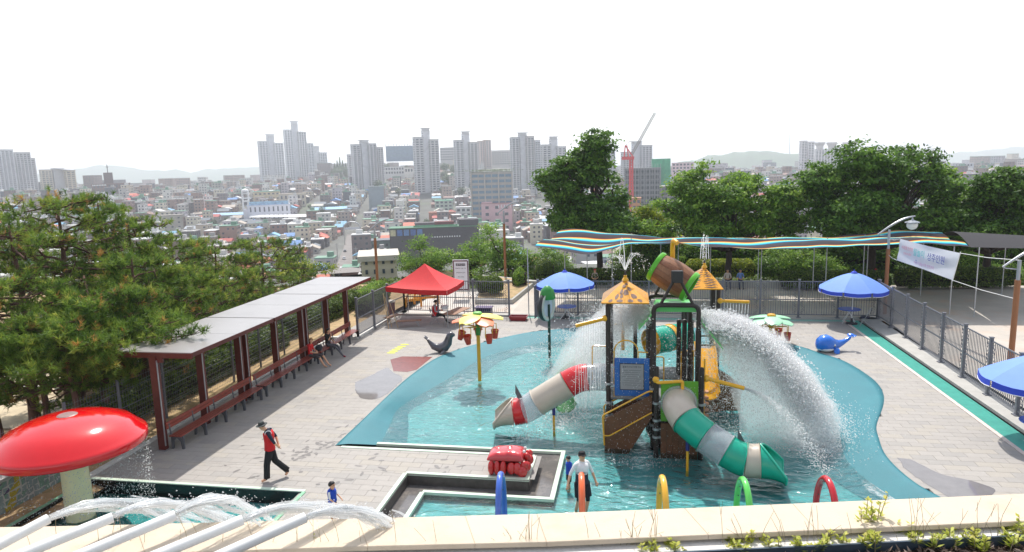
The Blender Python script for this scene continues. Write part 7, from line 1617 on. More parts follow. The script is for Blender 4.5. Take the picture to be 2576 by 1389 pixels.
# ---- street running down into the town, cars and poles
asph = mat("asphalt", S(128, 122, 118), .9, var=.12, scale=.1); rd = [TG(u, v)[0] for u, v in ((852, 700), (862, 676), (872, 652), (880, 628), (884, 606), (886, 590))]; V = []; F = []
for p in rd: n = Vector((p.y, -p.x, 0)).normalized(); V += [p-n*4.2+Vector((0, 0, .5)), p+n*4.2+Vector((0, 0, .5))]
m = MB(); m.add(V, [(2*i, 2*i+1, 2*i+3, 2*i+2) for i in range(len(rd)-1)]); struct(m.build("road", asph))
RD = [(p.x, p.y) for p in rd]
for i, (u, v, col, lab, van) in enumerate(((845, 676, (60, 62, 70), "dark car parked on the left of the street below the pines", False), (860, 684, (226, 226, 226), "white van coming up the street by the shelter roof", True), (866, 655, (214, 214, 216), "small white car driving up the town street", False), (868, 636, (46, 50, 58), "dark car parked at the narrow upper part of the street", False), (893, 660, (190, 60, 60), "red car standing at the right kerb of the street", False), (890, 640, (170, 174, 180), "silver car at the right kerb higher up the street", False))):
    g, s = TG(u, v); car(tuple(g+Vector((0, 0, .5))), math.atan2(g.y, g.x)+.05, S(*col), lab, van=van)
m = MB(); c = rd[-1]; n = Vector((c.y, -c.x, 0)).normalized(); ga = thing("market_gate", "pale steel arch spanning the street entrance of the market", "gate", tuple(c)); m.tube([c+n*(7*math.cos(t))+Vector((0, 0, .5+4+6*math.sin(t))) for t in np.linspace(0, math.pi, 12)], .45, 6); m.tube([c-n*7, c-n*7+Vector((0, 0, 5))], .4, 6); m.tube([c+n*7, c+n*7+Vector((0, 0, 5))], .4, 6); m.build("arch", STEEL, ga)
m = MB(); m.bar(c-n*7+Vector((0, 0, 5)), c+n*7+Vector((0, 0, 5)), .3, 1.8); m.build("sign_beam", bmat((214, 220, 226)), ga)
for i, (u, v) in enumerate(((838, 690), (850, 660), (898, 672), (896, 640), (868, 618))):
    g, s = TG(u, v); up_ = thing("utility_pole", "grey concrete utility pole along the town street, %s" % ("nearest on the left kerb", "second on the left kerb", "nearest on the right kerb", "second on the right kerb", "farthest by the market arch")[i], "utility pole", tuple(g), "utility poles along the street")
    m = MB(); m.tube([g-Vector((0, 0, 1)), g+Vector((0, 0, 11))], [.28, .16], 6); m.build("pole", conc, up_); m = MB(); m.bar(g+Vector((-1.2, 0, 10)), g+Vector((1.2, 0, 10)), .15, .2); m.build("crossarm", STEEL, up_)
# ---- the dense old town: houses
rr = random.Random(21)
WALLS = [(186, 182, 176), (170, 164, 158), (206, 204, 198), (152, 128, 116), (196, 184, 164), (142, 112, 104), (214, 212, 208), (168, 150, 140), (180, 172, 178), (122, 110, 108), (204, 196, 176), (98, 94, 96), (120, 98, 90), (84, 88, 98), (150, 120, 108)]
FLAT = [((112, 150, 128), "green"), ((176, 174, 170), "grey"), ((150, 148, 146), "dark grey"), ((96, 140, 116), "green"), ((188, 186, 182), "grey"), ((206, 206, 204), "white")]
GAB = [((96, 140, 196), "blue"), ((150, 152, 156), "grey"), ((122, 88, 80), "brown"), ((196, 104, 78), "orange"), ((120, 174, 204), "light blue"), ((206, 206, 206), "white"), ((104, 112, 120), "slate"), ((172, 70, 62), "red"), ((176, 164, 150), "tan"), ((196, 190, 178), "tan")]
def house_geo(x, y, z, w_, l_, h, rz, gab, body, roof, win, tank, wsets):
    c = Vector((x, y, z)); r = Vector((math.cos(rz), math.sin(rz), 0)); f = Vector((-r.y, r.x, 0)); block(body, c, r, f, w_, l_, z-4, z+h)
    if gab:
        e = .5; V = [c+r*a*(w_/2+e)+f*b*(l_/2+e)+Vector((0, 0, h)) for a, b in ((-1, -1), (1, -1), (1, 1), (-1, 1))]+[c+r*a*(w_/2+e)+Vector((0, 0, h+l_*.24)) for a in (-1, 1)]
        roof.add(V, [(0, 1, 5, 4), (2, 3, 4, 5), (0, 4, 3), (1, 2, 5), (3, 2, 1, 0)])
    else:
        block(roof, c, r, f, w_+.3, l_+.3, z+h, z+h+.5)
        if tank: p = c+r*w_*.25+f*l_*.1; block(roof, p, r, f, w_*.32, l_*.34, z+h+.5, z+h+2.8)
    nf = max(1, int(h/3.1))
    for (o, rv, nn, wd) in ((c-f*l_/2, r, -f, w_), (c+r*w_/2, f, r, l_), (c-r*w_/2, f, -r, l_)):
        if nn.dot(Vector((-x, -y, 0))) > 0: facade(win, Vector((o.x, o.y, z)), rv, nn, wd*.9, z+.4, z+h-.2, nf, max(2, int(wd/3.2)), .42, .42, .08, .15, rr)
cands = []; st = 12.5; ang = .3
for i in range(-95, 95):
    for j in range(14, 100):
        if i % 5 == 0 or j % 7 == 0: continue
        gx, gy = i*st, j*st; x = gx*math.cos(ang)-gy*math.sin(ang)+rr.uniform(-1.6, 1.6); y = gx*math.sin(ang)+gy*math.cos(ang)+rr.uniform(-1.6, 1.6); d = math.hypot(x, y)
        if d < 205 or d > 1180 or y < 150: continue
        az = math.degrees(math.atan2(x, y))
        if az < -49 or az > 30: continue
        if any((x-ox)**2+(y-oy)**2 < (orr+6)**2 for ox, oy, orr in OCC): continue
        if any((x-a)**2+(y-b)**2 < 9.5**2 for a, b in [(RD[k][0]+(RD[k+1][0]-RD[k][0])*t, RD[k][1]+(RD[k+1][1]-RD[k][1])*t) for k in range(len(RD)-1) for t in (0, .2, .4, .6, .8)]): continue
        uu = proj((x, y, terrain(x, y)+5))[0]
        if d < 420 and 970 < uu < 1215: continue
        dens = 1.0 if d < 800 else .85
        bump = math.exp(-((az+12)/6.5)**2)*smooth01((d-850)/120)
        if rr.random() > dens*(1-.92*bump): continue
        cands.append((d, x, y))
cands.sort(); indiv = 0; big = {k: MB() for k in ("wall", "roof", "win")}; wallm = [bmat(c) for c in WALLS]; roofm_ = [rmat(c) for c, _ in FLAT+GAB]
for d, x, y in cands:
    z = terrain(x, y); u, v, zz = proj((x, y, z+5)); gab = rr.random() < .52; w_ = rr.uniform(7, 12.4); l_ = rr.uniform(6.5, 11); h = rr.choice([3.2, 3.4, 6.2, 6.5]) if gab else rr.choice([3.4, 6.4, 6.6, 9.6, 9.8, 12.8] if rr.random() < .8 else [16, 13])
    if d < 330: h = min(h, 6.6)
    rz = ang+rr.choice([0, math.pi/2])+rr.gauss(0, .05); wi = rr.randrange(len(WALLS)); ri = rr.randrange(len(GAB)) if gab else rr.randrange(len(FLAT)); rc, rn = (GAB if gab else FLAT)[ri]
    seen = (-20 < u < 2600) and ((u > 800 and u < 1380 and v < 700) or (320 < u <= 800 and v < 640) or (u <= 320 and v < 560))
    if seen and indiv < 285:
        wn = "pale" if sum(WALLS[wi]) > 560 else ("brick-brown" if WALLS[wi] in ((152, 128, 116), (142, 112, 104), (122, 110, 108)) else "beige-grey")
        nst = {True: "one-storey", False: "two-storey"}[h < 4.5] if h < 8 else "several-storey"
        t_ = thing("town_house", "%s %s house under a %s %s roof in the crowded old town" % (wn, nst, rn, "pitched" if gab else "flat"), "house", (x, y, z), "houses of the old town")
        b, r_, wn_ = MB(), MB(), MB(); house_geo(x, y, z, w_, l_, h, rz, gab, b, r_, wn_, rr.random() < .6, 0)
        b.build("wall", wallm[wi], t_); r_.build("roof", roofm_[ri+(len(FLAT) if gab else 0)], t_); wn_.build("window", GLASSD, t_, kind="stuff"); indiv += 1
    else:
        big["wall"].mi = wi; big["roof"].mi = ri+(len(FLAT) if gab else 0); house_geo(x, y, z, w_, l_, h, rz, gab, big["wall"], big["roof"], big["win"], rr.random() < .6, 0)
for i in range(750):  # far flats toward the hills
    az = R(rr.uniform(-48, 6) if i % 4 else rr.uniform(6, 28)); d = rr.uniform(1180, 3400)**1.0; x, y = d*math.sin(az), d*math.cos(az); z = terrain(x, y)
    if any((x-ox)**2+(y-oy)**2 < (orr+6)**2 for ox, oy, orr in OCC): continue
    big["wall"].mi = rr.randrange(len(WALLS)); big["roof"].mi = rr.randrange(len(FLAT)); hh = rr.choice([8, 10, 12, 16, 22, 30 if rr.random() < .3 else 12]); house_geo(x, y, z, rr.uniform(14, 34), rr.uniform(12, 24), hh, rr.uniform(0, 3), False, big["wall"], big["roof"], big["win"], False, 0)
mass = thing("old_town", "mass of small far houses filling the town behind the nearer ones", "houses", (0, 600, -30)); mass['kind'] = 'stuff'
big["wall"].build("wall", wallm, mass, kind="stuff"); big["roof"].build("roof", roofm_, mass, kind="stuff"); big["win"].build("window", GLASSD, mass, kind="stuff")
# ---- trees in the town: one low tree copied
def town_tree(seed):
    rng = np.random.default_rng(seed); t_ = thing("town_tree", "x", "tree", (0, 0, 0)); m = MB(); m.tube([(0, 0, -1), (0, 0, 4)], [.35, .2], 6); m.build("trunk", barkd, t_)
    n = 420; u = rand_unit(n, rng); C = u*np.array([3.2, 3.2, 3.0])*(rng.uniform(.4, 1, (n, 1))**.4)+np.array([0, 0, 6.0]); C += .5*rng.normal(size=C.shape); V, F, T = leaves(C, u*.6+np.array([0, 0, .5]), rng, 1.1, .7, np.clip(.45+.25*rng.normal(size=n), 0, 1)); npmesh("crown", V, F, CITYG, t_, attr=T); return t_
protos = [town_tree(s) for s in (1, 2, 3)]; used = [False]*3; k = 0
spots = [(865, 560, 1.2), (870, 555, .9), (800, 575, .8), (540, 570, .7), (530, 600, .9), (600, 600, .9), (1160, 580, 1.0), (1310, 560, 1.1), (1330, 545, 1.2), (1345, 570, 1.2), (1320, 590, 1.0), (690, 500, .8), (460, 520, .9), (470, 525, .9), (640, 470, .8), (765, 505, .8), (1000, 545, .7)]
for a in range(150):
    x0 = rr.uniform(-1, 1)
    if a < 70: spots.append((rr.uniform(930, 1440), rr.uniform(425, 500), rr.uniform(.9, 1.9)))
    elif a < 95: spots.append((rr.uniform(830, 900), rr.uniform(438, 452), rr.uniform(.9, 1.8)))
    else: spots.append((rr.uniform(330, 1350), rr.uniform(470, 620), rr.uniform(.6, 1.1)))
for (u, v, s_) in spots:
    g, d = TG(u, v)
    if any((g.x-ox)**2+(g.y-oy)**2 < (orr)**2 for ox, oy, orr in OCC): continue
    lab = "dark green tree on the wooded slope under the apartment towers" if d > 760 else "single leafy tree between the old town's houses"; i = k % 3
    if not used[i]: o = protos[i]; used[i] = True; o.location = g; o.scale = (s_,)*3; o.rotation_euler = (0, 0, rr.uniform(0, 6)); o['label'] = lab; o['group'] = "trees in the town"
    else: dup(protos[i], g, rr.uniform(0, 6), s_, lab, "trees in the town")
    k += 1
g, d = TG(857, 441); ct_ = thing("cypress_clump", "pointed dark evergreen clump beside the pale towers on the hill", "tree", tuple(g)); rng = np.random.default_rng(2); C = []
for q in range(5):
    x = (q-2)*5; n = 260; t = rng.uniform(0, 1, n); a = rng.uniform(0, 6.28, n); hh = 30-abs(q-2)*5; C.append(np.stack([g.x+x+(1-t)*4*np.cos(a), g.y+(1-t)*4*np.sin(a), g.z+t*hh], 1))
C = np.concatenate(C); V, F, T = leaves(C, rand_unit(len(C), rng), rng, 2.4, 1.4, rng.uniform(0, .5, len(C))); npmesh("crown", V, F, LEAFD, ct_, attr=T); m = MB()
for q in range(5): m.cyl((g.x+(q-2)*5, g.y, g.z-2), (g.x+(q-2)*5, g.y, g.z+6), .6, 5)
m.build("trunk", barkd, ct_)
# ================================================================ people
SKIN = mat("skin", S(214, 164, 132), .55, var=.05); HAIR = mat("black_hair", S(24, 20, 20), .5, var=.2)
def cloth(nm, c): return mat("cloth_"+nm, S(*c), .85, var=.08, scale=9)
def segd(p, a, b):
    ab = b-a; t = np.clip(((p-a) @ ab)/max(1e-9, ab @ ab), 0, 1); return np.linalg.norm(p-(a+np.outer(t, ab)), axis=1)
STAND = dict(pelvis=(0, 0, .95, .125), spine=(0, 0, 1.10, .115), chest=(0, .0, 1.28, .135), collar=(0, -.01, 1.40, .09), neck=(0, .01, 1.47, .052), jaw=(0, .035, 1.545, .070), head=(0, .02, 1.615, .092), crown=(0, .01, 1.675, .062),
    shL=(-.155, -.01, 1.385, .062), elL=(-.23, -.03, 1.12, .040), wrL=(-.25, .05, .89, .027), paL=(-.25, .065, .82, .034), shR=(.155, -.01, 1.385, .062), elR=(.23, -.03, 1.12, .040), wrR=(.25, .05, .89, .027), paR=(.25, .065, .82, .034),
    hiL=(-.085, 0, .88, .088), knL=(-.10, .02, .49, .056), anL=(-.10, -.01, .085, .040), toL=(-.11, .14, .035, .036), hiR=(.085, 0, .88, .088), knR=(.10, .02, .49, .056), anR=(.10, -.01, .085, .040), toR=(.11, .14, .035, .036))
BONES = [("pelvis", "spine", "top"), ("spine", "chest", "top"), ("chest", "collar", "top"), ("collar", "neck", "skin"), ("neck", "jaw", "skin"), ("jaw", "head", "skin"), ("head", "crown", "skin")]
for s_ in "LR": BONES += [("collar", "sh"+s_, "top"), ("sh"+s_, "el"+s_, "sleeve"), ("el"+s_, "wr"+s_, "fore"), ("wr"+s_, "pa"+s_, "skin"), ("pelvis", "hi"+s_, "leg"), ("hi"+s_, "kn"+s_, "leg"), ("kn"+s_, "an"+s_, "shin"), ("an"+s_, "to"+s_, "foot")]
def person(label, loc, rz, H, pose, cl, extras=(), group=None, build=1.0, headscale=1.0):
    J = {k: list(v) for k, v in STAND.items()}
    for k, v in pose.items(): J[k][:3] = v[:3]; J[k][3] = v[3] if len(v) > 3 else J[k][3]
    s = H/1.735; M = Matrix.Rotation(rz, 3, 'Z'); loc = Vector(loc); W = {k: loc+M @ (Vector(v[:3])*s) for k, v in J.items()}; t_ = thing("person", label, "person", tuple(loc), group); off = loc
    for k in ("jaw", "head", "crown"): J[k][3] *= headscale
    keys = list(J); me = bpy.data.meshes.new("tmp"); me.from_pydata([tuple((W[k]-off)) for k in keys], [(keys.index(a), keys.index(b)) for a, b, c in BONES], []); o = bpy.data.objects.new("tmp", me); COL.objects.link(o)
    mo = o.modifiers.new("Skin", 'SKIN'); mo.use_smooth_shade = True
    if not me.skin_vertices: raise RuntimeError("no skin layer")
    for i, k in enumerate(keys): r_ = J[k][3]*s*(build if k in ("pelvis", "spine", "chest", "hiL", "hiR") else 1); me.skin_vertices[0].data[i].radius = (r_, r_*(.82 if k in ("chest", "spine", "collar") else 1)); me.skin_vertices[0].data[i].use_root = (k == "pelvis")
    o.modifiers.new("Sub", 'SUBSURF').levels = 2; o.modifiers["Sub"].render_levels = 2
    dg = bpy.context.evaluated_depsgraph_get(); bm_ = bpy.data.meshes.new_from_object(o.evaluated_get(dg)); bpy.data.objects.remove(o)
    names = sorted(set(cl.values()) | {"skin"}); 
    b = bmesh.new(); b.from_mesh(bm_); extra = MB()
    hd = W["head"]; fw_ = (W["jaw"]-W["neck"]); face = (M @ Vector((0, 1, 0))); tilt = (W["crown"]-W["jaw"]).normalized(); face = (face-tilt*face.dot(tilt)).normalized(); side = face.cross(tilt); hr = J["head"][3]*s*.86
    extra.ball(hd+face*hr*1.02-tilt*hr*.25, (hr*.16, hr*.2, hr*.24), 8, 6)
    for q in (-1, 1): extra.ball(hd+side*q*hr*.98-tilt*hr*.1, (hr*.14, hr*.22, hr*.3), 8, 6)
    for S_ in "LR":
        pa, wr = W["pa"+S_], W["wr"+S_]; d = (pa-wr).normalized(); sd = d.cross(face); sd = sd.normalized() if sd.length > .1 else d.orthogonal(); cn = d.cross(sd).normalized(); sg = -1 if S_ == "L" else 1
        for k, (u, L) in enumerate(((-.024, .062), (-.008, .072), (.008, .068), (.023, .052))): a = pa+sd*u*s; m1 = a+d*L*.55*s+cn*.004; e = a+d*L*s+cn*.018*s; extra.tube([a, m1, e], [.0095*s, .0088*s, .0065*s], 6)
        a = pa-d*.02*s-sd*.022*s; extra.tube([a, a-sd*.022*s+d*.022*s, a-sd*.026*s+d*.05*s], [.011*s, .010*s, .007*s], 6)
    vo = [b.verts.new(Vector(p)-off) for p in extra.v]
    for f in extra.f: b.faces.new([vo[i] for i in f])
    b.to_mesh(bm_); b.free(); bm_.materials.clear()
    for nme in names: bm_.materials.append(cl["_m"][nme] if nme in cl.get("_m", {}) else SKIN)
    return t_, W, bm_, J, s, M, off, face, tilt, side, hr
def make_person(label, loc, rz, H, pose, cm, hat=None, vest=None, shorts=None, hair=True, group=None, build=1.0, headscale=1.0, hairlong=False):
    """cm: region -> material (regions top, sleeve, fore, leg, shin, foot); what is not named is skin"""
    cl = {k: k for k in cm}; cl["_x"] = "skin"; t_, W, me, J, s, M, off, face, tilt, side, hr = person(label, loc, rz, H, pose, {k: k for k in cm}, group=group, build=build, headscale=headscale)
    me.materials.clear(); regs = list(cm)+["skin"]; 
    for r_ in regs: me.materials.append(cm.get(r_, SKIN))
    n = len(me.polygons); C = np.zeros(n*3); me.polygons.foreach_get("center", C); C = C.reshape(-1, 3)+np.array(off); D = []; RG = []
    for a, b_, r_ in BONES:
        D.append(segd(C, np.array(W[a]), np.array(W[b_]))-.5*(J[a][3]+J[b_][3])*s*.8); RG.append(regs.index(r_) if r_ in cm else len(regs)-1)
    mi = np.array(RG)[np.argmin(np.array(D), 0)]; me.polygons.foreach_set("material_index", mi.astype(np.int32)); me.shade_smooth(); me.name = "body"; o = bpy.data.objects.new("body", me); COL.objects.link(o); o.parent = t_; WL[o.name] = tuple(off)
    hd = W["head"]; Mh = Matrix((side, face, tilt)).transposed()
    m = MB()
    for q in (-1, 1): m.ball(hd+side*q*hr*.36+face*hr*.93+tilt*hr*.05, hr*.11, 6, 5)
    m.build("eyes", HAIR, t_)
    m = MB(); m.ball(hd+face*hr*.92-tilt*hr*.55, (hr*.28, hr*.08, hr*.06), 8, 5, M=Mh); m.build("mouth", cloth("lip", (170, 92, 84)), t_)
    if hair:
        m = MB(); V = []; F = []; seg, rg = 14, 7
        for i in range(rg+1):
            th = math.pi*.60*i/rg
            for k in range(seg):
                a = 2*math.pi*k/seg; fr = math.sin(a); th2 = th*(1-.32*max(0, fr)); V.append(hd+tilt*hr*.12+Mh @ (Vector((math.sin(th2)*math.cos(a)*1.05, math.sin(th2)*math.sin(a)*1.14-.05, math.cos(th2)*1.08+.05))*hr*1.10))
        for i in range(rg):
            for k in range(seg): k2 = (k+1) % seg; F.append((i*seg+k, (i+1)*seg+k, (i+1)*seg+k2, i*seg+k2))
        m.add(V, F)
        if hairlong: m.ball(hd-face*hr*.55-tilt*hr*.9, (hr*.95, hr*.5, hr*1.2), 12, 8, M=Mh)
        m.build("hair", HAIR, t_, smooth=True)
    if hat:
        kind, hm_ = hat; c = hd+tilt*hr*.55; m = MB()
        if kind == "brim": m.lathe([(hr*.98, .0), (hr*1.02, hr*.3), (hr*.95, hr*.85), (hr*.75, hr*1.0), (.004, hr*1.02)], c, 18, axis=tilt); m.lathe([(hr*.98, .02*hr), (hr*1.5, -.12*hr), (hr*1.95, -.20*hr), (hr*1.96, -.26*hr), (hr*1.5, -.2*hr), (hr*.98, -.08*hr)], c, 22, axis=tilt)
        elif kind == "cap": m.lathe([(hr*1.06, -.1*hr), (hr*1.08, hr*.2), (hr*.92, hr*.65), (hr*.5, hr*.85), (.004, hr*.9)], c, 18, axis=tilt); V = [c+Mh @ (Vector((u*hr, .8*hr+v*hr, -.05*hr-.12*hr*v)))for u, v in ((-.85, .05), (-.75, .6), (-.35, .95), (.35, .95), (.75, .6), (.85, .05))]; V2 = [p-tilt*.012 for p in V]; m.add(V+V2, [(5, 4, 3, 2, 1, 0), (6, 7, 8, 9, 10, 11)]+[(i_, (i_+1) % 6, 6+(i_+1) % 6, 6+i_) for i_ in range(6)])
        elif kind == "visor": m.lathe([(hr*1.12, -.15*hr), (hr*1.15, .25*hr), (hr*1.05, .3*hr)], c, 18, axis=tilt); V = [c+Mh @ (Vector((u*hr, .7*hr+v*hr, .0-.30*hr*v)))for u, v in ((-1.1, 0), (-1.05, .7), (-.5, 1.2), (.5, 1.2), (1.05, .7), (1.1, 0))]; V2 = [p-tilt*.01 for p in V]; m.add(V+V2, [(5, 4, 3, 2, 1, 0), (6, 7, 8, 9, 10, 11)]+[(i_, (i_+1) % 6, 6+(i_+1) % 6, 6+i_) for i_ in range(6)])
        m.build("hat", hm_, t_, smooth=40.0)
    def sleeve_tube(ks, rads, flat=.8, n=16):
        P = [W[k] if isinstance(k, str) else k for k in ks]; m = MB(); V = []; F = []
        for i, p in enumerate(P):
            ax_ = (P[min(i+1, len(P)-1)]-P[max(i-1, 0)]).normalized(); sx = (M @ Vector((1, 0, 0))); sx = (sx-ax_*sx.dot(ax_)).normalized(); sy = ax_.cross(sx); rx = rads[i]
            for k in range(n): a = 2*math.pi*k/n; V.append(p+sx*rx*s*math.cos(a)+sy*rx*flat*s*math.sin(a))
        for i in range(len(P)-1):
            for k in range(n): k2 = (k+1) % n; F.append((i*n+k, i*n+k2, (i+1)*n+k2, (i+1)*n+k))
        m.add(V, F); return m
    if vest:
        vm, trim = vest; low = W["pelvis"]+(W["pelvis"]-W["spine"]).normalized()*.06*s; m = sleeve_tube([low, "pelvis", "spine", "chest", W["collar"].lerp(W["chest"], .25), W["collar"].lerp(W["neck"], .2)], [.195*build, .185*build, .175*build, .195*build, .185, .10], .76); v_ = m.build("vest", vm, t_, smooth=True)
        if trim:
            m = MB()
            for S_ in "LR": c = W["sh"+S_].lerp(W["collar"], .05); ax_ = (W["sh"+S_]-W["collar"]).normalized(); m.lathe([(.078*s, -.012*s), (.092*s, 0), (.078*s, .012*s)], c, 14, axis=ax_)
            m.build("piping", trim, v_, kind="stuff")
    if shorts:
        for S_ in "LR": m = sleeve_tube([W["pelvis"].lerp(W["hi"+S_], .6), "hi"+S_, W["hi"+S_].lerp(W["kn"+S_], .85)], [.115, .12, .105], .95); m.build("shorts_leg", shorts, t_, smooth=True)
    return t_, W
NAVY, BLK, REDV = cloth("navy", (34, 38, 56)), cloth("black", (26, 26, 30)), cloth("red", (206, 32, 38)); WHT, GRY = cloth("white", (232, 232, 234)), cloth("grey", (92, 92, 98)); ROYAL = cloth("royal", (28, 70, 178))
# walking man, hands behind his back, looking down
gp = G(676, 1208); wd_ = (G(650, 1211)-G(715, 1203)); rzw = math.atan2(wd_.y, wd_.x)-math.pi/2; Hw = 1.72
t_, W = make_person("person in a red vest and grey brimmed hat walking with hands clasped behind the back", gp+Matrix.Rotation(rzw, 3, 'Z') @ Vector((0, -.10, 0)), rzw, Hw,
    dict(neck=(0, .07, 1.455), jaw=(0, .15, 1.50), head=(0, .155, 1.575), crown=(0, .175, 1.63), collar=(0, .02, 1.40), elL=(-.25, -.15, 1.15), wrL=(-.08, -.22, .97), paL=(-.02, -.23, .93), elR=(.25, -.15, 1.15), wrR=(.10, -.22, .95), paR=(.03, -.25, .90),
         knL=(-.10, .10, .49), anL=(-.10, .13, .085), toL=(-.11, .28, .035), knR=(.10, -.10, .50), anR=(.10, -.42, .16), toR=(.11, -.33, .035)), dict(top=NAVY, sleeve=NAVY, leg=BLK, shin=BLK), hat=("brim", cloth("hat_grey", (70, 74, 72))), vest=(REDV, WHT))
for S_ in "LR":
    m = MB(); a, b = W["kn"+S_], W["an"+S_]; m.tube([W["hi"+S_], a, a.lerp(b, .5), b-(b-a).normalized()*.03], [.115, .085, .082, .085], 14); m.build("trouser_leg", BLK, t_, smooth=True)
# toddler in a life vest
gp = G(840, 1312); tdh = ZAT(842, 1209, gp.x, gp.y); chk = cloth("check", (96, 100, 112))
make_person("small child in a blue life vest with white sleeves standing near the pipe jets", gp, -1.75, tdh, dict(neck=(0, .02, 1.40), jaw=(0, .05, 1.47), head=(0, .03, 1.58), crown=(0, .01, 1.70), elL=(-.22, .08, 1.10), wrL=(-.16, .30, .98), paL=(-.13, .36, .95), elR=(.24, .05, 1.10), wrR=(.20, .26, .92), paR=(.17, .32, .88)),
    dict(top=ROYAL, sleeve=WHT, leg=chk), vest=(ROYAL, None), shorts=chk, build=1.12, headscale=1.45)
# man and boy wading
p = G(1463, 1131, 1.32)
t_, W = make_person("person in a black cap and white and navy t-shirt wading behind the orange arch", (p.x, p.y, -.45), -2.55, 1.77, dict(elL=(-.27, .02, 1.14), wrL=(-.30, .14, .93), paL=(-.30, .18, .87), elR=(.29, -.05, 1.15), wrR=(.40, .02, .94), paR=(.43, .05, .88), jaw=(.02, .06, 1.53), head=(.02, .05, 1.605), crown=(.02, .05, 1.665), knL=(-.11, .10, .49), anR=(.10, -.15, .09), toR=(.11, -.02, .04)),
    dict(top=WHT, sleeve=WHT, leg=BLK), hat=("cap", cloth("cap_black", (24, 24, 28))), shorts=cloth("dark_shorts", (20, 22, 34)))
m = MB(); V = []
q_ = [W["pelvis"]+(W["pelvis"]-W["spine"])*.35, W["pelvis"], W["spine"], W["spine"].lerp(W["chest"], .35)]
m.tube(q_, [.17, .165, .155, .155], 16, cap=False); m.build("shirt_hem", NAVY, t_, smooth=True)
m = MB(); m.tube([q_[3]-Vector((0, 0, .02)), W["chest"], W["collar"]-Vector((0, 0, .03)), W["collar"]+Vector((0, 0, .03))], [.156, .175, .16, .08], 16, cap=False); m.build("shirt", WHT, t_, smooth=True)
sd = (W["shR"]-W["shL"]).normalized(); fwd = sd.cross(Vector((0, 0, 1)))*-1
cdir = (Vector((0, 0, CAM_H))-W["chest"]); cdir.z = 0; cdir.normalize(); rgt = Vector((-cdir.y, cdir.x, 0)); text("shirt_print", "NEW TERRY", .055, frame_mat(W["spine"].lerp(W["chest"], .62)+cdir*.178, rgt, (0, 0, 1)), NAVY, t_)
p = G(1432, 1237, -.45); zt_ = ZAT(1437, 1146, p.x, p.y)
make_person("small child in a blue t-shirt and black shorts wading beside the capped person", (p.x, p.y, -.45), 1.9, zt_+.45, dict(elL=(-.25, .0, 1.12), wrL=(-.30, .06, .92), paL=(-.31, .08, .85), head=(0, .03, 1.60), crown=(0, .02, 1.69)), dict(top=ROYAL, sleeve=ROYAL, leg=BLK), shorts=BLK, headscale=1.2, vest=(ROYAL, None))
# seated pair on the benches
SIT = dict(pelvis=(0, 0, .53), spine=(0, -.02, .70), chest=(0, .0, .90), collar=(0, .02, 1.02), neck=(0, .05, 1.09), jaw=(0, .09, 1.16), head=(0, .08, 1.23), crown=(0, .07, 1.29), shL=(-.155, .02, 1.0), shR=(.155, .02, 1.0), elL=(-.23, .05, .74), elR=(.23, .05, .74), wrL=(-.12, .27, .68), wrR=(.12, .27, .68), paL=(-.06, .32, .67), paR=(.06, .32, .67),
    hiL=(-.09, .06, .52), hiR=(.09, .06, .52), knL=(-.12, .47, .50), knR=(.12, .47, .50), anL=(-.11, .62, .10), anR=(.13, .70, .10), toL=(-.11, .76, .04), toR=(.14, .84, .05))
def sit(**k): d = dict(SIT); d.update(k); return d
f1 = G(835, 921); tr1 = (-13.70, f1.y-.1, -.02)
make_person("person in a red t-shirt and tan visor on the bench with bare calves", tr1, -math.pi/2, 1.66, sit(jaw=(.04, .10, 1.16), elR=(.22, .08, .76), knL=(-.16, .50, .52), anL=(-.10, .80, .10), toL=(-.08, .94, .06), wrL=(-.05, .28, .74)), dict(top=REDV, sleeve=REDV, leg=cloth("capri", (78, 70, 72))), hat=("visor", cloth("visor_tan", (206, 160, 96))), hairlong=True)
f2 = G(882, 901)
make_person("person in a black top and grey leggings sitting on the far bench, legs stretched out", (-13.70, f2.y+.35, -.02), -math.pi/2-.15, 1.68, sit(wrR=(.02, .22, .98), paR=(-.02, .20, 1.05), elR=(.20, .16, .78), anR=(.16, .92, .09), toR=(.18, 1.05, .08), knR=(.13, .50, .50)), dict(top=BLK, sleeve=BLK, leg=GRY, shin=GRY, foot=cloth("shoe", (150, 40, 60))), hairlong=True)
b_ = thing("handbag", "black and grey bag on the bench between the two seated people", "bag", (-13.7, (f1.y+f2.y)/2+.1, .46)); m = MB(); m.ball((-13.7, (f1.y+f2.y)/2+.1, .60), (.15, .22, .15), 14, 8); m.build("bag_body", cloth("bag", (40, 42, 50)), b_, smooth=True); m = MB(); m.tube([(-13.7, (f1.y+f2.y)/2+.1+.16*math.cos(t), .66+.22*math.sin(t)) for t in np.linspace(0, math.pi, 9)], .012, 6); m.build("strap", BLK, b_)
c = G(1095, 815); make_person("person in a red vest and hat sitting at the table under the red tent", (c.x, c.y, .0), -1.35, 1.70, sit(wrL=(-.10, .32, .76), wrR=(.14, .33, .76), paL=(-.08, .39, .76), paR=(.12, .40, .76)), dict(top=cloth("tee_grey", (150, 150, 156)), sleeve=cloth("tee_grey", (150, 150, 156)), fore=cloth("tee_grey", (150, 150, 156)), leg=BLK, shin=BLK, foot=BLK), hat=("brim", cloth("hat_dark", (60, 54, 54))), vest=(REDV, None))
sb = thing("stone_seat", "low stone seat along the foot of the dark hedge behind the fence", "bench", (2, 46.6, 0)); m = MB(); m.box((3.5, 46.7, .2), (25, .45, .42)); m.build("seat", conc, sb)
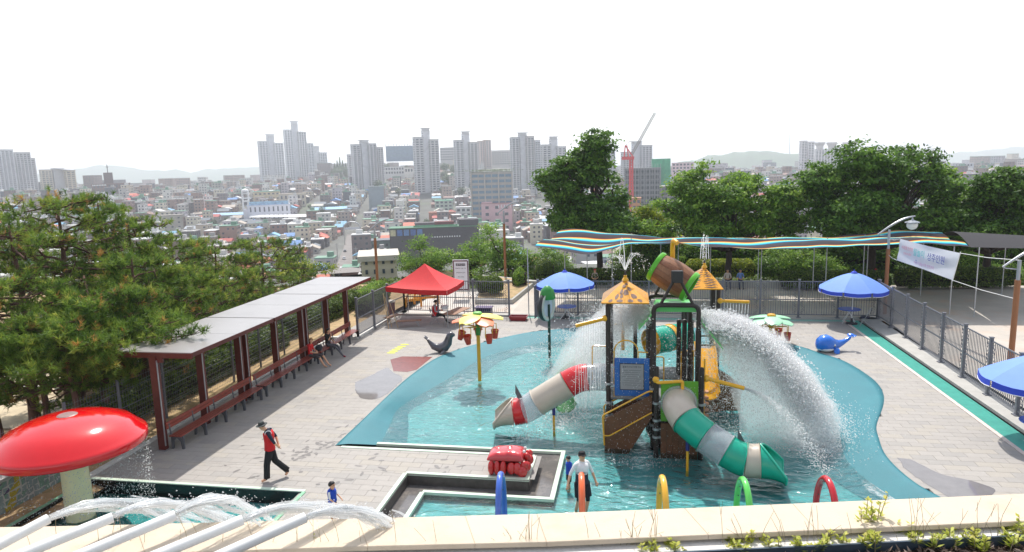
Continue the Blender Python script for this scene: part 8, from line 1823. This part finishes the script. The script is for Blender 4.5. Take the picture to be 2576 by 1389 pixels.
for (u, col, lab, hat) in ((1497, (206, 190, 186), "person in pale pink and a red cap behind the railing by the left umbrella", ("cap", REDV)), (1830, (214, 200, 190), "person in a pale blouse sitting behind the railing in the tree shade", None), (1862, (120, 150, 210), "person in a light blue shirt seated right of the pale blouse", None), (2201, (150, 120, 118), "person in a brownish top sitting in the shade behind the corner umbrella", ("cap", REDV))):
    p = G(u, 735); d = ray(u, 700); y = 46.45; x = d[0]*y/d[1]; make_person(lab, (x, y, -.02), math.pi, 1.68, sit(), dict(top=cloth("bg%d" % u, col), sleeve=cloth("bg%d" % u, col), leg=cloth("jeans", (58, 62, 84)), shin=cloth("jeans", (58, 62, 84)), foot=BLK), hat=hat)
# ================================================================ moving water
WTR = drop_mat("white_water"); srng = np.random.default_rng(77)
def drops(name, label, P, Vel, size, cat="water spray", stretch=1.6):
    P = np.asarray(P); N = len(P); d = Vel/(np.linalg.norm(Vel, axis=1, keepdims=True)+1e-9); s = np.cross(d, rand_unit(N, srng)); s /= np.linalg.norm(s, axis=1, keepdims=True)+1e-9; u = np.cross(d, s); r_ = size.reshape(-1, 1)
    pts = [P+d*r_*stretch, P-d*r_*.3+s*r_, P-d*r_*.3+u*r_, P-d*r_*.3-s*r_, P-d*r_*.3-u*r_]; V = np.stack(pts, 1).reshape(-1, 3); base = (np.arange(N)*5)[:, None, None]
    F = (base+np.array([[0, 1, 2], [0, 2, 3], [0, 3, 4], [0, 4, 1]])[None]).reshape(-1, 3); o = npmesh(name, V, F, WTR, kind="stuff"); tag(o, label, cat); return o
def throw(n, o, osd, v, vsd, zmin=-.3, tpow=1.0, jitter=0.0):
    o = np.asarray(o)+srng.normal(size=(n, 3))*osd; v = np.asarray(v)+srng.normal(size=(n, 3))*vsd; g = 9.8; disc = np.sqrt(np.maximum(0, v[:, 2]**2+2*g*(o[:, 2]-zmin))); tf = (v[:, 2]+disc)/g; t = tf*srng.uniform(0, 1, n)**tpow
    P = o+v*t[:, None]; P[:, 2] -= .5*g*t*t; P += srng.normal(size=(n, 3))*(jitter*t)[:, None]; Vv = v.copy(); Vv[:, 2] -= g*t; return P, Vv, t/tf
# main plume thrown to the right
o1 = PY(1768, 806, 20.9); land = G(2085, 1095, -.3); T_ = math.sqrt(2*(o1.z+.3+.15)/9.8); vx, vy = (land.x-o1.x)/T_, (land.y-o1.y)/T_
n = 44000; P, Vv, tt = throw(n, o1, np.array([.10, .42, .09]), (vx*.97, vy, .25), np.array([.34, .42, .28]), jitter=.13); sz = np.clip(srng.lognormal(-4.3, .45, n), .005, .05)*(1.4-.5*tt)
n2 = 34000; k = 1-np.abs(srng.normal(size=n2))*.42; P2, V2, t2 = throw(n2, o1, np.array([.15, .45, .12]), (vx*.9, vy, .0), np.array([.30, .55, .35]), jitter=.28); P2[:, 0] = o1.x+(P2[:, 0]-o1.x)*np.clip(k, .12, 1.05); s2 = np.clip(srng.lognormal(-4.75, .4, n2), .005, .03)
drops("water_plume", "large white plume of water thrown to the right from under the barrel", np.concatenate([P, P2]), np.concatenate([Vv, V2]), np.concatenate([sz, s2]), stretch=1.9)
PLV, PLT = (vx, vy), T_
# sheet of water running off the left roof
o2 = PY(1632, 790, 20.8); land = G(1462, 1010, -.3); T_ = math.sqrt(2*(o2.z+.3)/9.8); vx, vy = (land.x-o2.x)/T_, (land.y-o2.y)/T_
n = 48000; P, Vv, tt = throw(n, o2, np.array([.10, .32, .14]), (vx*1.05, vy*1.1, .25), np.array([.95, .6, .6]), jitter=.42, tpow=.9); sz = np.clip(srng.lognormal(-4.5, .42, n), .005, .035)
m = MB()
for k in range(46):
    o_ = np.array(o2)+srng.normal(size=3)*np.array([.05, .28, .10]); v_ = np.array([vx*1.05, vy, .05])+srng.normal(size=3)*np.array([.25, .3, .15]); tt_ = np.linspace(0, srng.uniform(.22, .42), 7); ww = srng.normal(size=3)*.02
    m.tube([o_+v_*t-np.array([0, 0, 4.9*t*t])+ww*math.sin(t*40) for t in tt_], list(np.linspace(.014, .005, 7)), 4)
lf = m.build("water_streaks", WTR); tag(lf, "streaks of water pouring off the green roof's left side", "water spray"); lf['kind'] = 'stuff'
drops("water_shower", "white shower of drops falling left of the play structure", P, Vv, sz)
# fine mist carried inside the falling water
def mist(name, label, o, v, T_, r0, r1, dens, seed):
    mm = bpy.data.materials.new(name); mm.use_nodes = True; n_ = mm.node_tree.nodes; n_.clear(); oo = n_.new("ShaderNodeOutputMaterial"); vv = n_.new("ShaderNodeVolumePrincipled"); vv.inputs["Color"].default_value = (1, 1, 1, 1); vv.inputs["Density"].default_value = dens; vv.inputs["Anisotropy"].default_value = .55; mm.node_tree.links.new(vv.outputs[0], oo.inputs["Volume"])
    m = MB(); tt = np.linspace(0, T_, 16); pts = [Vector(o)+Vector(v)*t-Vector((0, 0, 4.9*t*t)) for t in tt]; m.tube(pts, list(r0+(r1-r0)*(tt/T_)**.8*(1+0*tt)), 20)
    V = []
    for p in m.v: q = Vector(p); V.append(tuple(q+Vector((mnoise.noise(q*1.7+Vector((seed, 0, 0))), mnoise.noise(q*1.7+Vector((0, seed, 5))), mnoise.noise(q*1.7+Vector((3, 0, seed)))))*.30*min(1, (q-Vector(o)).length)))
    m.v = [(x, y, max(z, -.28)) for x, y, z in V]; o_ = m.build(name, mm, smooth=True, kind='stuff'); tag(o_, label, "water mist"); return o_
mist("plume_mist", "dense white core of the water plume", o1, (PLV[0]*.97, PLV[1], .25), PLT*.92, .18, .55, 2.6, 1); mist("plume_mist", "soft white mist spreading below the water plume", o1-Vector((.1, 0, .1)), (PLV[0]*.78, PLV[1], .1), PLT*.98, .2, 1.5, .60, 2)
mist("shower_mist", "soft white mist in the water falling left of the play structure", o2, (vx*1.1, vy, .15), T_*.97, .2, 1.2, .6, 3)
# loose drops all over the structure, and splashes where water lands
n = 8200; P = np.stack([srng.uniform(-1.9, 2.9, n), srng.uniform(19.3, 22.6, n), -.3+3.4*srng.uniform(0, 1, n)**1.3], 1); drops("water_drops", "loose drops raining over the play structure", P, np.tile([.3, 0, -3.], (n, 1)), np.clip(srng.lognormal(-4.75, .35, n), .004, .02))
PP = []; VV = []; SS = []
for (x, y, rx, ry, n, hh) in ((5.5, 21.6, 1.5, 1.9, 4200, .9), (-2.3, 21.8, 1.3, 1.2, 2200, .6), (0.2, 18.9, 1.2, .4, 700, .3), (-3.3, 20.5, .7, .4, 700, .35), (3.3, 20.6, 1.2, .9, 1500, .5)):
    a = srng.normal(size=(n, 2))*.55; PP.append(np.stack([x+a[:, 0]*rx, y+a[:, 1]*ry, -.29+np.abs(srng.normal(size=n))*hh*.45], 1)); VV.append(srng.normal(size=(n, 3))+np.array([0, 0, 1.5])); SS.append(np.clip(srng.lognormal(-4.5, .4, n), .005, .03))
drops("water_splash", "white splashes where the falling water hits the pool", np.concatenate(PP), np.concatenate(VV), np.concatenate(SS), stretch=1.2)
# curtain under the mushroom
n = 3400; a = srng.normal(-.45, .75, n); P = np.stack([cM.x+rM*.97*np.cos(a), cM.y+rM*.97*np.sin(a), np.zeros(n)], 1)+srng.normal(size=(n, 3))*.05; P[:, 2] = zM-.1-(zM+.5)*srng.uniform(0, 1, n)**.8; drops("mushroom_curtain", "thin curtain of drops falling from the mushroom's rim", P, np.tile([0, 0, -4.], (n, 1)), np.clip(srng.lognormal(-4.85, .35, n), .004, .016), stretch=2.2)
# thin streams from the yellow spray pipes
m = MB()
for (a, b), nn_ in zip(NZ[:2], (11, 9)):
    for k in range(nn_):
        p = a.lerp(b, .15+.82*k/(nn_-1))-Vector((0, 0, .06)); L = min(p.z+.3, 1.5 if nn_ == 9 else 2.6); m.tube([p, p+Vector((-.02, -.03, -L*.4)), p+Vector((-.03+srng.normal()*.03, -.06, -L))], [.010, .008, .005], 4)
b = NZ[2][1]; d_ = (NZ[2][1]-NZ[2][0]).normalized()
st_ = m.build("water_threads", WTR); tag(st_, "thin threads of water falling from the yellow spray pipes", "water spray"); st_['kind'] = 'stuff'
n = 3000; P, Vv, tt = throw(n, b, .02, tuple(d_*3.6), np.array([.30, .30, .25]), jitter=.10); drops("pipe_spray", "fan of spray leaving the right yellow pipe", P, Vv, np.clip(srng.lognormal(-4.6, .35, n), .005, .02))
def fountain(ap, n, vz, vr, label, inward=False):
    m = MB(); c = ap+Vector((0, 0, .30)); PP = []; VV = []
    for k in range(n):
        a = 2*math.pi*k/n+.3; D = Vector((math.cos(a), math.sin(a), 0)); o_ = c+D*(.16 if inward else .02); r_ = vr*(.75+.5*srng.uniform()); z_ = vz*(.85+.3*srng.uniform())
        if inward: r_ = -vr*.35
        tt = np.linspace(0, z_/9.8*1.15, 10); m.tube([o_+D*r_*t+Vector((0, 0, z_*t-4.9*t*t)) for t in tt], list(np.linspace(.011, .006, 10)), 4)
        q = 34; tq = z_/9.8*srng.uniform(.8, 2.1, q); pts = np.array([tuple(o_+D*r_*t+Vector((0, 0, z_*t-4.9*t*t))) for t in tq])+srng.normal(size=(q, 3))*.035; PP.append(pts); VV.append(np.tile([0, 0, -1.], (q, 1)))
    if not inward: tt = np.linspace(0, .85, 12); m.tube([c+Vector((-.22*t, 0, 4.4*t-4.9*t*t)) for t in tt], list(np.linspace(.013, .008, 12)), 4)
    f_ = m.build("fountain_jets", WTR); tag(f_, label, "water spray"); f_['kind'] = 'stuff'; P = np.concatenate(PP); drops("fountain_drops", label.replace("thin arcs", "scattered drops"), P, np.concatenate(VV), np.clip(srng.lognormal(-4.5, .3, len(P)), .005, .018), stretch=1.0)
fountain(apG, 8, 2.9, 1.15, "thin arcs of water rising from the giraffe roof's tip"); fountain(apZ, 8, 3.6, .5, "thin arcs of water rising from the zebra roof's tip", inward=True)
# jets from the white pipes
JV = ((2.5, .2, 0), (2.0, .5, 0), (1.6, .7, 0), (2.5, .3, -6), (1.9, .3, 0))
JM = drop_mat("jet_water", (.93, .95, .96), .58)
for i, (a, b, d) in enumerate(PIPES):
    m = MB(); sp, vz, yw = JV[i]; v0 = Matrix.Rotation(-R(yw), 3, 'Z') @ Vector((d.x, d.y, 0))*sp; v0.z = vz
    for k in range(44):
        off = srng.normal(size=3)*.009; dv = srng.normal(size=3)*np.array([.10, .10, .09]); t0 = srng.uniform(0, .55)*(k > 12); tt = np.linspace(t0, t0+srng.uniform(.12, .34), 9); ph = srng.uniform(0, 6, 3)
        r_ = (.0062*np.sin(np.linspace(.35, 2.9, 9))+.0015)*srng.uniform(.6, 1.3)
        m.tube([np.array(b)+off+(np.array(v0)+dv)*t-np.array([0, 0, 4.9*t*t])+np.array([math.sin(t*43+ph[0]), math.sin(t*37+ph[1]), math.sin(t*51+ph[2])])*.013*min(1, t*5) for t in tt], list(r_), 5)
    j_ = m.build("water_jet", JM, smooth=True); tag(j_, "jet of water arcing from the %s white pipe" % ("first", "second", "third", "fourth", "fifth")[i], "water jet", "jets from the white pipes"); j_['kind'] = 'stuff'
    n = 2600; P, Vv, tt = throw(n, b, .010, tuple(v0), np.array([.13, .13, .12]), zmin=3.0, jitter=.05); drops("jet_drops", "drops breaking away from the %s pipe's jet" % ("first", "second", "third", "fourth", "fifth")[i], P, Vv, np.clip(srng.lognormal(-5.9, .4, n), .0012, .006))
# ================================================================ haze
hm = bpy.data.materials.new("haze_air"); hm.use_nodes = True; hn = hm.node_tree.nodes; hn.clear()
ho = hn.new("ShaderNodeOutputMaterial"); hv = hn.new("ShaderNodeVolumePrincipled")
hv.inputs["Color"].default_value = (0.90, 0.93, 0.985, 1); hv.inputs["Density"].default_value = 0.00027; hv.inputs["Anisotropy"].default_value = 0.35
hm.node_tree.links.new(hv.outputs[0], ho.inputs["Volume"])
m = MB(); m.box((0, 1500, 62), (16000, 16000, 260)); hz = m.build("haze", hm); hz['kind'] = 'stuff'
